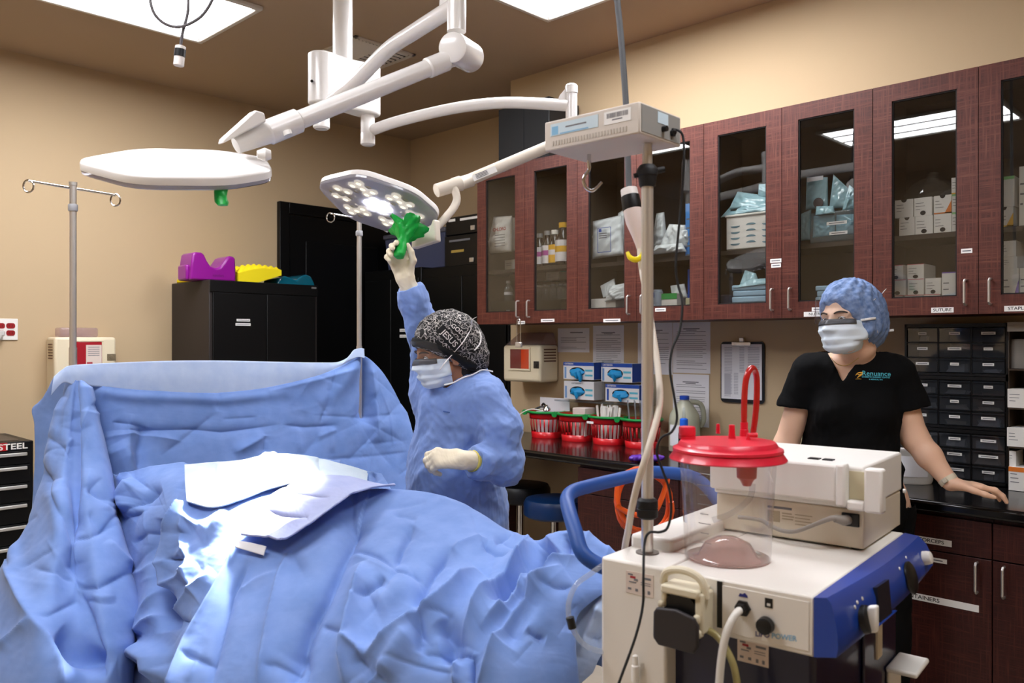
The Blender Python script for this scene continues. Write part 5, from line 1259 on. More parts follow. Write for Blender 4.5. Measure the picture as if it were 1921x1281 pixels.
# ring and nails
# ================================================================ drapes
def drape_mat(name, c1, c2, rough=.8):
    m = mat(name, c1, rough, noise=(16, .2, c2), sheen=.15, spec=.3); nt = m.node_tree; L = nt.links.new; N = nt.nodes.new
    b = nt.nodes['Principled BSDF']; tc = N('ShaderNodeTexCoord')
    vo = N('ShaderNodeTexNoise'); vo.inputs['Scale'].default_value = 14; vo.inputs['Detail'].default_value = 9; vo.inputs['Roughness'].default_value = .62; L(tc.outputs['Object'], vo.inputs['Vector'])
    bp = N('ShaderNodeBump'); bp.inputs['Strength'].default_value = .12; bp.inputs['Distance'].default_value = .006; L(vo.outputs['Fac'], bp.inputs['Height']); L(bp.outputs[0], b.inputs['Normal'])
    return m
M_drape = drape_mat('drape_blue_nonwoven', '#7c99d4', '#6e8ecb')
M_drape2 = drape_mat('drape_inner_pale', '#c3d3ee', '#b2c6e8')
M_towel = drape_mat('towel_lavender', '#b3bbe0', '#a8b2dc')
M_pad = drape_mat('pad_pale', '#d9e6f0', '#cddde9')
def crmat(n, k):
    """Catmull-Rom weights: k samples over n control points"""
    A = np.zeros((k, n))
    for i, t in enumerate(np.linspace(0, n - 1, k)):
        s = min(int(t), n - 2); f = t - s
        for o, w in ((-1, -.5 * f + f * f - .5 * f ** 3), (0, 1 - 2.5 * f * f + 1.5 * f ** 3), (1, .5 * f + 2 * f * f - 1.5 * f ** 3), (2, -.5 * f * f + .5 * f ** 3)):
            q = s + o
            if q < 0: A[i, 0] += 2 * w; A[i, 1] -= w
            elif q > n - 1: A[i, n - 1] += 2 * w; A[i, n - 2] -= w
            else: A[i, q] += w
    return A
def net(C, kr, kc):
    """C[col][row] = world points or (px, py, depth) -> dense surface, shape rows x cols"""
    A = np.array([[tuple(p) if isinstance(p, Vector) else tuple(at(p[0], p[1], d=p[2])) for p in col] for col in C])   # col,row,3
    return np.einsum('rj,ci,ijk->rck', crmat(A.shape[1], kr), crmat(A.shape[0], kc), A)
def folds(V, FS, N):
    """raise creases of the sheet: each fold = (traced line, width, height, kind)"""
    px, py, d = proj(V); out = np.zeros(len(V))
    for pts, w, h, kind in FS:
        P = np.array(pts, float); best = np.full(len(V), 1e9); sgn = np.zeros(len(V)); tt = np.zeros(len(V)); L = np.r_[0, np.cumsum(np.linalg.norm(np.diff(P, axis=0), axis=1))]
        for i in range(len(P) - 1):
            a, b = P[i], P[i + 1]; ab = b - a; l2 = ab @ ab
            t = np.clip(((px - a[0]) * ab[0] + (py - a[1]) * ab[1]) / l2, 0, 1); qx, qy = a[0] + t * ab[0] - px, a[1] + t * ab[1] - py
            ds = np.hypot(qx, qy); m = ds < best; best[m] = ds[m]; sgn[m] = np.sign(ab[0] * -qy - ab[1] * -qx)[m]; tt[m] = (L[i] + t * math.sqrt(l2))[m] / L[-1]
        tap = np.clip(np.minimum(tt / .18, (1 - tt) / .22), 0, 1) ** .7
        if 'o' in kind: tap = np.clip((1 - tt) / .2, 0, 1) ** .7
        if 'f' in kind: tap = 1
        s = best * np.where(sgn >= 0, 1, -1)
        if kind[0] == 'r': g = np.exp(-(best / w) ** 1.0)
        elif kind[0] == 'g': g = np.exp(-(best / w) ** 2)
        elif kind[0] == 'l': g = np.where(s > 0, np.exp(-best / w), np.exp(-best / (.5 * w)))     # cliff: gentle on one side, abrupt on the other
        else: g = np.where(s < 0, np.exp(-best / w), np.exp(-best / (.5 * w)))
        out += (1.05 if kind[0] == 'l' else 1.75) * h * g * tap
    return V + N * out[:, None]
def sheet(name, C, kr, kc, FS, m, parent, noise=(.004, 7, 1), fine=.0012, flip=None, thickness=.0014, zmin=None, creases=0):
    G = net(C, kr, kc); n, k = G.shape[:2]; V = G.reshape(-1, 3)
    F = np.array([(i * k + j, i * k + j + 1, (i + 1) * k + j + 1, (i + 1) * k + j) for i in range(n - 1) for j in range(k - 1)])
    N = vnormals(V, F); toc = np.array([0, 0, CZ]) - V; sg = np.sign(np.sum(N * toc, 1).sum() + 1e-9)
    N = N * sg
    px, py, _ = proj(V); rr = np.random.RandomState(noise[2]); ex = []
    for _ in range(int(creases)):
        q = rr.randint(len(V)); a = rr.choice([1.0, 1.0, 2.0]) * rr.normal(2.0, .35) if rr.rand() < .65 else rr.uniform(0, 3.14); l = rr.uniform(18, 70); c_, s_ = math.cos(a) * l, math.sin(a) * l
        ex.append(([(px[q] - c_, py[q] - s_), (px[q] + rr.normal() * 3, py[q] + rr.normal() * 3), (px[q] + c_, py[q] + s_)], rr.uniform(5, 13), rr.choice([-1, 1]) * rr.uniform(.002, .006), rr.choice(['l', 's', 'r'])))
    V = folds(V, list(FS) + ex, N)
    V = V + N * (facets(V, noise[1], noise[2], 4)[:, None] * noise[0] * .8 + facets(V, noise[1] * 2.4, noise[2] + 1, 4, .1)[:, None] * fine * .8 + crumple(V, noise[1] * 2.2, noise[2] + 2, 6, .75)[:, None] * fine * .9)
    if zmin is not None: V[:, 2] = np.maximum(V[:, 2], zmin)
    o = npobj(name, V, F if sg < 0 else F[:, ::-1], m, parent); thick(o, thickness); return o, V
def yp(px, py, y): p = at(px, py, y=y); return p
# ---- IV poles carrying the screen
def iv_pole(x, y, ztop, desc, hl, hr, zb):
    t = thing('iv_pole', desc, 'pole', (x, y, 0), 'steel poles holding the blue screen')
    MB().cyl((x, y, .03), (x, y, 1.45), .0135, n=24).cyl((x, y, 1.45), (x, y, ztop), .0115, n=24).build('pole', M_steel, t)
    MB().lathe((x, y, ztop - .095), (0, 0, 1), [(0, .0145), (.003, .0165), (.022, .0165), (.025, .0145)], 24).build('collar', mat('grey_collar', '#a9a9ac', .4), t)
    MB().cyl((x, y, ztop - .002), (x, y, ztop + .010), .014, n=20).build('top_cap', M_steel, t)
    z = ztop - .012
    for s, hh in ((-1, hl), (1, hr)):
        e = Vector((x, y, z)) + RGT * s * .118 + FWD * s * .075 + Vector((0, 0, .012 * -s * 1.0))
        m = MB().tube([Vector((x, y, z)), e], .0042, 10); m.build('arm', M_chrome, t)
        c = e + Vector((0, 0, -.018)); m = MB()
        m.tube([c + RGT * (.018 * math.sin(a)) * s + Vector((0, 0, .022 * math.cos(a))) for a in [R(q) for q in range(0, 331, 30)]], .0032, 8, smooth=3); m.build('hook', M_chrome, t)
    MB().lathe((x, y, 0), (0, 0, 1), [(0, .02), (.03, .02), (.06, .014)], 20).build('socket', M_black, t)
    for k in range(4):
        a = math.pi / 4 + k * math.pi / 2
        MB().tube([Vector((x, y, .045)), Vector((x + .2 * math.cos(a), y + .2 * math.sin(a), .03)), Vector((x + .22 * math.cos(a), y + .22 * math.sin(a), .008))], .011, 10).build('leg', M_steel, t)
p1 = at(137, 347, d=3.0); p2 = at(674, 398, d=3.87)
iv_pole(p1.x, p1.y, p1.z, 'chrome pole with two hooks standing at the left corner of the blue screen', 1, 1, 1.4)
iv_pole(p2.x, p2.y, at(674, 405, d=3.87).z, 'chrome pole at the right corner of the blue screen, half hidden by the lit lamp', 1, 1, 1.4)
# ---- screen drape hung between the poles
YS_ = 3.20
t = thing('surgical_drape', 'blue surgical drape hung as a screen between two chrome poles', 'drape', (1.6, YS_, 1.0), 'blue surgical drapes')
C = []
for (a, b, c_, d_) in (((152, 716), (166, 780), (184, 840), (200, 930)), ((215, 727), (222, 790), (232, 850), (245, 940)), ((300, 734), (302, 795), (305, 850), (310, 940)), ((400, 737), (400, 795), (400, 850), (400, 940)),
                       ((500, 727), (500, 790), (500, 845), (500, 930)), ((600, 703), (598, 775), (596, 845), (600, 930)), ((660, 675), (664, 765), (666, 840), (670, 930)), ((680, 664), (690, 765), (695, 845), (700, 930)),
                       ((716, 700), (730, 780), (740, 850), (745, 930)), ((764, 774), (775, 815), (785, 860), (795, 930))):
    col = []
    for i, q in enumerate((a, b, c_, d_)):
        y = YS_ - (0, .03, .06, .12)[i]
        if q[0] > 690: y -= (q[0] - 690) / 100 * .12
        col.append(yp(q[0], q[1], y))
    C.append(col)
FS = [([(200, 806), (300, 806), (365, 804), (417, 810), (482, 802), (529, 795)], 14, -.014, 'l'), ([(529, 796), (573, 801), (636, 797)], 10, -.010, 'l'), ([(408, 718), (409, 772)], 6, -.004, 'r'), ([(417, 786), (482, 782)], 6, -.005, 'l'),
      ([(682, 668), (684, 720), (686, 780)], 9, -.028, 'rf'), ([(698, 700), (706, 760), (712, 830)], 20, .02, 'ro'), ([(586, 778), (677, 783), (763, 775)], 5, -.004, 'l'), ([(190, 820), (250, 812), (345, 828)], 12, .016, 'l'), ([(212, 790), (275, 800)], 9, -.010, 'l'),
      ([(498, 817), (470, 833), (440, 850)], 10, .014, 'r'), ([(497, 818), (497, 850)], 6, -.008, 'r'), ([(607, 861), (690, 856), (765, 847)], 7, -.007, 'l'), ([(165, 730), (190, 790), (205, 850)], 18, -.03, 'go'), ([(674, 690), (600, 712), (500, 735)], 14, .012, 'r'), ([(676, 672), (640, 720), (600, 760)], 16, .012, 'go'),
      ([(150, 730), (250, 745), (420, 750), (560, 735)], 10, .008, 'g'), ([(220, 830), (240, 870), (250, 900)], 16, .02, 'g'), ([(275, 800), (262, 850), (258, 890)], 14, -.016, 'g'), ([(196, 850), (220, 900)], 14, -.03, 'g'), ([(620, 800), (622, 850)], 7, .006, 'r'), ([(560, 800), (562, 850)], 7, .005, 'r')]
sheet('screen_panel', C, 120, 260, FS, M_drape, t, (.004, 8, 3), creases=36)
# pale inner face folded over the top edge, sagging in front
C = []
for (a, b) in (((101, 706), (96, 735)), ((118, 692), (118, 712)), ((135, 685), (140, 716)), ((200, 681), (205, 722)), ((300, 677), (300, 736)), ((400, 676), (400, 740)), ((500, 678), (500, 730)), ((600, 680), (600, 706)), ((640, 677), (640, 690)), ((672, 655), (676, 664))):
    dy = .03 if a[0] > 130 else .0
    C.append([yp(a[0], a[1], YS_ + .012), yp((a[0] + b[0]) / 2, (a[1] + b[1]) / 2, YS_ + .004), yp(b[0], b[1] + 6, YS_ + .006)])
plab(sheet('top_band', C, 16, 180, [], M_drape2, t, (.002, 12, 5), .0006)[0], 'pale inner face of the drape along its top edge')
C = []
for (a, b) in (((658, 664), (640, 684)), ((664, 656), (655, 676)), ((676, 653), (672, 670)), ((683, 654), (684, 672))): C.append([yp(a[0], a[1], YS_ - .02), yp(b[0], b[1], YS_ - .03)])
sheet('pole_wrap', C, 10, 24, [], M_drape2, t, (.001, 14, 5), .0005)
# flat tail hanging behind the left pole
C = [[at(*q) for q in ((90, 726, None, None, None, 3.14), (86, 765, None, None, None, 3.14))]]
C = [[at(88, 745, d=3.16), at(60, 766, d=3.14), at(64, 800, d=3.12), at(64, 880, d=3.08), at(58, 980, d=3.02), at(50, 1080, d=2.96)], [at(100, 708, d=3.12), at(90, 762, d=3.12), at(90, 800, d=3.1), at(90, 880, d=3.06), at(85, 980, d=3.0), at(80, 1080, d=2.94)],
     [at(126, 694, d=3.08), at(122, 760, d=3.1), at(122, 800, d=3.09), at(122, 880, d=3.05), at(120, 980, d=2.99), at(115, 1080, d=2.93)], [at(150, 705, d=3.05), at(150, 760, d=3.08), at(150, 800, d=3.07), at(150, 880, d=3.03), at(150, 980, d=2.97), at(150, 1080, d=2.92)]]
sheet('rear_tail', C, 80, 50, [], M_drape, t, (.004, 9, 8))
# near wing fanning from the left pole to the floor
C = [[(124, 703, 3.0), (112, 770, 2.97), (92, 840, 2.92), (74, 905, 2.84), (48, 985, 2.74), (8, 1070, 2.63), (-50, 1180, 2.5), (-110, 1300, 2.4), (-150, 1500, 2.36)],
     [(131, 706, 2.98), (122, 770, 2.94), (106, 840, 2.87), (93, 905, 2.77), (78, 985, 2.65), (55, 1075, 2.51), (22, 1180, 2.38), (-10, 1300, 2.27), (-30, 1500, 2.22)],
     [(137, 710, 2.97), (131, 770, 2.91), (122, 840, 2.83), (115, 905, 2.73), (110, 985, 2.6), (98, 1080, 2.46), (82, 1180, 2.32), (75, 1300, 2.2), (72, 1500, 2.15)],
     [(142, 712, 2.965), (141, 770, 2.91), (140, 840, 2.84), (138, 905, 2.76), (138, 990, 2.65), (142, 1090, 2.52), (150, 1180, 2.4), (165, 1300, 2.28), (180, 1500, 2.24)],
     [(147, 713, 2.96), (152, 770, 2.90), (158, 845, 2.83), (163, 910, 2.74), (172, 1000, 2.61), (184, 1090, 2.49), (198, 1180, 2.38), (208, 1270, 2.31), (215, 1500, 2.28)],
     [(152, 714, 2.96), (165, 775, 2.92), (182, 850, 2.86), (196, 915, 2.79), (213, 1000, 2.69), (231, 1090, 2.58), (246, 1175, 2.48), (248, 1250, 2.42), (240, 1500, 2.4)],
     [(155, 716, 2.99), (169, 778, 2.98), (188, 855, 2.95), (203, 920, 2.9), (220, 1005, 2.8), (238, 1095, 2.7), (254, 1180, 2.6), (252, 1258, 2.52), (245, 1500, 2.5)]]
FS = [([(143, 716), (145, 800), (146, 880), (143, 960), (140, 1010), (141, 1052)], 10, -.022, 'lo'), ([(78, 862), (92, 900), (105, 940), (128, 1020), (143, 1090), (150, 1110)], 12, -.020, 'l'), ([(150, 1108), (170, 1160), (190, 1225), (200, 1255)], 10, -.016, 'l'), ([(82, 862), (110, 842), (147, 831)], 6, -.006, 'l'), ([(140, 1018), (180, 1002), (215, 985)], 7, -.010, 'l'),
      ([(150, 1107), (190, 1098), (237, 1078)], 8, -.013, 'l'), ([(70, 1165), (110, 1145), (148, 1125)], 7, -.010, 'l'), ([(27, 1076), (45, 1118), (72, 1165), (92, 1215), (118, 1285)], 22, .035, 'lo'), ([(40, 1068), (80, 1040), (115, 1025)], 6, -.006, 'l'), ([(60, 1065), (110, 1075), (140, 1095)], 6, -.006, 'r'), ([(0, 1215), (40, 1185), (70, 1165)], 8, .012, 'r'),
      ([(160, 730), (185, 830), (210, 930), (232, 1040), (250, 1160)], 12, .02, 'rf'), ([(120, 745), (104, 830), (90, 890)], 12, .012, 'g'), ([(100, 900), (118, 980), (140, 1060)], 20, .018, 'g'), ([(200, 1015), (235, 1070)], 8, .008, 'r'), ([(155, 1125), (190, 1130), (220, 1133)], 5, -.004, 'r'), ([(105, 1190), (150, 1225), (210, 1255)], 20, -.03, 'g'), ([(35, 990), (70, 965)], 6, -.005, 'l'), ([(165, 960), (190, 1000)], 7, -.006, 'r'), ([(30, 960), (24, 1010), (30, 1075)], 10, .01, 'g')]
sheet('near_wing', C, 260, 130, FS, M_drape, t, (.0028, 9, 12), .0009, creases=28)
# ---- drape around the lit field (chest and near side of the patient)
t = thing('surgical_drape', 'blue drape bunched between the screen and the brightly lit field', 'drape', (1.2, 2.3, .6), 'blue surgical drapes')
C = [[(150, 872, 3.05), (165, 900, 3.02), (175, 960, 2.95), (185, 1040, 2.86), (190, 1140, 2.75), (195, 1230, 2.65), (195, 1380, 2.55)],
     [(195, 880, 3.0), (212, 905, 2.95), (228, 960, 2.84), (243, 1040, 2.72), (252, 1140, 2.58), (255, 1230, 2.46), (250, 1380, 2.36)],
     [(225, 893, 2.96), (248, 912, 2.86), (262, 965, 2.72), (276, 1045, 2.58), (286, 1140, 2.46), (288, 1230, 2.36), (283, 1380, 2.26)],
     [(285, 884, 2.90), (300, 905, 2.76), (308, 960, 2.60), (312, 1045, 2.50), (318, 1140, 2.40), (320, 1230, 2.27), (310, 1380, 2.14)],
     [(345, 875, 2.86), (345, 905, 2.68), (340, 960, 2.53), (338, 1040, 2.42), (346, 1120, 2.32), (338, 1230, 2.19), (320, 1380, 2.08)],
     [(430, 865, 2.86), (425, 905, 2.64), (405, 960, 2.48), (390, 1030, 2.36), (380, 1105, 2.26), (362, 1220, 2.14), (333, 1380, 2.04)],
     [(530, 858, 2.88), (520, 905, 2.64), (490, 955, 2.46), (455, 1020, 2.35), (430, 1095, 2.25), (400, 1210, 2.13), (368, 1380, 2.03)],
     [(640, 862, 2.95), (630, 905, 2.74), (600, 950, 2.55), (560, 1010, 2.42), (520, 1080, 2.32), (480, 1200, 2.2), (448, 1380, 2.1)]]
FS = [([(346, 955), (324, 1000), (317, 1046), (320, 1098)], 10, .03, 'sf'), ([(343, 1002), (358, 1053), (361, 1098)], 9, .02, 'l'), ([(312, 975), (296, 1053), (306, 1115), (320, 1184)], 14, -.05, 'g'), ([(240, 964), (270, 938), (288, 920), (304, 916)], 12, -.03, 'l'), ([(226, 896), (285, 884), (345, 874)], 8, .018, 'lf'),
      ([(262, 905), (240, 935), (255, 965)], 14, .03, 'g'), ([(318, 1098), (340, 1082), (372, 1060)], 8, .015, 'l'), ([(325, 1050), (345, 1050), (358, 1050)], 5, -.012, 'r'), ([(320, 1160), (360, 1110), (400, 1070)], 10, .02, 'l'), ([(300, 1090), (275, 1140), (255, 1200)], 12, .02, 'l'), ([(262, 1190), (280, 1165), (305, 1150)], 9, .015, 'r'), ([(250, 1235), (275, 1220), (300, 1235), (305, 1281)], 16, .035, 'g'),
      ([(318, 1180), (335, 1160), (372, 1175)], 9, -.012, 'l'), ([(345, 1000), (352, 975), (372, 990)], 7, .012, 'r'), ([(250, 1020), (275, 1000), (310, 1000)], 10, -.014, 'l'), ([(240, 1080), (270, 1070), (290, 1040)], 9, .012, 'l'), ([(430, 962), (400, 985), (370, 1000)], 16, .008, 'g'), ([(236, 1260), (242, 1225), (260, 1200)], 8, -.03, 'r')]
sheet('sheet', C, 240, 220, FS, M_drape, t, (.0025, 9, 22), .0008, creases=24)
# ---- drape over the patient's body and legs
t = thing('surgical_drape', 'large blue drape covering the patient on the table, deep folds falling towards the camera', 'drape', (1.5, 1.7, .5), 'blue surgical drapes')
base = [[(590, 928, 2.52), (510, 978, 2.40), (446, 1024, 2.32), (398, 1112, 2.19), (345, 1204, 2.09), (312, 1285, 2.0), (280, 1380, 1.94)],
        [(662, 918, 2.58), (602, 972, 2.42), (546, 1036, 2.28), (500, 1115, 2.15), (462, 1190, 2.06), (432, 1281, 1.97), (400, 1380, 1.92)],
        [(738, 917, 2.64), (700, 962, 2.44), (655, 1020, 2.27), (620, 1090, 2.13), (590, 1175, 2.03), (560, 1281, 1.93), (535, 1380, 1.89)],
        [(812, 925, 2.58), (785, 972, 2.38), (748, 1030, 2.21), (720, 1100, 2.07), (698, 1180, 1.97), (680, 1281, 1.88), (665, 1380, 1.84)],
        [(882, 952, 2.48), (862, 995, 2.31), (832, 1050, 2.15), (808, 1115, 2.01), (793, 1190, 1.91), (783, 1281, 1.82), (775, 1380, 1.79)],
        [(945, 990, 2.38), (930, 1022, 2.24), (905, 1072, 2.10), (882, 1135, 1.97), (868, 1205, 1.87), (858, 1281, 1.80), (850, 1380, 1.77)],
        [(1000, 1013, 2.30), (988, 1038, 2.19), (965, 1082, 2.06), (942, 1140, 1.94), (925, 1208, 1.85), (914, 1281, 1.78), (905, 1380, 1.75)],
        [(1050, 997, 2.18), (1035, 1032, 2.10), (1015, 1078, 2.01), (995, 1140, 1.91), (980, 1208, 1.83), (970, 1281, 1.77), (962, 1380, 1.74)],
        [(1098, 998, 2.12), (1085, 1032, 2.06), (1068, 1075, 1.99), (1045, 1135, 1.91), (1032, 1205, 1.85), (1028, 1281, 1.79), (1022, 1380, 1.76)],
        [(1150, 1034, 2.06), (1140, 1052, 2.03), (1115, 1092, 1.98), (1077, 1142, 1.93), (1074, 1205, 1.88), (1082, 1281, 1.83), (1085, 1380, 1.8)],
        [(1200, 1070, 2.02), (1185, 1075, 2.0), (1150, 1100, 1.975), (1088, 1150, 1.955), (1080, 1208, 1.92), (1086, 1281, 1.88), (1088, 1380, 1.86)]]
C = []
for col in base:
    w0 = at(*col[0][:2], d=col[0][2]); C.append([w0 + Vector((.14, .05, -.40)), w0 + Vector((.09, .03, -.10))] + [at(*q[:2], d=q[2]) for q in col] + [at(*col[-1][:2], d=col[-1][2]) + Vector((-.03, 0, -.30))])
FS = [([(666, 985), (650, 1022), (634, 1055), (605, 1117), (578, 1168), (556, 1230), (540, 1300)], 26, -.030, 'so'), ([(662, 985), (645, 1022), (628, 1055), (598, 1117), (570, 1168), (545, 1230)], 16, .012, 'l'),
      ([(776, 985), (756, 1016), (745, 1045), (738, 1060)], 16, -.016, 's'), ([(722, 1085), (700, 1105), (668, 1125)], 12, -.014, 's'), ([(655, 1010), (709, 1040), (744, 1066), (800, 1092)], 9, -.013, 'l'), ([(650, 1022), (700, 1056), (738, 1075)], 9, .008, 'r'),
      ([(848, 1028), (816, 1066), (798, 1099), (777, 1144)], 18, -.018, 's'), ([(848, 1029), (896, 1009), (915, 1014)], 9, .014, 'l'), ([(896, 1070), (851, 1111), (804, 1153), (750, 1197), (685, 1242)], 26, .034, 's'), ([(793, 1152), (792, 1191), (790, 1230)], 12, -.016, 's'),
      ([(677, 1050), (673, 1090), (666, 1129), (652, 1197), (647, 1235), (650, 1290)], 20, .026, 's'), ([(597, 1163), (622, 1176), (648, 1188)], 9, -.013, 'l'), ([(652, 1203), (680, 1222), (688, 1240)], 10, .016, 'r'), ([(562, 1215), (572, 1250), (568, 1290)], 8, -.008, 'r'),
      ([(1004, 1016), (969, 1054), (937, 1097), (900, 1148), (864, 1203)], 26, .034, 's'), ([(1040, 1022), (1000, 1058), (960, 1092), (944, 1120), (940, 1150)], 18, -.055, 'g'), ([(1088, 1049), (1041, 1056), (1004, 1065), (982, 1110), (950, 1150), (905, 1190)], 14, .034, 'l'), ([(1056, 1066), (1006, 1105), (969, 1153), (934, 1212), (895, 1285)], 20, .026, 's'),
      ([(1002, 1110), (985, 1135), (965, 1172), (945, 1215)], 20, -.022, 'g'), ([(1010, 1104), (1040, 1106), (1075, 1100)], 8, -.014, 'l'), ([(988, 1180), (1005, 1192), (1024, 1199)], 9, -.016, 'l'), ([(1060, 1000), (1066, 1025), (1072, 1045)], 10, -.014, 's'), ([(1082, 1036), (1050, 1052)], 8, -.012, 'l'),
      ([(857, 1220), (855, 1250), (853, 1290)], 9, .016, 's'), ([(888, 1230), (886, 1290)], 9, -.014, 's'), ([(857, 1220), (888, 1232)], 8, -.016, 'l'), ([(468, 1048), (433, 1112), (412, 1195), (397, 1255), (390, 1300)], 12, -.014, 's'), ([(545, 1030), (526, 1081), (505, 1170), (490, 1252), (485, 1300)], 14, .013, 's'),
      ([(340, 1222), (370, 1234), (400, 1247)], 9, -.012, 'l'), ([(448, 1020), (420, 1070), (388, 1130), (348, 1200), (316, 1281)], 12, .016, 'lf'), ([(440, 1108), (480, 1088), (520, 1075)], 12, .010, 'l'), ([(495, 1250), (515, 1245), (560, 1262)], 10, -.010, 'l'), ([(560, 1060), (600, 1040), (640, 1000)], 20, .008, 'g'),
      ([(820, 935), (850, 945), (880, 956)], 5, .004, 'r'), ([(720, 952), (760, 948), (800, 940)], 5, -.004, 'r'), ([(905, 1022), (930, 1038), (955, 1044)], 6, -.012, 'l'), ([(928, 1018), (960, 1004)], 6, -.008, 'r'), ([(700, 1130), (740, 1110), (780, 1085)], 26, .010, 'g'), ([(830, 1170), (850, 1200), (845, 1250)], 18, -.02, 'g'), ([(790, 1230), (830, 1228), (858, 1222)], 10, -.01, 'l'), ([(800, 1160), (830, 1158), (855, 1165)], 7, -.008, 'l'), ([(720, 1270), (760, 1225), (790, 1195)], 18, .018, 'g')]
sheet('sheet', C, 300, 380, FS, M_drape, t, (.0026, 8, 42), .0008, creases=44)
# pale under-sheet at the foot end
t = thing('under_sheet', 'pale blue quilted sheet hanging below the drape at the foot end beside the cart', 'sheet', (1.7, 1.2, .6))
C = [[(1120, 1080, 2.03), (1062, 1145, 2.0), (1060, 1210, 1.97), (1066, 1290, 1.95), (1068, 1320, 1.945)], [(1160, 1085, 2.02), (1115, 1145, 1.99), (1100, 1210, 1.97), (1088, 1262, 1.95), (1082, 1290, 1.945)], [(1205, 1090, 2.01), (1160, 1150, 1.985), (1140, 1205, 1.965), (1122, 1240, 1.95), (1112, 1262, 1.945)]]
sheet('cloth', C, 70, 60, [([(1110, 1140), (1130, 1150), (1150, 1140)], 9, .012, 'r'), ([(1095, 1190), (1120, 1200), (1145, 1185)], 8, -.01, 'r'), ([(1150, 1100), (1110, 1160), (1085, 1230)], 12, .012, 'g')], M_drape2, t, (.005, 10, 61))
# ---- towels framing the lit field
t = thing('sterile_towel', 'pale absorbent towel standing along the screen side of the bright field', 'towel', (1.5, 2.5, 1.05))
C = [[(346, 872, 2.70), (347, 905, 2.60), (350, 940, 2.51)], [(395, 868, 2.72), (396, 905, 2.60), (398, 952, 2.475)], [(450, 864, 2.74), (450, 900, 2.61), (448, 940, 2.49)], [(512, 853, 2.76), (511, 885, 2.66), (508, 916, 2.55)], [(560, 853, 2.79), (558, 880, 2.69), (556, 905, 2.58)], [(605, 860, 2.81), (603, 880, 2.73), (600, 903, 2.63)], [(650, 872, 2.83), (648, 888, 2.76), (645, 905, 2.68)], [(691, 885, 2.84), (689, 897, 2.79), (687, 912, 2.72)]]
o, _ = sheet('towel_panel', C, 60, 200, [([(405, 868), (400, 910), (392, 945)], 14, -.016, 'l'), ([(440, 870), (446, 905), (430, 940)], 14, .012, 'l'), ([(520, 856), (490, 866), (455, 900)], 9, .008, 'l'), ([(520, 852), (505, 850), (490, 862)], 6, .006, 'r'), ([(598, 858), (602, 885)], 6, -.006, 'r')], M_pad, t, (.003, 10, 71), .001, thickness=.004)
C = [[(688, 884, 2.835), (692, 898, 2.79), (690, 912, 2.73)], [(706, 885, 2.82), (712, 900, 2.77), (715, 918, 2.70)], [(716, 888, 2.81), (726, 905, 2.75), (735, 920, 2.68)]]
plab(sheet('towel_corner', C, 24, 30, [([(700, 885), (706, 905)], 5, -.01, 'r')], M_drape, t, (.002, 12, 73))[0], 'blue end of the towel')
t = thing('folded_towel', 'lavender blue folded towel with a dark edge gap lying over the hips', 'towel', (1.45, 2.1, 1.0))
C = [[(453, 1006, 2.315), (480, 1012, 2.30), (508, 1018, 2.28), (534, 1029, 2.245)], [(470, 972, 2.385), (510, 985, 2.355), (548, 994, 2.325), (578, 1000, 2.285)], [(500, 936, 2.47), (545, 950, 2.42), (588, 962, 2.38), (621, 967, 2.345)], [(548, 907, 2.56), (590, 920, 2.50), (630, 931, 2.46), (660, 938, 2.42)], [(605, 893, 2.65), (640, 903, 2.60), (675, 914, 2.555), (702, 926, 2.515)], [(655, 894, 2.72), (682, 901, 2.69), (710, 911, 2.66), (740, 921, 2.60)]]
o, V = sheet('towel_body', C, 120, 180, [([(500, 955), (530, 965), (580, 972)], 9, -.010, 'l'), ([(525, 905), (560, 925), (620, 934)], 6, -.008, 'l'), ([(534, 1029), (578, 999), (621, 966), (660, 937), (702, 925), (740, 920)], 9, .012, 'rf'), ([(500, 1022), (540, 990), (575, 972)], 14, .012, 'l'), ([(455, 1010), (490, 1013), (534, 1027)], 7, .008, 'rf')], M_towel, t, (.003, 9, 81), .001, thickness=.006)
C = [[(443, 1014, 2.30), (441, 1026, 2.285)], [(470, 1018, 2.293), (468, 1034, 2.275)], [(500, 1025, 2.28), (495, 1042, 2.262)]]
plab(sheet('gauze_edge', C, 10, 24, [], M_paper, t, (.001, 10, 83), .0004, thickness=.003)[0], 'white gauze under the towel corner')
# ---- operating table under it all
t = thing('operating_table', 'operating table hidden under the blue drapes, only its dark foot showing', 'operating table', (1.62, 1.95, 0))
MB().box((1.54, 1.55, .60), (1.80, 2.9, .66)).build('table_top', mat('black_vinyl_pad', '#121213', .5), t, bevel=.02)
MB().box((1.56, 1.9, .12), (1.74, 2.4, .60)).build('column', M_steel, t, bevel=.01)
MB().box((1.46, 1.6, 0), (1.84, 2.75, .12)).build('base', M_black, t, bevel=.03)
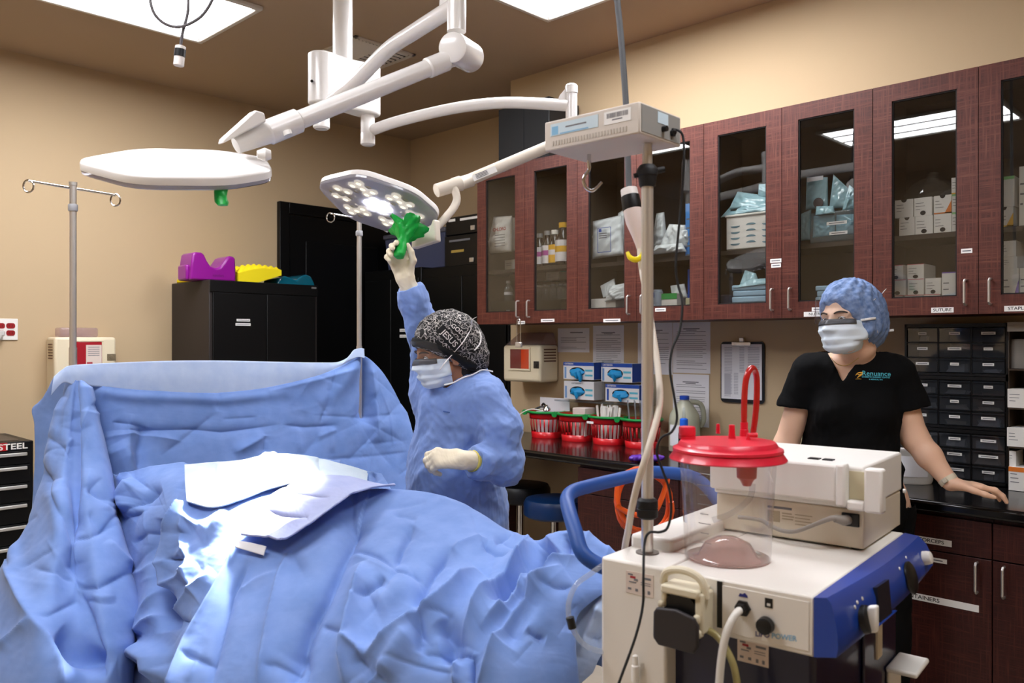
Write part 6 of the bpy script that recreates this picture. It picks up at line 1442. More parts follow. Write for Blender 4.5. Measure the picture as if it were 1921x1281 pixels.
# ================================================================ along the back wall
M_cabk = mat('black_metal_cabinet', '#0a0a0a', .38, spec=.3); M_cabs = mat('black_cabinet_side', '#2a2422', .5, spec=.4)
def storage_cabinet(lo, hi, face, desc, labels, stickers):
    """steel cupboard with two doors; face = '-y' or '-x'"""
    x0, y0, z0 = lo; x1, y1, z1 = hi
    t = thing('storage_cabinet', desc, 'cabinet', ((x0 + x1) / 2, (y0 + y1) / 2, z0), 'black steel storage cabinets')
    MB().box((x0, y0, z0 + .0), (x1, y1, z1)).build('body', M_cabs if face == '-y' else M_cabk, t, bevel=.004)
    for k in (0, 1):
        if face == '-y':
            a, b = (x0 + .02, (x0 + x1) / 2 - .002) if k == 0 else ((x0 + x1) / 2 + .002, x1 - .02)
            d = MB().box((a, y0 - .012, z0 + .06), (b, y0 + .001, z1 - .075)).build('door', M_cabk, t, bevel=.003)
            hx = b - .03 if k == 0 else a + .03
            h = MB().box((hx - .012, y0 - .02, (z0 + z1) / 2 - .06), (hx + .012, y0 - .012, (z0 + z1) / 2 + .06)); h.build('handle', M_black, d, bevel=.004)
        else:
            a, b = (y0 + .02, (y0 + y1) / 2 - .002) if k == 0 else ((y0 + y1) / 2 + .002, y1 - .02)
            d = MB().box((x0 - .012, a, z0 + .06), (x0 + .001, b, z1 - .075)).build('door', M_cabk, t, bevel=.003)
            hy = b - .03 if k == 0 else a + .03
            h = MB().box((x0 - .02, hy - .012, (z0 + z1) / 2 - .06), (x0 - .012, hy + .012, (z0 + z1) / 2 + .06)); h.build('handle', M_black, d, bevel=.004)
        if k == 0 and face == '-y': MB().box((x0 + .001, y0 - .010, z0 + .02), (x1 - .001, y0 + .0, z0 + .058)).build('toe_rail', M_cabk, t, bevel=.002); MB().box((x0 + .001, y0 - .010, z1 - .072), (x1 - .001, y0, z1 - .001)).build('front_rail', M_cabk, t, bevel=.002)
    for (px0, px1, py0, py1) in stickers:
        l = MB(); l.m0(M_label)
        if face == '-y':
            a = at(px0, py0, y=y0 - .013); b = at(px1, py1, y=y0 - .013); l.box((a.x, y0 - .0138, a.z), (b.x, y0 - .0124, b.z), M_label).box((a.x + .005, y0 - .0141, (a.z + b.z) / 2 - .002), (b.x - .005, y0 - .0138, (a.z + b.z) / 2 + .002), M_grey_ink)
        else:
            a = at(px0, py0, x=x0 - .013); b = at(px1, py1, x=x0 - .013); l.box((x0 - .0138, a.y, a.z), (x0 - .0124, b.y, b.z), M_label).box((x0 - .0141, a.y - .005, (a.z + b.z) / 2 - .002), (x0 - .0138, b.y + .005, (a.z + b.z) / 2 + .002), M_grey_ink)
        l.build('label_strip', None, t, smooth=0)
    return t
t = storage_cabinet((2.287, 4.75, 0), (3.035, 5.27, 1.843), '-y', 'low black steel cabinet by the tan wall, purple and yellow pads on its top', None, [(444, 469, 598, 603), (442, 470, 606, 611)])
a = at(585, 538, y=4.735); MB().box((a.x, 4.7365, a.z - .012), (a.x + .036, 4.7395, a.z)).build('maker_plate', mat('plate_grey', '#8d8d8d', .4, .6), t)
storage_cabinet((3.745, 4.53, 0), (4.245, 5.2, 2.0), '-x', 'black steel cabinet in the recess, the farther one with two label strips', None, [(750, 764, 617, 622), (750, 764, 628, 633)])
storage_cabinet((3.745, 3.66, 0), (4.245, 4.52, 1.985), '-x', 'black steel cabinet in the recess, the nearer one under the stacked cases', None, [])
ZC1 = 1.843
# purple head rest
a = at(357, 518, y=4.83); b = at(443, 520, y=4.83); w = b.x - a.x; h = at(400, 475, y=4.83).z - ZC1
prof = [(0, 0), (.03, .62), (.06, .92), (.10, 1.0), (.24, 1.0), (.30, .93), (.36, .72), (.44, .52), (.54, .47), (.64, .52), (.72, .70), (.79, .88), (.86, .95), (.95, .94), (.985, .86), (1, .4), (1, 0)]
M_pur = mat('purple_moulded_plastic', '#8a1088', .28, coat=.4)
t = thing('head_rest', 'glossy purple moulded head rest with scooped top on the black cabinet', 'head rest', (a.x + w / 2, 4.93, ZC1))
m = MB().prism([(a.x + u * w, 4.83, ZC1 + v * h) for u, v in prof], (0, .17, 0)); m.build('body', M_pur, t, bevel=.012, seg=3)
m = MB(); m.box((a.x - .012, 4.86, ZC1), (a.x + .03, 4.98, ZC1 + h * .55)); m.build('side_wing', M_pur, t, bevel=.01)
m = MB().text((a.x + w * .6, 4.8288, ZC1 + h * .2), (1, 0, 0), (0, 0, 1), 'comfort', .022, mat('purple_print', '#5a0a5a', .5)); m.build('embossed_word', None, t, smooth=0)
# yellow egg-crate pad
M_yf = mat('yellow_foam', '#f0d90a', .75, bump=(120, .15, .001))
t = thing('foam_pad', 'bright yellow egg-crate foam pad leaning between the purple rest and teal tray', 'foam pad', (2.65, 5.0, ZC1))
p0 = at(446, 521, y=4.86); p1 = at(525, 500, y=4.86); z0 = ZC1 + .004
n, k = 64, 40; P = []
for i in range(n):
    u = i / (n - 1); row = []
    for j in range(k):
        v = j / (k - 1); x = p0.x - .005 + (p1.x - p0.x + .005) * u; y = 4.84 + .30 * v
        zz = z0 + .055 + .03 * math.sin(min(1, u * 1.6) * 1.57) + .05 * (u) * .4 - .035 * max(0, u - .6) + .045 * math.sin(v * 3.1) * .6
        row.append(Vector((x, y, zz + .011 * math.sin(u * 44) * math.sin(v * 30))))
    P.append(row)
m = MB().grid(P); 
edge = [P[i][0] for i in range(n)]; low = [Vector((p.x, p.y, max(z0 + .001, z0 + .002 + .055 * max(0, (i / (n - 1) - .45) / .55)))) for i, p in enumerate(edge)]
m.grid([edge, low]); m.grid([[P[0][j] for j in range(k)], [Vector((P[0][j].x, P[0][j].y, z0)) for j in range(k)]]); m.grid([[P[-1][j] for j in range(k)], [Vector((P[-1][j].x, P[-1][j].y, low[-1].z)) for j in range(k)]])
m.grid([low, [Vector((p.x, p.y + .30, p.z)) for p in low]]); m.build('pad', M_yf, t, smooth=60)
tag(MB().box((at(349, 518, y=5.1).x, 5.08, ZC1 + .001), (at(375, 518, y=5.1).x, 5.24, ZC1 + .03)).build('foam_pad', M_yf, bevel=.008), 'small yellow foam edge showing behind the left side of the purple head rest', 'foam pad')
# teal tray
a = at(520, 526, y=4.86); b = at(592, 528, y=4.86); M_teal = mat('teal_glossy_tray', '#0c5b6e', .18, coat=.5)
t = thing('teal_tray', 'upturned glossy teal tray at the right end of the low black cabinet', 'tray', ((a.x + b.x) / 2, 4.97, ZC1))
w = b.x - a.x
m = MB().prism([(a.x + u * w, 4.86, ZC1 + .001 + v) for u, v in ((0, 0), (.06, .045), (.2, .06), (.35, .05), (.5, .035), (.6, .06), (.75, .078), (.88, .07), (.96, .03), (1, 0))], (0, .2, 0)); m.build('shell', M_teal, t, bevel=.01, seg=3)
MB().box((a.x + w * .4, 4.85, ZC1 + .0005), (b.x + .004, 5.08, ZC1 + .006)).build('rim', M_teal, t, bevel=.002)
# clear tote and black cases on the recess cabinets
t = thing('clear_tote', 'clear bluish plastic tote with lid on top of the farther black cabinet', 'storage box', (3.95, 4.75, 2.0))
M_tote = glassy('tote_plastic', '#aeb4d6', 1.45, .1, 1.0, .35, '#9aa2cc')
y0, y1 = at(835, 470, x=3.84)[1], at(722, 470, x=3.84)[1]; z1 = at(760, 445, x=3.84)[2]
m = MB().loft([[Vector((3.86, y0 + .02, 2.001)), Vector((4.14, y0 + .02, 2.001)), Vector((4.14, y1 - .02, 2.001)), Vector((3.86, y1 - .02, 2.001))], [Vector((3.84, y0, z1)), Vector((4.16, y0, z1)), Vector((4.16, y1, z1)), Vector((3.84, y1, z1))]]); m.build('tub', M_tote, t, bevel=.004)
MB().box((3.83, y0 - .012, z1), (4.17, y1 + .012, z1 + .035)).build('lid', mat('tote_lid_grey', '#55555f', .35), t, bevel=.008)
tag(MB().sphere((3.98, y0 + .14, 2.045), .06, None, 18, 10, (1, 1.6, .5)).build('bagged_bundle', mat('rust_bundle', '#5a2a18', .7), smooth=60, loc=(3.98, y0 + .14, 2.015)), 'rust coloured bundle inside the clear tote', 'bundle')
M_case = mat('black_case', '#0b0b0c', .35); zz = 1.986
for k, (pl, pr_, pt, pb, lb) in enumerate(((834, 900, 440, 481, 'lower black instrument case with two small latches on the nearer black cabinet'), (836, 900, 405, 440, 'upper black instrument case with white tape, topmost of the stacked cases'))):
    y1 = at(pl, 450, x=3.80)[1]; y0 = 3.72; z1 = at(865, pt, x=3.80)[2]; t = thing('instrument_case', lb, 'case', (3.95, (y0 + y1) / 2, zz), 'black cases on the recess cabinet')
    MB().box((3.80, y0, zz + .001), (4.18, y1, z1)).build('case_body', M_case, t, bevel=.006)
    m = MB(); m.m0(M_label)
    if k: m.box((3.7985, y1 - .10, z1 - .03), (3.80, y1 - .03, z1 - .012), M_label).box((3.7985, y1 - .34, z1 - .032), (3.80, y1 - .15, z1 - .016), M_label)
    else: m.box((3.7985, y1 - .20, zz + (z1 - zz) * .45), (3.80, y1 - .07, zz + (z1 - zz) * .53), mat('gold_mark', '#b59a4a', .5)).box((3.7985, y1 - .26, zz + (z1 - zz) * .8), (3.80, y1 - .05, zz + (z1 - zz) * .86), M_grey_ink)
    m.build('tape_label', None, t, smooth=0); MB().box((3.792, y1 - .3, zz + .02), (3.80, y1 - .26, zz + .05)).build('latch', M_steel, t, bevel=.002); zz = z1 + .001
t = thing('phone_handset', 'dark handset with blue face on top of the stacked black cases', 'device', (3.85, 3.86, zz)); m = MB().box((3.82, 3.84, zz), (3.90, 3.96, zz + .075)); m.build('housing', M_case, t, bevel=.02, seg=3); MB().box((3.816, 3.87, zz + .015), (3.822, 3.93, zz + .06)).build('blue_face', mat('blue_display', '#3a37b8', .3), t, bevel=.004)
t = thing('screwdriver', 'red handled driver lying on the edge of the nearer black cabinet', 'tool', (3.77, 3.78, 1.986)); MB().cyl((3.77, 3.72, 2.0), (3.77, 3.84, 2.0), .014, n=14).build('grip', mat('red_grip', '#c8201c', .4), t, bevel=.002); MB().cyl((3.77, 3.84, 2.0), (3.77, 3.93, 2.0), .004, n=8).build('shaft', mat('brass_shaft', '#c79a5a', .3, 1), t)
# black tower box above the wall cabinets
y1 = at(935, 250, x=XC + .04)[1]; y0 = at(1030, 250, x=XC + .04)[1]; zt = at(935, 206, x=XC + .04)[2]
t = thing('black_box', 'tall black box standing on top of the farthest wall cabinet', 'box', (XC + .15, (y0 + y1) / 2, ZT)); MB().box((XC + .04, y0, ZT + .001), (XC + .30, y1, zt)).build('box_body', mat('black_box_card', '#0c0d0f', .6), t, bevel=.004); MB().box((XC + .036, y0 + (y1 - y0) * .48, ZT + .01), (XC + .041, y0 + (y1 - y0) * .5, zt - .004)).build('seam', M_rubber, t)
# ---------------------------------------------------------------- wall plate, left sharps box, tool chest
a = at(-28, 597, y=YB); b = at(33, 638, y=YB); M_rec = mat('red_receptacle', '#8f1216', .4)
t = thing('wall_outlet', 'white wall plate with red medical power sockets at the left edge of the picture', 'outlet', ((a.x + b.x) / 2, YB - .005, b.z))
MB().box((a.x, YB - .008, b.z), (b.x, YB - .001, a.z)).build('plate', M_white, t, bevel=.003)
for px in (-17, 1, 20):
    for py in (611, 624.5):
        c = at(px, py, y=YB - .009); m = MB(); m.m0(M_rec); m.plate((c.x, YB - .0075, c.z), (1, 0, 0), (0, 0, 1), rrect(.044, .030, .012), .0035, M_rec)
        for s in (-.008, .008): m.box((c.x + s - .001, YB - .0117, c.z - .005), (c.x + s + .001, YB - .011, c.z + .005), M_black)
        m.build('receptacle', None, t, smooth=0)
c = at(1, 625, y=YB - .04); t2 = thing('plug_and_cord', 'grey plug and lead in the red socket at the left edge', 'plug', (c.x, YB - .03, c.z - .1)); MB().box((c.x - .02, YB - .05, c.z - .015), (c.x + .02, YB - .012, c.z + .015)).build('plug_body', mat('plug_grey', '#c9c6c2', .4), t2, bevel=.006)
MB().tube([(c.x, YB - .045, c.z - .01), (c.x - .02, YB - .05, c.z - .06), (c.x - .05, YB - .045, c.z - .14), (c.x - .12, YB - .03, c.z - .3)], .006, 8, smooth=5).build('lead', mat('plug_grey', '#c9c6c2', .4), t2)
M_shp = mat('sharps_cream', '#e3d6b8', .4); M_amb = mat('sharps_red_window', '#a3212c', .2, coat=.5); M_clr = glassy('sharps_clear_top', '#efe6ea', 1.45, .1, 1.0, .25, '#e0d2d6')
yf = YB - .15; a = at(102, 632, y=yf); b = at(218, 632, y=yf); zt = a.z; zb = zt - .32
t = thing('sharps_container', 'cream sharps box with red window on the back wall behind the blue screen', 'sharps container', ((a.x + b.x) / 2, YB - .08, zb), 'wall mounted sharps boxes')
MB().box((a.x, yf, zb), (b.x, YB - .002, zt)).build('case', M_shp, t, bevel=.016, seg=3)
c0, c1 = at(137, 641, y=yf), at(191, 690, y=yf); zz = c1.z - .03
MB().box((c0.x, yf - .004, zz), (c1.x, yf + .002, c0.z)).build('window', M_amb, t, bevel=.003)
m = MB()
for s in (((c0.x - .01, c0.z), (c1.x + .01, c0.z + .01)), ((c0.x - .01, zz - .01), (c1.x + .01, zz)), ((c0.x - .01, zz), (c0.x, c0.z)), ((c1.x, zz), (c1.x + .01, c0.z))): m.box((s[0][0], yf - .006, s[0][1]), (s[1][0], yf + .002, s[1][1]))
m.build('window_frame', M_shp, t, bevel=.002)
d0, d1 = at(161, 647, y=yf), at(190, 685, y=yf); m = MB(); m.m0(M_stk); m.box((d0.x, yf - .0055, d1.z), (d1.x, yf - .004, d0.z), M_stk)
for k in range(5): m.box((d0.x + .01, yf - .006, d0.z - .015 - k * .012), (d1.x - .012, yf - .0055, d0.z - .011 - k * .012), M_grey_ink)
m.box((d0.x + .004, yf - .006, d1.z + .002), (d0.x + .035, yf - .0055, d1.z + .02), M_red); m.build('notice', None, t, smooth=0)
q = at(209, 670, y=yf); MB().box((q.x - .025, yf - .003, q.z - .02), (q.x + .025, yf, q.z + .02)).cyl((q.x, yf - .006, q.z), (q.x, yf - .002, q.z), .011, n=16).build('lock', mat('lock_brass', '#8d7f66', .4, .5), t, bevel=.002)
MB().box((a.x + .04, yf + .03, zt), (b.x - .09, YB - .02, zt + .055)).build('clear_chute', M_clr, t, bevel=.01)
m = MB()
for k in range(6): m.box((a.x - .003, yf + .03, zt - .045 - k * .016), (a.x + .0, YB - .05, zt - .039 - k * .016))
m.build('vent_slot', mat('slot_brown', '#6a4a3a', .7), t, smooth=0)
# tool chest
yf = 4.75; b = at(63, 827, y=yf); x1 = b.x; x0 = x1 - .69; zt = at(60, 826, y=yf).z
t = thing('tool_chest', 'black rolling tool chest with silver drawer pulls left of the blue drape', 'tool chest', ((x0 + x1) / 2, 4.98, 0))
MB().box((x0, yf, .10), (x1, 5.24, zt)).build('cabinet_body', M_cabk, t, bevel=.006)
MB().box((x0 + .05, yf + .06, zt + .0005), (x1 - .05, 5.18, zt + .003)).build('top_mat', mat('top_mat_brown', '#564a3c', .7), t)
zs = [at(40, q, y=yf - .02).z for q in (852, 878, 913, 949, 989, 1028, 1070)]; zs = zs + [zs[-1] - .13]
M_pull = mat('drawer_pull_silver', '#d9d7d2', .3, .6)
prev = zt - .065
for k, z in enumerate(zs):
    nx = (zs[k + 1] + .022) if k + 1 < len(zs) else .13
    d = MB().box((x0 + .02, yf - .012, nx), (x1 - .02, yf + .001, z + .016)).build('drawer', M_cabk, t, bevel=.002)
    MB().box((x0 + .05, yf - .026, z - .008), (x1 - .035, yf - .012, z + .008)).build('pull', M_pull, d, bevel=.003)
q = at(24, 838, y=yf - .002); m = MB(); m.m0(M_white); m.text((q.x, yf - .003, q.z), (1, 0, 0), (0, 0, 1), 'STEEL', .042, M_white, 'CENTER', .02, 1.25); e = at(1, 839, y=yf - .002); m.box((e.x - .03, yf - .003, e.z - .02), (e.x + .03, yf - .0015, e.z + .02), mat('red_badge', '#b51a20', .4)); m.build('badge', None, t, smooth=0)
for sx in (x0 + .08, x1 - .08):
    for sy in (yf + .08, 5.16): MB().cyl((sx, sy - .015, .05), (sx, sy + .015, .05), .05, n=20).box((sx - .015, sy - .012, .05), (sx + .015, sy + .012, .10)).build('castor', M_rubber, t)
# ================================================================ right wall between cabinets and worktop
def wall_paper(p0, p1, label, lines, d=.0012, clip=False):
    a, b = at(*p0, x=XW), at(*p1, x=XW); x = XW - d
    m = MB(); m.m0(M_paper); m.box((x - .0012, b.y, b.z), (x, a.y, a.z), M_paper); w = a.y - b.y; h = a.z - b.z; r = random.Random(len(label))
    for (v, ind, L, thick_) in lines:
        m.box((x - .0016, a.y - w * ind, a.z - h * v), (x - .0012, a.y - w * min(.94, ind + L), a.z - h * v - thick_), M_red if thick_ < 0 else M_grey_ink)
    return one(m, 'wall_notice', None, label, 'paper', 'paper notices on the wall', smooth=0)
def para(seed, v0, v1, n, title=True):
    r = random.Random(seed); o = [(v0 - .06, .28, .44, .005), (v0 - .03, .36, .28, .004)] if title else []
    return o + [(v0 + (v1 - v0) * k / n, .1, r.choice((.78, .8, .7, .5, .8)), .0022) for k in range(n) if r.random() > .15]
wall_paper((1047, 616), (1106, 661), 'small landscape paper with red heading above the glove boxes', para(1, .30, .92, 9, False) + [(.16, .4, .4, .006)])
wall_paper((1113, 611), (1171, 690), 'white typed sheet above the gap between the two glove box stacks', para(2, .22, .92, 16))
wall_paper((1197, 606), (1262, 703), 'white typed sheet directly behind the scale pole', para(3, .2, .9, 18))
wall_paper((1263, 605), (1333, 701), 'upper white typed sheet right of the scale pole', para(4, .18, .95, 20))
wall_paper((1263, 701), (1331, 802), 'lower white typed sheet behind the plastic jug', para(5, .2, .9, 18), .003)
# clipboard
a, b = at(1354, 641, x=XW), at(1436, 758, x=XW)
t = thing('clipboard', 'black clipboard with printed sheets hanging on the wall left of the masked woman', 'clipboard', (XW - .01, (a.y + b.y) / 2, b.z))
U = Vector((0, -1, 0)); V = Vector((0, 0, 1)); c = Vector((XW - .012, (a.y + b.y) / 2, (a.z + b.z) / 2)); w, h = a.y - b.y, a.z - b.z
MB().plate(c + Vector((.006, 0, 0)), U, V, rrect(w, h, .02), .005).build('board', M_black, t)
m = MB(); m.m0(M_paper); m.box((c.x - .003, c.y - w * .45, c.z - h * .44), (c.x + .0, c.y + w * .47, c.z + h * .46), M_paper); g = mat('table_grey', '#b9b8c0', .8)
for (u0, u1, v0, v1) in ((-.40, -.22, -.36, .42), (-.05, .06, .0, .42), (.14, .40, .05, .42), (-.18, -.08, -.36, 0), (-.40, -.25, -.4, -.02)):
    n = int((v1 - v0) * 40)
    for k in range(n): m.box((c.x - .0034, c.y - w * u0, c.z + h * (v0 + (v1 - v0) * k / n)), (c.x - .003, c.y - w * u1, c.z + h * (v0 + (v1 - v0) * (k + .55) / n)), g)
m.build('sheets', None, t, smooth=0)
m = MB().box((c.x - .012, c.y - w * .22, c.z + h * .43), (c.x - .003, c.y + w * .22, c.z + h * .5)); m.build('clip', M_chrome, t, bevel=.003)
MB().box((XW - .02, c.y - .012, a.z), (XW - .001, c.y + .012, a.z + .02)).build('hanger', M_steel, t, bevel=.002)
# right sharps container
xf = XW - .165; a = at(941, 647, x=xf); b = at(1014, 647, x=xf); zt = a.z; zb = at(975, 716, x=xf).z
t = thing('sharps_container', 'cream sharps box with orange red window and wire handle under the wall cabinets', 'sharps container', (XW - .08, (a.y + b.y) / 2, zb), 'wall mounted sharps boxes')
MB().box((xf, b.y, zb), (XW - .002, a.y - .01, zt)).build('case', M_shp, t, bevel=.018, seg=3)
c0, c1 = at(958, 655, x=xf), at(993, 692, x=xf); m = MB(); m.m0(M_amb); M_ored = mat('orange_red_window', '#c83c10', .2, coat=.5); M_mar = mat('maroon_window', '#6d2a26', .2, coat=.5); ym = c0.y + (c1.y - c0.y) * .58
m.box((xf - .004, ym, c1.z), (xf + .002, c0.y, c0.z), M_mar).box((xf - .004, c1.y, c1.z), (xf + .002, ym, c0.z), M_ored); m.build('window', None, t, smooth=0)
m = MB()
for s in (((c0.y + .012, c0.z), (c1.y - .012, c0.z + .012)), ((c0.y + .012, c1.z - .012), (c1.y - .012, c1.z)), ((c0.y + .012, c1.z), (c0.y, c0.z)), ((c1.y, c1.z), (c1.y - .012, c0.z))): m.box((xf - .006, s[0][0], s[0][1]), (xf + .002, s[1][0], s[1][1]))
m.build('window_frame', M_shp, t, bevel=.002)
q = at(1006, 684, x=xf); MB().box((xf - .003, q.y - .022, q.z - .022), (xf, q.y + .02, q.z + .02)).cyl((xf - .007, q.y, q.z), (xf - .002, q.y, q.z), .011, n=16).build('lock', mat('lock_dark', '#3a3632', .4, .4), t, bevel=.002)
m = MB()
for k in range(5): m.box((xf + .03, b.y - .002, zt - .03 - k * .017), (XW - .03, b.y + .0, zt - .022 - k * .017))
m.build('vent_slot', mat('slot_brown', '#6a4a3a', .7), t, smooth=0)
m = MB().loft([[Vector((xf + .01, b.y + .01, zt)), Vector((XW - .004, b.y + .01, zt)), Vector((XW - .004, a.y - .02, zt)), Vector((xf + .01, a.y - .02, zt))], [Vector((XW - .07, b.y + .04, zt + .075)), Vector((XW - .004, b.y + .04, zt + .075)), Vector((XW - .004, a.y - .06, zt + .075)), Vector((XW - .07, a.y - .06, zt + .075))]]); m.build('clear_top', M_clr, t, bevel=.006)
xh = XC - .034; q0 = at(973, 599, x=xh); q1 = at(974, 643, x=xh); y = q0.y
t = thing('hanging_padlock', 'long wire shackle padlock hanging from the farthest cabinet handle', 'padlock', (xh, y, q1.z - .03))
MB().tube([(xh, y + .014, q1.z), (xh, y + .014, q0.z - .02), (xh, y + .011, q0.z - .004), (xh, y, q0.z + .002), (xh, y - .011, q0.z - .004), (xh, y - .014, q0.z - .02), (xh, y - .014, q1.z)], .0027, 8, smooth=4).build('shackle', M_chrome, t)
MB().box((xh - .008, y - .022, q1.z - .026), (xh + .008, y + .022, q1.z + .004)).build('lock_body', M_steel, t, bevel=.004)
# ---- glove boxes
M_gb = mat('glove_box_white', '#e6e6e8', .55); M_gbb = mat('glove_box_blue', '#1b4aa8', .5); M_cyan = mat('print_cyan', '#5cb9d2', .6); M_nit = mat('nitrile_blue', '#1798d8', .5, bump=(60, .5, .003))
xg = XW - .098
def glove_box(p0, p1, side, label, blue, gl):
    a, b = at(*p0, x=xg), at(*p1, x=xg); t = thing('glove_box', label, 'glove box', (XW - .05, (a.y + b.y) / 2, b.z), 'glove boxes on the wall')
    w, h = a.y - b.y, a.z - b.z; m = MB(); m.m0(M_gb); m.box((xg, b.y, b.z), (XW - .004, a.y, a.z), M_gb)
    m.box((xg + .001, b.y - .0006, b.z + .002), (XW - .006, b.y, a.z), M_gbb if side else M_gb)
    if blue: m.box((xg - .0008, b.y, a.z - h * .2), (xg, a.y, a.z), M_gbb); m.text((xg - .0012, a.y - .01, a.z - h * .1), U, V, 'CRITERION', h * .13, M_white, 'LEFT', .02)
    else: m.text((xg - .0012, a.y - w * .42, a.z - h * .12), U, V, 'CRITERION', h * .13, M_grey_ink, 'CENTER', .01)
    m.box((xg - .0008, a.y - w * .10, b.z + h * .06), (xg, a.y - w * .04, a.z - h * .28), mat('glove_box_pale_blue', '#7aa6dd', .5) if blue != 2 else M_gbb)
    for k in range(2): m.box((xg - .0008, b.y + w * .04, b.z + h * (.2 + .28 * k)), (xg, b.y + w * .28, b.z + h * (.31 + .28 * k)), M_cyan)
    m.build('carton', None, t, smooth=0)
    c = Vector((xg - .001, a.y - w * .46, b.z + h * .45)); MB().plate(c, U, V, disc(1, 28, w * .25, h * .27), .0008).build('opening', mat('opening_dark', '#08131c', .8), t)
    rg = []; r = random.Random(gl)
    for i in range(8):
        s = i / 7; k_ = 24; rr = math.cos(s * 1.5); ring = []
        for j in range(k_):
            an = 2 * math.pi * j / k_; q = rr * (1 + .10 * math.sin(5 * an + gl) + .05 * math.sin(9 * an + i)); ring.append(c + U * (w * .235 * q * math.cos(an)) + V * (h * .23 * q * math.sin(an) - h * .03 - (h * .16 * s if gl % 2 else 0)) + Vector((-.022 * s - .001, 0, 0)))
        rg.append(ring)
    g = MB().loft(rg); 
    g.tube([c + V * (-h * .05) + Vector((-.014, 0, 0)), c + V * (-h * .28) + U * .006 + Vector((-.014, 0, 0)), c + V * (-h * .42) + U * (.010 if gl % 2 else 0) + Vector((-.008, 0, 0))], [.014, .010, .004], 10, smooth=4)
    if gl == 1: g.tube([c + U * .02 + Vector((-.012, 0, 0)), c + U * .034 - V * .03 + Vector((-.014, 0, 0)), c + U * .030 - V * .056 + Vector((-.01, 0, 0))], [.014, .012, .006], 10, smooth=4)
    plab(g.build('gloves', M_nit, t, smooth=60), 'blue nitrile gloves pulled half out')
glove_box((1057, 679), (1114, 713), 1, 'upper left glove box, a blue glove hanging out, on the wall', 1, 1)
glove_box((1058, 714), (1114, 751), 0, 'lower left glove box, mostly white, above the red baskets', 0, 2)
glove_box((1128, 681), (1186, 718), 1, 'upper right glove box with dark opening beside the scale pole', 1, 4)
glove_box((1136, 720), (1199, 756), 1, 'lower right glove box, a glove tip hanging towards the swabs', 2, 3)
M_acr = glassy('acrylic', '#eef2f4', 1.45, .04, 1.1, .04)
for p0, p1, lb in (((1040, 674), (1130, 757), 'clear acrylic holder around the two left glove boxes'), ((1122, 676), (1212, 762), 'clear acrylic holder around the two right glove boxes')):
    a, b = at(*p0, x=xg - .01), at(*p1, x=xg - .01); t = thing('glove_box_holder', lb, 'holder', (XW - .05, (a.y + b.y) / 2, b.z))
    MB().box((xg - .010, b.y, b.z), (xg - .007, a.y, b.z + .008)).box((xg - .01, b.y, b.z - .003), (XW - .002, a.y, b.z)).build('tray', M_acr, t, smooth=0)
    MB().box((xg - .01, b.y, b.z), (XW - .002, b.y + .003, a.z)).build('side', M_acr, t, smooth=0)
# ---- red baskets
M_bred = mat('basket_red', '#c8121c', .35, coat=.2); M_bgrn = mat('basket_green', '#0f8a3e', .4)
def basket(cx, cy, label, k):
    t = thing('basket', label, 'basket', (cx, cy, ZK + .001), 'red slotted baskets in a row'); n = 72; m = MB(); H = .150
    def rad(z): return .080 + (z / H) * .016
    def ring(z, o=0): return [Vector((cx + (rad(z) + o) * math.cos(2 * math.pi * j / n), cy + (rad(z) + o) * 1.09 * math.sin(2 * math.pi * j / n), ZK + .001 + z)) for j in range(n)]
    z0, z1, z2 = .034, .108, H; A, B, C_2, D = ring(0), ring(z0), ring(z1), ring(z2)
    m.loft([ring(0, -.006), A, B], None, False); m.add(ring(.002, -.004), [tuple(range(n))]); m.loft([C_2, ring(z1 + .008, .001), D, ring(z2, .004), ring(z2 - .004, .006)], None, False)
    for j in range(0, n, 3):
        q = [B[j], B[(j + 1) % n], C_2[(j + 1) % n], C_2[j]]; q2 = [B[(j + 1) % n], B[(j + 2) % n], C_2[(j + 2) % n], C_2[(j + 1) % n]]
        m.add(q, [(0, 1, 2, 3)])
    o = m.build('basket_body', M_bred, t, smooth=60); thick(o, .0026)
    g = MB(); R_ = ring(H - .004, .006); g.tube(R_, .0075, 10, closed=True)
    e = Vector((cx, cy, ZK + H)) + Vector((-.3, 1, 0)).normalized() * .115 + Vector((-.03, 0, -.008)); g.lathe(e, (-1, -.3, 0), [(0, .016), (.012, .016)], 20); g.build('green_handle', M_bgrn, t)
    return t
BC = [(3.60, 3.215), (3.602, 2.985), (3.602, 2.76), (3.604, 2.545)]
for k, (cx, cy) in enumerate(BC): basket(cx, cy, ('leftmost red basket, nearest the blue gown, instruments on top', 'second red basket from the gown, a pale pink box inside', 'third red basket from the gown, filled with wrapped swabs', 'red basket beside the scale pole holding clear packs')[k], k)
cx, cy = BC[2]; MB(); q = at(1112, 795, x=cx - .098); l = MB(); l.m0(M_label); l.box((cx - .0995, cy + .03, ZK + .112), (cx - .096, cy + .075, ZK + .124), M_label); l.build('label_strip', None, [o for o in bpy.data.objects if o.name.startswith('basket') and o.type == 'EMPTY'][2], smooth=0)
cx, cy = BC[0]
t = thing('card_box', 'open white card box in the leftmost red basket', 'box', (cx, cy, ZK + .03)); MB().box((cx - .035, cy - .052, ZK + .02), (cx + .035, cy + .048, ZK + .15)).build('box_body', M_paper, t); MB().box((cx + .055, cy - .13, ZK + .145), (cx + .058, cy + .10, ZK + .225)).build('flap', M_paper, t)
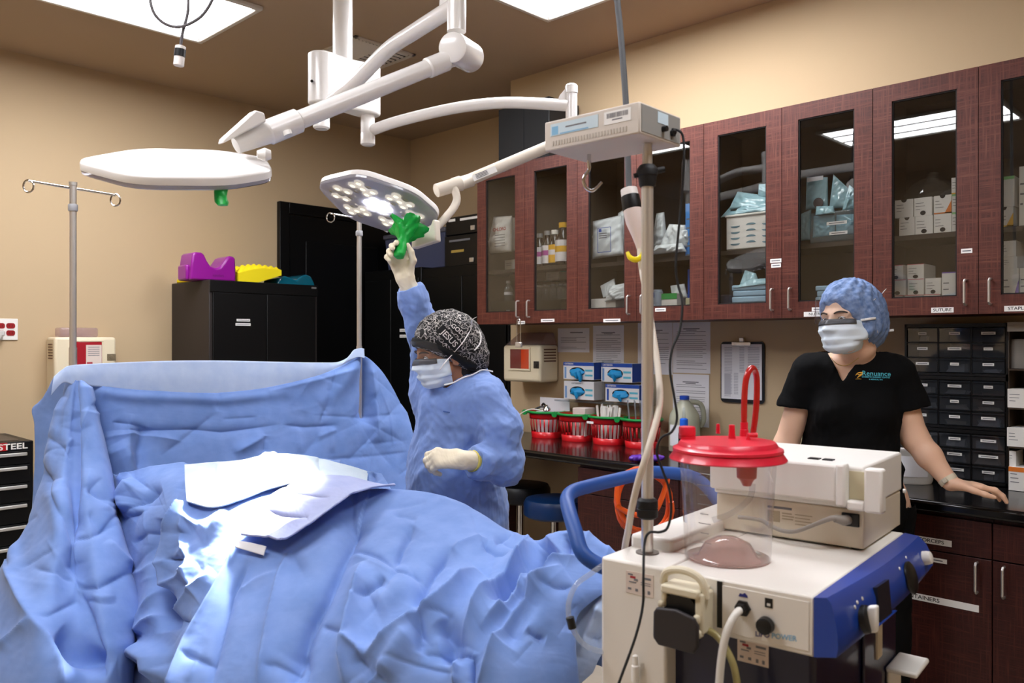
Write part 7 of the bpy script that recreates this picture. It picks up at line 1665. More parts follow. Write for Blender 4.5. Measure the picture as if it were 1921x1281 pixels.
t = thing('stethoscope', 'black and chrome stethoscope lying on the leftmost basket', 'stethoscope', (cx - .02, cy, ZK + .155)); MB().tube([(cx - .03, cy + .06, ZK + .16), (cx - .01, cy + .03, ZK + .175), (cx, cy - .0, ZK + .17), (cx + .02, cy + .04, ZK + .19), (cx + .03, cy + .06, ZK + .18)], .006, 8, smooth=4).build('tubing', M_black, t); MB().lathe((cx - .03, cy - .03, ZK + .158), (-.2, 0, 1), [(0, .022), (.006, .024), (.012, .02), (.02, .012), (.03, .01)], 20).build('chest_piece', M_chrome, t)
tag(MB().tube([(cx - .06, cy - .03, ZK + .157), (cx - .098, cy + .03, ZK + .165), (cx - .115, cy + .09, ZK + .14), (cx - .12, cy + .13, ZK + .105)], .0028, 8, smooth=5).build('white_lead', M_white), 'thin white lead hanging over the rim of the leftmost red basket', 'lead')
cx, cy = BC[1]; tag(MB().box((cx - .04, cy - .09, ZK + .03), (cx + .05, cy + .0, ZK + .185)).build('pale_box', mat('pale_pink_card', '#d9c9c2', .8), bevel=.003), 'pale pink card box standing in the second red basket', 'box')
cx, cy = BC[2]; r = random.Random(9)
M_swab = mat('swab_paper', '#efece6', .8); src = None
for k in range(22):
    an = r.uniform(0, 6.28); rr = .062 * math.sqrt(r.random()); ox, oy = rr * math.cos(an), rr * 1.15 * math.sin(an)
    if src is None:
        src = MB().box((-.009, -.0025, 0), (.009, .0025, .185)).build('swab_packet', M_swab, None, loc=(0, 0, 0)); o = src
    else: o = src.copy(); COL.objects.link(o)
    o.location = (cx + ox, cy + oy, ZK + .012 + r.uniform(0, .018)); o.rotation_euler = (r.uniform(-.14, .14), r.uniform(-.14, .14), r.uniform(0, 3.1)); tag(o, 'white paper swab packet standing in the third red basket', 'swab packet', 'wrapped swabs in the third basket')
cx, cy = BC[3]; M_pk = glassy('clear_pack_film', '#dfe2e6', 1.5, .08, 1.2, .45, '#c9ccd2')
for k in range(5):
    o = MB().box((-.025, -.004, 0), (.025, .004, .235)).build('clear_pack', M_pk, None, loc=(0, 0, 0), bevel=.003); o.location = (cx - .035 + .016 * k, cy + .035 - .018 * k, ZK + .012); o.rotation_euler = (-.10 + .04 * k, .06 * (k - 2), .6 + .1 * k); tag(o, 'clear grey film pack standing in the basket beside the scale pole', 'pack', 'clear packs in the last basket')
# ---- jug, bottle, pads, bucket, glove
c = at(1284, 812, x=3.60); c = Vector((3.60, c.y, ZK + .001)); h = at(1284, 744, x=3.60).z - ZK
t = thing('jug', 'translucent plastic gallon jug with blue cap and white label on the worktop', 'jug', c); M_jug = mat('jug_natural_plastic', '#c3c3ab', .35, trans=.35, alpha=1)
MB().lathe(c, (0, 0, 1), [(0, .07), (.006, .078), (h * .55, .078), (h * .68, .072), (h * .8, .052), (h * .9, .03), (h * .93, .022), (h * .95, .022)], 32).build('body', M_jug, t, smooth=50); MB().lathe(c + Vector((0, 0, h * .945)), (0, 0, 1), [(0, .024), (.018, .024), (.02, .02)], 24).build('cap', mat('jug_cap_blue', '#1f49b4', .4), t)
MB().tube([c + Vector((.02, -.02, h * .9)), c + Vector((.055, -.06, h * .86)), c + Vector((.06, -.075, h * .6)), c + Vector((.05, -.06, h * .45))], .013, 10, smooth=4).build('grip', M_jug, t)
m = MB(); m.grid([[c + Vector((.0795 * math.cos(an), .0795 * math.sin(an), z)) for an in [math.radians(150 + 9 * j) for j in range(10)]] for z in (h * .12, h * .5)]); m.build('label', M_paper, t, smooth=60)
c = at(1283, 838, x=3.44); c = Vector((3.44, c.y, ZK + .001))
t = thing('bottle', 'slim dark bottle with blue and clear pump top behind the scale pole', 'bottle', c); MB().lathe(c, (0, 0, 1), [(0, .024), (.004, .027), (.11, .027), (.13, .018), (.135, .014)], 24).build('body', mat('amber_dark', '#1a120c', .15), t, smooth=50); MB().lathe(c + Vector((0, 0, .135)), (0, 0, 1), [(0, .02), (.045, .019), (.05, .012)], 20).build('cap', mat('bottle_cap_blue', '#1a5fd0', .4), t); MB().lathe(c + Vector((0, 0, .185)), (0, 0, 1), [(0, .010), (.05, .006), (.052, .002)], 14).build('nozzle', M_clear, t)
zz = ZK + .001; yy = at(1425, 800, x=3.58).y
for k in range(6):
    o = MB().box((3.47, yy - .11, zz), (3.70, yy + .12, zz + .011)).build('drape_pack', mat('pack_pale_blue_grey', '#b9c8d2', .6, bump=(30, .3, .003)), bevel=.005); o.rotation_euler = (0, 0, (k % 3 - 1) * .02); tag(o, 'flat pale blue grey pack in the pile on the worktop beside the red lid', 'pack', 'flat packs piled on the worktop'); zz += .0125
c = at(1716, 905, x=3.42); c = Vector((3.45, at(1708, 905, x=3.45).y, ZK + .001))
t = thing('bucket', 'white plastic bucket with printed label behind the leaning forearm', 'bucket', c); MB().lathe(c, (0, 0, 1), [(0, .076), (.01, .080), (.125, .086), (.13, .090), (.140, .090), (.142, .086)], 36).build('tub', M_white, t, smooth=40)
MB().grid([[c + Vector(((.081 + z * .05) * math.cos(an) * 1.004, (.081 + z * .05) * math.sin(an) * 1.004, z)) for an in [math.radians(165 + 8 * j) for j in range(11)]] for z in (.03, .11)]).build('label', M_paper, t, smooth=60)
MB().lathe(c + Vector((0, 0, .142)), (0, 0, 1), [(0, .087), (.03, .08), (.034, .06)], 32).build('lid', M_black, t, smooth=40)
c = at(1208, 868, x=3.14); G = Field(np.array(c) - .16, np.array(c) + .16, .004); c = np.array((3.17, c.y, ZK + .016))
G.ell(c, (.045, .055, .02), None, 0)
for k, (dx, dy, dz) in enumerate(((-.05, .06, .0), (-.07, .02, .005), (-.05, -.04, .0), (.0, .085, .0), (.02, -.07, .01))): G.cap(c, c + np.array((dx, dy, dz)), .017, .011, .012)
V_, F_ = G.mesh(); V_ = V_ + vnormals(V_, F_) * (crumple(V_, 40, 2)[:, None] * .003); V_[:, 2] = np.maximum(V_[:, 2], ZK + .001); tag(npobj('nitrile_glove', V_, F_, mat('purple_nitrile', '#5a2a9c', .5)), 'crumpled purple glove lying at the worktop edge behind the scale pole', 'glove')
# orange hose coil hung behind the blue handle
t = thing('hanging_hose', 'coiled orange rubber hose hanging behind the blue cart handle', 'hose', at(1208, 1000, d=2.17)); m = MB(); M_or = mat('orange_hose', '#e0560c', .4)
P = []
for k in range(76):
    an = 2 * math.pi * k / 24; cx = 1207 + 3 * math.sin(k * .7); rx = 52 + 4 * math.sin(k * .5); ry = 58 + 5 * math.cos(k * .37); P.append(at(cx + rx * math.cos(an), 941 + ry * math.sin(an), d=2.17 + .014 * (k / 24) + .012 * math.sin(an * 2)))
m.tube(P, .0072, 10); m.build('coil', M_or, t, smooth=60)
MB().tube([at(1156, 950, d=2.16), at(1190, 965, d=2.15), at(1225, 962, d=2.15), at(1245, 925, d=2.16), at(1255, 885, d=2.17)], .0072, 10, smooth=5).build('loose_end', M_or, t)
# stools in the knee space
def stool(c, r, zt, m, label):
    t = thing('stool', label, 'stool', (c[0], c[1], 0), 'round stools by the worktop'); c = Vector((c[0], c[1], 0))
    MB().lathe(c + Vector((0, 0, zt - .10)), (0, 0, 1), [(0, r * .9), (.012, r), (.07, r), (.092, r * .93), (.10, r * .7), (.102, .002)], 40).build('seat', m, t, smooth=40)
    MB().cyl(c + Vector((0, 0, .08)), c + Vector((0, 0, zt - .1)), .022, n=18).build('column', M_chrome, t)
    for k in range(5):
        an = 2 * math.pi * k / 5; e = c + Vector((.22 * math.cos(an), .22 * math.sin(an), .06)); MB().tube([c + Vector((0, 0, .10)), e], [.018, .013], 10).build('leg', M_chrome, t); MB().cyl(e + Vector((0, -.012, -.035)), e + Vector((0, .012, -.035)), .025, n=14).build('castor', M_rubber, t)
stool((3.27, 2.86), .165, .655, mat('stool_blue_vinyl', '#0a2a55', .35), 'round stool with dark blue padded seat beside the knee space')
stool((3.42, 3.25), .17, .665, mat('stool_black_vinyl', '#0c0c0e', .4), 'round stool with black padded seat farther inside the knee space')
tag(MB().box((3.40, 3.42, ZK + .001), (3.58, 3.55, ZK + .13)).build('device_case', M_case, bevel=.02), 'black device case on the worktop end behind the gowned person', 'case')
# ================================================================ drawer organisers, rack and cupboard contents
xf = 3.565; Y1 = at(1697, 700, x=xf).y; Y0 = at(1891, 700, x=xf).y; Zb, Zt = ZK + .004, at(1800, 606, x=xf).z
M_drw = glassy('drawer_smoky', '#c4c7cc', 1.6, .06, 1.4, .12, '#9da2aa'); hu = (Zt - Zb) / 3
CONT = {(0, 0): ('#d9d9dc', .3, .5), (0, 7): ('#e4e0dc', .8, .6), (0, 8): ('#dcdcdc', .6, .3), (1, 0): ('#cfcac2', .7, .5), (1, 1): ('#cdc6c0', .8, .35), (1, 3): ('#c9c6c2', .7, .5), (1, 4): ('#cbbca6', .8, .4), (1, 5): ('#c9bca8', .8, .3), (1, 7): ('#b39f86', .8, .35), (1, 8): ('#efefef', .75, .65), (2, 1): ('#e8e8ea', .7, .7), (2, 2): ('#ececee', .75, .75), (2, 4): ('#e9e9ea', .6, .55), (2, 5): ('#eadfcc', .8, .75), (2, 7): ('#eeeae4', .55, .7), (2, 8): ('#f0ebe4', .4, .6)}
for u in range(3):
    z0 = Zb + (2 - u) * hu; z1 = z0 + hu - .002
    t = thing('drawer_organiser', ('top', 'middle', 'bottom')[u] + ' unit of the black stack of clear parts drawers behind the woman', 'organiser', (xf + .07, (Y0 + Y1) / 2, z0), 'stacked small parts drawer units')
    m = MB().box((xf, Y0, z0), (XW - .004, Y0 + .008, z1)).box((xf, Y1 - .008, z0), (XW - .004, Y1, z1)).box((xf, Y0, z0), (XW - .004, Y1, z0 + .010)).box((xf, Y0, z1 - .014), (XW - .004, Y1, z1)).box((XW - .012, Y0, z0), (XW - .004, Y1, z1))
    cw = (Y1 - Y0 - .016) / 3; ch_ = (z1 - z0 - .024) / 3
    for k in (1, 2): m.box((xf + .002, Y1 - .008 - cw * k - .002, z0), (XW - .01, Y1 - .008 - cw * k + .002, z1)).box((xf + .002, Y0, z0 + .010 + ch_ * k - .0015), (XW - .01, Y1, z0 + .010 + ch_ * k + .0015))
    m.build('frame', M_black, t, smooth=0)
    for r_ in range(3):
        for c_ in range(3):
            ya = Y1 - .008 - cw * c_ - .004; yb = ya - cw + .008; za = z1 - .014 - ch_ * r_ - .003; zb_ = za - ch_ + .006
            d = MB().box((xf + .004, yb, zb_), (xf + .0065, ya, za)).box((xf - .003, yb, za - .006), (xf + .004, ya, za - .002)).box((xf + .006, yb, zb_), (XW - .02, ya, zb_ + .0015)).build('drawer', M_drw, t, smooth=0)
            l = MB(); w = (.032, .04, .05)[(u + c_ + r_) % 3] * (1.35 if u == 2 else 1); yc_ = (ya + yb) / 2; zc_ = (za + zb_) / 2 + .006; strip(l, xf + .003, yc_ + w / 2, yc_ - w / 2, zc_ - .0055, zc_ + .0055); l.build('label_strip', None, d, smooth=0)
            if (u, r_ * 3 + c_) in CONT:
                col, fw_, fh = CONT[(u, r_ * 3 + c_)]; g = MB(); rr = random.Random(u * 9 + r_ * 3 + c_); hh = (za - zb_) * fh; ww = (ya - yb) * fw_
                for q in range(3): o_ = rr.uniform(-.3, .3) * ww * .4; g.prism([(xf + .014 + .012 * q, yc_ - ww / 2 * rr.uniform(.6, 1) + o_, zb_ + .0025), (xf + .014 + .012 * q, yc_ + ww / 2 * rr.uniform(.6, 1) + o_, zb_ + .0025), (xf + .018 + .012 * q, yc_ + ww / 2 * rr.uniform(.4, 1) + o_, zb_ + hh * rr.uniform(.6, 1)), (xf + .018 + .012 * q, yc_ - ww / 2 * rr.uniform(.4, 1) + o_, zb_ + hh * rr.uniform(.7, 1))], (.008, 0, 0))
                g.build('contents', mat('contents_' + col[1:], col, .7), d, smooth=0)
# open rack of cartons at the right edge
xr = 3.50; ya = at(1889, 700, x=xr).y; M_rack = mat('rack_brown', '#3a2c1e', .6); yb = ya - .42
t = thing('supply_rack', 'dark brown open rack holding white cartons at the right edge of the picture', 'rack', (3.6, ya - .2, ZK))
zsh = [at(1900, q, x=xr).z for q in (692, 765, 838)]
m = MB().box((XW - .012, yb, ZK + .001), (XW - .004, ya, at(1900, 604, x=xr).z)); m.build('back', M_rack, t, smooth=0)
for s in (ya - .003, yb): MB().box((xr + .02, s, ZK + .001), (XW - .012, s + .003, at(1900, 604, x=xr).z)).build('side', M_rack, t, smooth=0)
for z in zsh: MB().box((xr + .005, yb + .003, z - .006), (XW - .012, ya - .003, z)).build('shelf', M_rack, t, smooth=0)
z = at(1900, 604, x=xr).z; MB().box((xr + .005, yb, z - .035), (xr + .008, ya, z)).build('front_strip', mat('strip_grey', '#a39c94', .6), t, smooth=0)
M_cart_ = mat('carton_white', '#e9e6e0', .65); M_grn = mat('print_green', '#8fd08a', .6); M_ylw = mat('print_yellow', '#e8b21c', .6); M_prp = mat('print_purple', '#8a6fc0', .6); M_org = mat('print_orange', '#e07a28', .6); M_pnk = mat('print_pink', '#d86a78', .6)
def carton(px0, px1, pyt, zb, dep, x, label, mark=None, name='carton', cat='carton', group=None, notch=0, body=None, lines=3, zt=None, y0=None):
    a = at(px0, pyt, x=x); b = at(px1, pyt, x=x); z1 = zt or at((px0 + px1) / 2, pyt, x=x).z; bm = body or M_cart_
    t = thing(name, label, cat, (x + dep / 2, (a.y + b.y) / 2, zb), group)
    m = MB(); m.m0(bm); m.box((x, b.y, zb + .0005), (x + dep, a.y, z1), bm); w = a.y - b.y; h = z1 - zb
    if mark == 'red': m.box((x - .0005, b.y, z1 - h * .04), (x, a.y, z1), M_pnk)
    if mark in ('yellow', 'orange_corner', 'purple_corner'):
        mm = {'yellow': M_ylw, 'orange_corner': M_org, 'purple_corner': M_prp}[mark]; m.add([(x - .0005, b.y, zb + .001), (x - .0005, b.y + w * .4, zb + .001), (x - .0005, b.y, zb + h * .7)], [(0, 1, 2)], mm)
        if mark != 'purple_corner': m.box((x - .0005, b.y, zb + .001), (x, a.y, zb + h * .08), mm)
    if mark == 'green': m.box((x - .0005, b.y, z1 - h * .10), (x, a.y, z1), M_grn)
    if mark == 'purple': m.box((x - .0005, b.y, zb), (x, b.y + w * .06, z1), M_prp).box((x - .0005, b.y, z1 - h * .03), (x, a.y, z1), M_prp)
    if mark == 'orange': m.box((x - .0005, b.y, z1 - h * .2), (x, a.y, z1), M_org); m.box((x - .0006, b.y + w * .08, zb + h * .1), (x, b.y + w * .3, zb + h * .32), M_grey_ink)
    r = random.Random(label)
    for k in range(lines): m.box((x - .0005, a.y - w * .08, z1 - h * (.28 + .17 * k)), (x, a.y - w * r.uniform(.3, .62), z1 - h * (.31 + .17 * k)), M_grey_ink)
    if notch: m.plate((x - .0002, (a.y + b.y) / 2, z1 if notch == 1 else zb + h * .16), U, V, [(w * .16 * math.cos(R(q)), h * .12 * math.sin(R(q)) if notch == 2 else min(0, h * .16 * math.sin(R(q)))) for q in (range(180, 361, 20) if notch == 1 else range(0, 360, 24))], .0006, M_ink)
    m.build('box_body', None, t, smooth=0); return t
carton(1890, 1935, 730, zsh[1], .16, xr + .008, 'white carton on the upper shelf of the brown rack, right edge', None, lines=3)
carton(1889, 1935, 803, zsh[2], .16, xr + .008, 'white carton with blue stripe on the lower shelf of the brown rack', None, lines=3)
carton(1893, 1906, 846, at(1900, 876, x=xr).z, .10, xr + .02, 'narrow upright white carton standing on the orange topped box', None, lines=2)
carton(1892, 1935, 875, ZK + .001, .18, xr + .008, 'white carton with orange top band on the worktop at right edge', 'orange', lines=3, zt=at(1900, 876, x=xr).z)
o = tag(MB().lathe((xr + .09, at(1915, 660, x=xr + .09).y, zsh[0] + .001), (0, 0, 1), [(0, .045), (.105, .045), (.11, .04)], 24).build('gauze_roll', mat('roll_grey', '#8f8a84', .9)), 'grey roll on the top shelf of the brown rack', 'roll')
ZS0 = ZB + .0225
XS = XC + .055
# --- suture boxes, rightmost cabinet, left door
zs = SHELVES[0][0]; zr = at(1700, 437, x=XS).z; zm = at(1740, 405, x=XS).z
zmid = zs + .5 * (at(1735, 370, x=XS).z - zs)
for k, (a, b, mk, lb, nt) in enumerate(((1687, 1716, None, 'left lower suture box on the shelf, thumb notch at top', 1), (1717, 1750, None, 'middle lower suture box on the shelf under a plain white one', 2), (1752, 1785, None, 'right lower suture box on the shelf under the orange cornered one', 2))): carton(a, b, 0, zs, .14, XS, lb, mk, 'suture_box', 'suture box', 'suture boxes on the shelf', nt, zt=zmid)
for k, (a, b, mk, lb, nt) in enumerate(((1679, 1713, None, 'upper left suture box with dark thumb notch, below the clear dome', 1), (1715, 1748, None, 'upper middle plain white suture box, below the clear dome', 2), (1752, 1785, 'orange_corner', 'upper right suture box with orange lower corner', 1))): carton(a, b, 0, zmid, .14, XS, lb, mk, 'suture_box', 'suture box', 'suture boxes on the shelf', nt, zt=2 * zmid - zs)
z2 = at(1792, 398, x=XS).z; z3 = at(1792, 364, x=XS).z
carton(1786, 1805, 0, zs, .14, XS, 'lowest of three narrow cartons beside the suture boxes, green line', 'green', 'suture_box', 'suture box', 'narrow cartons beside the suture boxes', zt=z2); carton(1786, 1805, 0, z2, .14, XS, 'middle one of three narrow cartons beside the suture boxes', 'green', 'suture_box', 'suture box', 'narrow cartons beside the suture boxes', zt=z3); carton(1785, 1805, 0, z3, .14, XS, 'top narrow carton with yellow foot beside the suture boxes', 'yellow', 'suture_box', 'suture box', 'narrow cartons beside the suture boxes', zt=at(1792, 333, x=XS).z)
zb1 = at(1720, 553, x=XS).z; zb2 = at(1720, 523, x=XS).z; zb3 = at(1720, 495, x=XS).z
for a, b, n in ((1668, 1694, 'left'), (1697, 1731, 'middle'), (1733, 1764, 'right')): carton(a, b, 0, ZS0, .14, XS, n + ' box of the lowest row on the cupboard floor, red top edge', 'red', 'suture_box', 'suture box', 'red edged boxes on the cupboard floor', zt=zb1)
for a, b, n in ((1668, 1699, 'left red edged box in the second row'), (1703, 1733, 'middle red edged box in the second row'), (1736, 1765, 'right plain box in the second row')): carton(a, b, 0, zb1, .14, XS, n + ' below the shelf', None if 'plain' in n else 'red', 'suture_box', 'suture box', 'red edged boxes below the shelf', 2, zt=zb2)
for a, b, n in ((1668, 1694, 'left'), (1702, 1733, 'right')): carton(a, b, 0, zb2, .14, XS, n + ' red edged box topmost below the shelf', 'red', 'suture_box', 'suture box', 'red edged boxes below the shelf', 2, zt=zb3)
carton(1767, 1800, 0, ZS0, .14, XS, 'tall white carton with purple edge below the shelf', 'purple', 'suture_box', 'suture box', zt=at(1783, 510, x=XS).z)
c = at(1745, 345, x=XC + .17); t = thing('face_dome', 'clear plastic dome with ribbed neck lying behind the suture boxes', 'dome', (XC + .2, c.y, zs))
M_dome = glassy('dome_clear', '#f2f2f0', 1.6, .04, 1.6, .05)
m = MB().lathe((XC + .20, c.y, zs + .02), (0, 0, 1), [(0, .10), (.09, .115), (.15, .11), (.19, .085), (.215, .05)], 36, caps=False); m.build('dome', M_dome, t, smooth=60); m = MB()
for k in range(4): m.tube([Vector((XC + .20 + .020 * math.cos(q), c.y + .020 * math.sin(q), zs + .222 + .012 * k)) for q in [2 * math.pi * j / 16 for j in range(16)]], .004, 6, closed=True)
m.build('ribbed_neck', M_dome, t, smooth=60); MB().lathe((XC + .14, c.y + .01, zs + .16), (0, 0, -1), [(0, .028), (.09, .020)], 18, caps=False).build('spout', M_dome, t, smooth=60)
# --- staple boxes, right door
z1 = at(1888, 388, x=XS).z
carton(1866, 1901, 0, zs, .16, XS, 'carton with yellow corner on the shelf above the staple label', 'yellow', 'staple_box', 'carton', 'cartons behind the rightmost door', 1, zt=z1); carton(1862, 1903, 0, z1, .16, XS, 'upright pale carton with green foot standing on the yellow cornered one', 'green', 'staple_box', 'carton', 'cartons behind the rightmost door', zt=at(1888, 331, x=XS).z)
carton(1912, 1935, 0, zs, .10, XS, 'tall white pack at the right edge behind the rightmost door', None, 'staple_box', 'carton', 'cartons behind the rightmost door', zt=at(1918, 312, x=XS).z)
z1 = at(1890, 504, x=XS).z; z2 = at(1890, 482, x=XS).z
carton(1872, 1911, 0, ZS0, .16, XS, 'lower carton with purple corner below the shelf, rightmost door', 'purple_corner', 'staple_box', 'carton', 'cartons behind the rightmost door', zt=z1); carton(1874, 1908, 0, z1, .16, XS, 'second carton from below under the shelf, rightmost door', None, 'staple_box', 'carton', 'cartons behind the rightmost door', zt=z2); carton(1874, 1906, 0, z2, .16, XS, 'topmost carton below the shelf, rightmost door', None, 'staple_box', 'carton', 'cartons behind the rightmost door', zt=at(1890, 452, x=XS).z); carton(1913, 1935, 0, ZS0, .16, XS, 'carton cut by the right picture edge below the shelf', None, 'staple_box', 'carton', 'cartons behind the rightmost door', zt=z1)
# --- pouches and bins
M_pch = mat('pouch_film_blue', '#a3cbd6', .22, coat=.6, spec=.7); M_pchw = mat('pouch_film_white', '#dbe2e4', .28, coat=.4); M_clb = glassy('bin_clear', '#dfeaee', 1.5, .08, 1.3, .2, '#cfe3ea'); M_pad2 = mat('pad_sky_blue', '#a8cbe2', .7, bump=(50, .3, .002))
def pouch(pts, x, label, m, th=.022, lean=0.0, name='wrapped_pouch', cat='pouch', group=None, seed=1, amp=.006):
    """pillow shaped film pouch, outline given by four corners (left-bottom, right-bottom, right-top, left-top)"""
    c = [at(*p, x=x) for p in pts]; n = 20; G = np.zeros((n, n, 3))
    for i in range(n):
        for j in range(n):
            u, v = i / (n - 1), j / (n - 1); p = (c[0] * (1 - u) + c[1] * u) * (1 - v) + (c[3] * (1 - u) + c[2] * u) * v; G[i, j] = (p.x + lean * v, p.y, p.z)
    V0 = G.reshape(-1, 3); e = np.array([[max(0, 16 * u * (1 - u) * v * (1 - v)) ** .45 for v in np.linspace(0, 1, n)] for u in np.linspace(0, 1, n)]).reshape(-1)
    h = crumple(V0, 26, seed, 5, .6); f = V0.copy(); f[:, 0] -= e * th * (.7 + .45 * h) + .002; f[:, 2] += .35 * amp * h * e; b = V0.copy(); b[:, 0] += .002
    F = np.array([(i * n + j, i * n + j + 1, (i + 1) * n + j + 1, (i + 1) * n + j) for i in range(n - 1) for j in range(n - 1)])
    bd = [(i * n, (i + 1) * n) for i in range(n - 1)] + [((n - 1) * n + j, (n - 1) * n + j + 1) for j in range(n - 1)] + [(i * n + n - 1, (i + 1) * n + n - 1) for i in range(n - 1)] + [(j, j + 1) for j in range(n - 1)]
    FF = F.tolist() + (F[:, ::-1] + n * n).tolist() + [(p, q, q + n * n, p + n * n) for p, q in bd]
    return tag(npobj(name, np.concatenate([f, b]), FF, m), label, cat, group)
x = XS + .02; zs3 = SHELVES[1][0]
# left door of the third cabinet: white basket with wrapped pouches
zt = at(1400, 400, x=XS).z; ya, yb = at(1362, 440, x=XS).y, at(1452, 440, x=XS).y
t = thing('holed_basket', 'white plastic basket with rows of leaf shaped holes on the cupboard shelf', 'basket', (XS + .09, (ya + yb) / 2, zs3)); M_hole = mat('hole_grey_blue', '#6f8f9c', .8)
MB().box((XS, yb, zs3 + .001), (XS + .18, ya, zt)).build('tub', M_white, t, bevel=.006); MB().box((XS - .006, yb - .004, zt - .012), (XS + .186, ya + .004, zt)).build('rim', M_white, t, bevel=.004)
m = MB(); w = ya - yb; h = zt - zs3
for i in range(3):
    for j in range(4): m.plate((XS - .0003, ya - w * (.2 + .33 * i), zs3 + h * (.18 + .165 * j)), U, V, [(.024 * math.cos(R(q)), .009 * abs(math.sin(R(q))) * (1 if i == 1 else -1)) for q in range(0, 181, 15)], .0006, None)
m.build('hole', M_hole, t, smooth=0)
pouch([(1352, 408), (1445, 392), (1443, 362), (1360, 372)], x - .01, 'blue film pouch lying flat across the white holed basket', M_pch, .03, .1, seed=2, group='wrapped pouches on the white basket')
pouch([(1368, 392), (1448, 385), (1440, 366), (1372, 356)], x, 'blue film pouch with folded corner on top of the white holed basket', M_pch, .04, .06, seed=3, group='wrapped pouches on the white basket')
pouch([(1422, 372), (1446, 370), (1446, 345), (1424, 345)], x + .04, 'small blue film pouch sticking up behind the white holed basket', M_pch, .015, .0, seed=4, group='wrapped pouches on the white basket')
pouch([(1378, 402), (1440, 396), (1438, 374), (1384, 372)], x - .02, 'clear blue pouch in front on the white holed basket', M_pch, .025, .05, seed=8, group='wrapped pouches on the white basket')
zq = ZS0; zz_ = [at(1400, q, x=XS).z for q in (568, 556, 545, 534)]
for k in range(4):
    z0 = ZS0 if k == 0 else zz_[k - 1] + .0005 if k > 0 else ZS0
    z1 = zz_[k]; ya, yb = at(1374 - 2 * (k % 2), 550, x=XS).y, at(1452, 550, x=XS).y
    tag(MB().box((XS, yb, (ZS0 if k == 0 else zz_[k - 1]) + .0005), (XS + .16, ya, z1)).build('folded_drape', M_pad2, bevel=.006), ('lowest', 'second', 'third', 'topmost')[k] + ' sky blue folded drape in the stack below the holed basket', 'folded drape', 'folded drapes below the holed basket')
pouch([(1388, 534), (1424, 530), (1414, 512), (1394, 506)], x, 'pointed blue pouch on top of the sky blue folded drapes', M_pch, .02, .02, seed=6)
pouch([(1376, 541), (1446, 532), (1446, 520), (1400, 524)], x - .02, 'clear blue pouch lying across the top folded drape', M_pch, .02, .02, seed=7)
tag(MB().lathe((XS + .06, at(1363, 560, x=XS + .06).y, ZS0 + .001), (0, 0, 1), [(0, .03), (.09, .03), (.095, .02)], 18).build('blue_roll', mat('navy_roll', '#16305a', .6)), 'dark blue roll in the cupboard corner beside the folded drapes', 'roll')
# right door of the third cabinet: clear bin of pouches
ya, yb = at(1519, 420, x=XS).y, at(1612, 420, x=XS).y; zt = at(1560, 396, x=XS).z
t = thing('clear_bin', 'clear plastic bin with label strips full of blue pouches behind the glass', 'bin', (XS + .09, (ya + yb) / 2, zs3)); MB().box((XS, yb, zs3 + .001), (XS + .18, ya, zt)).build('tub', M_clb, t, bevel=.006)
m = MB(); strip(m, XS - .001, at(1551, 418, x=XS).y, at(1589, 418, x=XS).y, at(1570, 421, x=XS).z, at(1570, 415, x=XS).z); m.build('label_strip', None, t, smooth=0)
m = MB(); strip(m, XS - .001, at(1556, 438, x=XS).y, at(1590, 438, x=XS).y, at(1570, 440, x=XS).z, at(1570, 434, x=XS).z); m.build('label_strip', None, t, smooth=0)
GP = 'film pouches in and on the clear bin'
for k, (pts, dx, lb, sd) in enumerate((([(1512, 394), (1553, 390), (1549, 331), (1510, 331)], .06, 'tall blue pouch with printed white flap in the clear bin', 11), ([(1556, 392), (1606, 388), (1588, 352), (1560, 326)], .07, 'pointed blue pouch right of the tall one in the clear bin', 12), ([(1525, 446), (1566, 441), (1562, 402), (1523, 404)], .02, 'left blue pouch inside the clear bin', 13), ([(1568, 442), (1606, 438), (1606, 400), (1566, 402)], .03, 'right blue pouch inside the clear bin', 14), ([(1496, 452), (1520, 450), (1518, 392), (1500, 400)], .03, 'greenish pouch left of the clear bin', 15), ([(1580, 395), (1608, 392), (1606, 360), (1590, 345)], .04, 'rear blue pouch at the right end of the clear bin', 16), ([(1530, 404), (1566, 400), (1560, 385), (1528, 386)], .0, 'blue pouch lying on the rim of the clear bin', 17))): pouch(pts, XS + dx, lb, M_pch, .03, .02, group=GP, seed=sd)
a = at(1540, 337, x=XS + .05); m = MB(); m.box((XS + .028, at(1548, 337, x=XS + .05).y, a.z - .006), (XS + .030, at(1518, 337, x=XS + .05).y, a.z + .012)); tag(m.build('paper_flap', M_paper), 'white printed flap at the top of the tall pouch', 'label')
tag(MB().lathe((XS + .028, at(1536, 378, x=XS + .03).y, at(1536, 378, x=XS + .03).z - .006), (-1, 0, 0), [(0, .022), (.004, .022), (.006, .012)], 20).build('round_fitting', mat('dark_cap', '#4a4448', .3)), 'round dark fitting showing through the tall blue pouch', 'fitting')
zk = [ZS0, at(1560, 566, x=XS).z, at(1560, 556, x=XS).z, at(1560, 545, x=XS).z, at(1560, 535, x=XS).z]
for k in range(4):
    ya, yb = at(1532 - 3 * (k % 2), 550, x=XS).y, at(1612, 550, x=XS).y; tag(MB().box((XS, yb, zk[k] + .0005), (XS + .16, ya, zk[k + 1])).build('folded_drape', M_pad2, bevel=.005), ('lowest', 'second', 'third', 'topmost')[k] + ' pale blue drape in the stack half hidden by the bouffant cap', 'folded drape', 'folded drapes behind the bouffant cap')
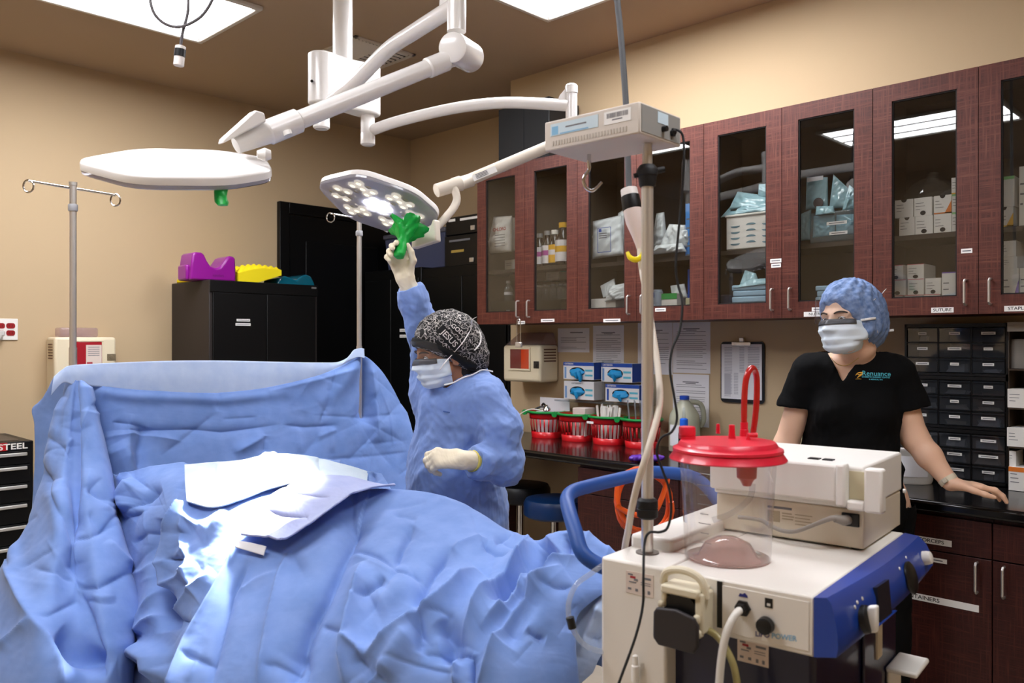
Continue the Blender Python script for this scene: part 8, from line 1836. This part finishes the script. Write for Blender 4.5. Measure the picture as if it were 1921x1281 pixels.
# second cabinet: wipes pack, paper packs, gowns
zs2 = SHELVES[2][0]
o = pouch([(1112, 486), (1170, 478), (1160, 402), (1106, 414)], XS + .02, 'white pack with blue bordered label on the shelf behind the hanging plug', M_pchw, .05, .03, 'padded_pack', 'pack', seed=21)
a = at(1121, 428, x=XS - .034); b = at(1146, 472, x=XS - .034); m = MB(); m.m0(M_gbb); yy0, yy1 = a.y, b.y
for q in (((yy0, a.z), (yy1, a.z - .003)), ((yy0, b.z), (yy1, b.z + .003)), ((yy0, a.z), (yy0 - .003, b.z)), ((yy1, a.z), (yy1 + .003, b.z))): m.box((XS - .0345, q[0][0], q[0][1]), (XS - .034, q[1][0], q[1][1]), M_gbb)
m.box((XS - .0345, yy0 - .008, a.z - .022), (XS - .034, yy0 - .026, a.z - .006), M_gbb)
for k in range(3): m.box((XS - .0345, yy0 - .010, a.z - .034 - .011 * k), (XS - .034, yy0 - .06, a.z - .028 - .011 * k), M_grey_ink)
tag(m.build('pack_label', None, smooth=0), 'blue bordered label on the white padded pack', 'label')
pouch([(1158, 480), (1178, 478), (1178, 388), (1160, 400)], XS + .06, 'clear film pouch right of the white padded pack', M_pchw, .03, .0, seed=22)
carton(1106, 1155, 0, ZS0, .15, XS, 'flat white carton on the cupboard floor below the padded pack', None, lines=0, zt=at(1130, 560, x=XS).z)
pouch([(1135, 566), (1174, 560), (1170, 530), (1140, 536)], XS - .01, 'clear crinkled pack on the cupboard floor beside the flat carton', M_pchw, .04, .02, seed=24)
pouch([(1132, 558), (1158, 552), (1148, 522), (1122, 536)], XS + .03, 'tilted grey clear pack behind the flat carton', M_pchw, .02, .02, seed=25)
carton(1172, 1190, 0, ZS0, .12, XS, 'pale blue edged carton beside the door stile of the second cabinet', None, body=mat('carton_pale_blue', '#a9c3ea', .6), lines=0, zt=at(1180, 526, x=XS).z)
GP = 'white wraps on the shelf right of the pole'
for pts, dx, lb, sd in (([(1224, 470), (1252, 464), (1246, 398), (1232, 400)], .05, 'upright grey white wrap directly right of the scale pole', 31), ([(1232, 474), (1290, 464), (1286, 422), (1256, 420)], .02, 'large crumpled white wrap right of the scale pole', 32), ([(1222, 478), (1288, 472), (1280, 456), (1230, 460)], -.005, 'flat white wrap lowest on the shelf right of the pole', 33), ([(1276, 460), (1296, 456), (1292, 430), (1278, 432)], .03, 'pale blue film pack beside the tall blue box', 34)): pouch(pts, XS + dx, lb, M_pchw, .045, .0, 'white_wrap', 'wrap', GP, sd)
t = carton(1286, 1308, 0, zs2, .14, XS + .02, 'tall light blue carton at the right end of the shelf', None, body=mat('carton_sky_blue', '#4a8fd8', .5), lines=5, zt=at(1293, 380, x=XS).z)
t = thing('wipes_can', 'round white wipes can with blue square behind the scale pole', 'can', (XS + .05, at(1231, 560, x=XS + .05).y, ZS0)); cc = Vector((XS + .05, at(1231, 560, x=XS + .05).y, ZS0 + .001)); m = MB(); m.m0(mat('can_pale_blue', '#c3d2e6', .5)); m.lathe(cc, (0, 0, 1), [(0, .034), (.125, .034), (.128, .03), (.135, .03)], 24, MATS['can_pale_blue']); m.build('can', None, t, smooth=40); MB().box((cc.x - .0355, cc.y - .012, cc.z + .095), (cc.x - .0335, cc.y + .012, cc.z + .12)).build('blue_square', M_gbb, t)
carton(1241, 1270, 0, ZS0, .12, XS, 'white carton with broad green top band and yellow square', None, lines=0, zt=at(1256, 551, x=XS).z)
a = at(1241, 551, x=XS); b = at(1270, 551, x=XS); m = MB(); m.m0(M_grn); m.box((XS - .0012, b.y, a.z - .028), (XS - .0006, a.y, a.z), mat('print_deep_green', '#2f9a4a', .5)).box((XS - .0012, b.y + .03, ZS0 + .004), (XS - .0006, b.y + .05, ZS0 + .02), M_ylw); tag(m.build('carton_print', None, smooth=0), 'green band and yellow square printed on the small white carton', 'label')
carton(1290, 1308, 0, ZS0, .1, XS + .05, 'royal blue carton below the tall light blue one', None, body=M_gbb, lines=0, zt=at(1296, 505, x=XS + .05).z)
tag(MB().lathe((XS + .02, at(1294, 560, x=XS + .02).y, ZS0 + .001), (0, 0, 1), [(0, .02), (.08, .02), (.085, .016)], 18).build('cream_tube', mat('tube_cream', '#cfc9a8', .5)), 'cream coloured tube at the cupboard floor right corner', 'tube')
pouch([(1262, 562), (1290, 558), (1284, 532), (1258, 536)], XS + .06, 'grey clear pack behind the green banded carton', M_pchw, .02, .0, seed=36)
# farthest cabinet: white pouch, vials, bottles
zs1 = SHELVES[3][0]
o = pouch([(917, 476), (960, 472), (956, 404), (922, 406)], XS + .04, 'white stand-up pouch with red lettering in the farthest cabinet', mat('pouch_matte_white', '#e2e0da', .55), .07, .02, 'standing_pouch', 'pouch', seed=41)
q = at(938, 430, x=XS - .036); m = MB(); m.m0(M_red); m.text((XS - .0385, q.y, q.z), U, V, 'C', .03, M_red, bold=.04); 
m = MB(); m.m0(M_red); m.text((XS - .036, q.y + .005, q.z), U, V, 'CHLORO', .026, M_red, bold=.03)
for k in range(5): m.box((XS - .0365, q.y + .045, q.z - .035 - k * .016), (XS - .036, q.y - .04, q.z - .031 - k * .016), M_grey_ink)
tag(m.build('pouch_print', None, smooth=0), 'red lettering and grey lines on the white stand-up pouch', 'label')
pouch([(958, 472), (972, 470), (972, 408), (958, 408)], XS + .09, 'second white pouch half hidden behind the door stile', mat('pouch_matte_grey', '#c9cbc8', .5), .04, .0, 'standing_pouch', 'pouch', seed=42)
def vial(px, py, x, zb, r, h, m, label, cap, lbl=None, group=None, nm='vial'):
    c = Vector((x, at(px, py, x=x).y, zb + .001)); t = thing(nm, label, nm, c, group)
    MB().lathe(c, (0, 0, 1), [(0, r * .9), (.004, r), (h * .62, r), (h * .78, r * .5), (h * .84, r * .42), (h * .9, r * .42)], 20).build('glass', m, t, smooth=50)
    MB().lathe(c + Vector((0, 0, h * .88)), (0, 0, 1), [(0, r * .55), (h * .12, r * .55), (h * .125, r * .3)], 16).build('cap', cap, t)
    if lbl:
        lm = MB(); lm.m0(lbl[0]); lm.lathe(c + Vector((0, 0, h * .08)), (0, 0, 1), [(0, r * 1.02), (h * .5, r * 1.02)], 20, lbl[0], caps=False); lm.lathe(c + Vector((0, 0, h * .3)), (0, 0, 1), [(0, r * 1.03), (h * .14, r * 1.03)], 20, lbl[1], caps=False); lm.build('label', None, t, smooth=60)
M_amb2 = mat('amber_glass', '#24140a', .12); M_lw = mat('vial_label_white', '#e8e4e6', .6); M_cg = mat('vial_cap_grey', '#b9bcc0', .3, .6); M_mag = mat('print_magenta', '#b04a9a', .6); G4 = 'medicine bottles on the shelf'
vial(1012, 440, XS + .03, zs1, .036, .19, M_amb2, 'brown medicine bottle with white and magenta label, leftmost of four', M_cg, (M_lw, M_mag), G4, 'medicine_bottle'); vial(1027, 440, XS + .03, zs1, .034, .20, M_amb2, 'brown medicine bottle with magenta label, second of four', M_cg, (M_lw, M_mag), G4, 'medicine_bottle'); vial(1041, 440, XS + .03, zs1, .036, .20, M_amb2, 'brown medicine bottle with yellow label and white cap', M_white, (M_ylw, M_lw), G4, 'medicine_bottle'); vial(1057, 440, XS + .03, zs1, .046, .235, M_amb2, 'largest brown medicine bottle with yellow collar, rightmost of four', M_ylw, (M_lw, M_ylw), G4, 'medicine_bottle')
zg = at(1035, 561, x=XS + .05).z; M_gs = glassy('shelf_glass', '#c9d2cc', 1.5, .03, 1.0, .08, '#aab4ae')
t = thing('glass_riser', 'clear riser shelf low in the farthest cabinet carrying small glass bottles', 'riser', (XS + .12, 3.05, ZS0)); y0, y1 = YS[3] + .03, YS[4] - .03; MB().box((XS + .03, y0, zg - .006), (XS + .26, y1, zg)).build('plate', M_gs, t)
for y in (y0, (y0 + y1) / 2, y1 - .006): MB().box((XS + .03, y, ZS0 + .0005), (XS + .26, y + .006, zg - .006)).build('leg', M_gs, t)
ct = at(960, 509, x=XS + .12).z
tag(MB().box((XS + .12, at(978, 520, x=XS + .12).y, zg + .001), (XS + .24, at(955, 520, x=XS + .12).y, ct)).build('dark_caddy', M_case, bevel=.004), 'black caddy under the yellow banded carton', 'caddy')
carton(947, 975, 0, ct + .001, .1, XS + .13, 'small white carton with yellow band on the dark caddy', 'yellow', lines=2, zt=at(960, 487, x=XS + .13).z)
GV = 'small clear bottles on the glass riser'
for k in range(9): vial(1008 + 7.4 * k, 552, XS + .07 + .04 * (k % 2), zg, .021, .085, M_vial, 'small clear glass bottle in the row on the glass riser', M_cg, None, GV, 'glass_bottle')
vial(954, 555, XS + .06, zg, .026, .12, M_vial, 'taller clear bottle alone behind the left glass door', M_cg, (M_vial, M_lw), None, 'glass_bottle'); vial(953, 577, XS + .03, ZS0, .018, .06, M_vial, 'tiny clear vial on the floor of the farthest cabinet', M_cg, None, None, 'glass_bottle')
zh = at(1035, 524, x=XS + .06).z; t = thing('glass_riser', 'dark upper riser in the farthest cabinet carrying the teal cup', 'riser', (XS + .15, 3.0, ZS0)); MB().box((XS + .10, YS[3] + .03, zh - .008), (XS + .25, 3.14, zh)).build('plate', M_inner, t); MB().box((XS + .15, 3.134, zg + .0005), (XS + .25, 3.14, zh - .008)).build('leg', M_inner, t); MB().box((XS + .15, YS[3] + .03, zg + .0005), (XS + .25, YS[3] + .036, zh - .008)).build('leg', M_inner, t)
carton(1025, 1048, 0, zh, .08, XS + .105, 'white carton with black print lying on the dark riser', None, lines=3, zt=at(1035, 510, x=XS + .1).z); carton(1003, 1023, 0, zh, .1, XS + .11, 'dark box at the left end of the dark riser', None, body=M_case, lines=0, zt=at(1012, 492, x=XS + .1).z); carton(1049, 1068, 0, zh, .08, XS + .11, 'grey cage like box at the right end of the dark riser', None, body=mat('cage_grey', '#6c6e6c', .6), lines=3, zt=at(1058, 509, x=XS + .1).z)
c = Vector((XS + .15, at(1060, 495, x=XS + .15).y, at(1058, 509, x=XS + .1).z + .001)); tag(MB().lathe(c, (0, 0, 1), [(0, .03), (.05, .042), (.052, .038)], 24).build('teal_cup', mat('teal_cup', '#2a9a90', .4)), 'teal plastic cup standing on the grey cage box', 'cup')
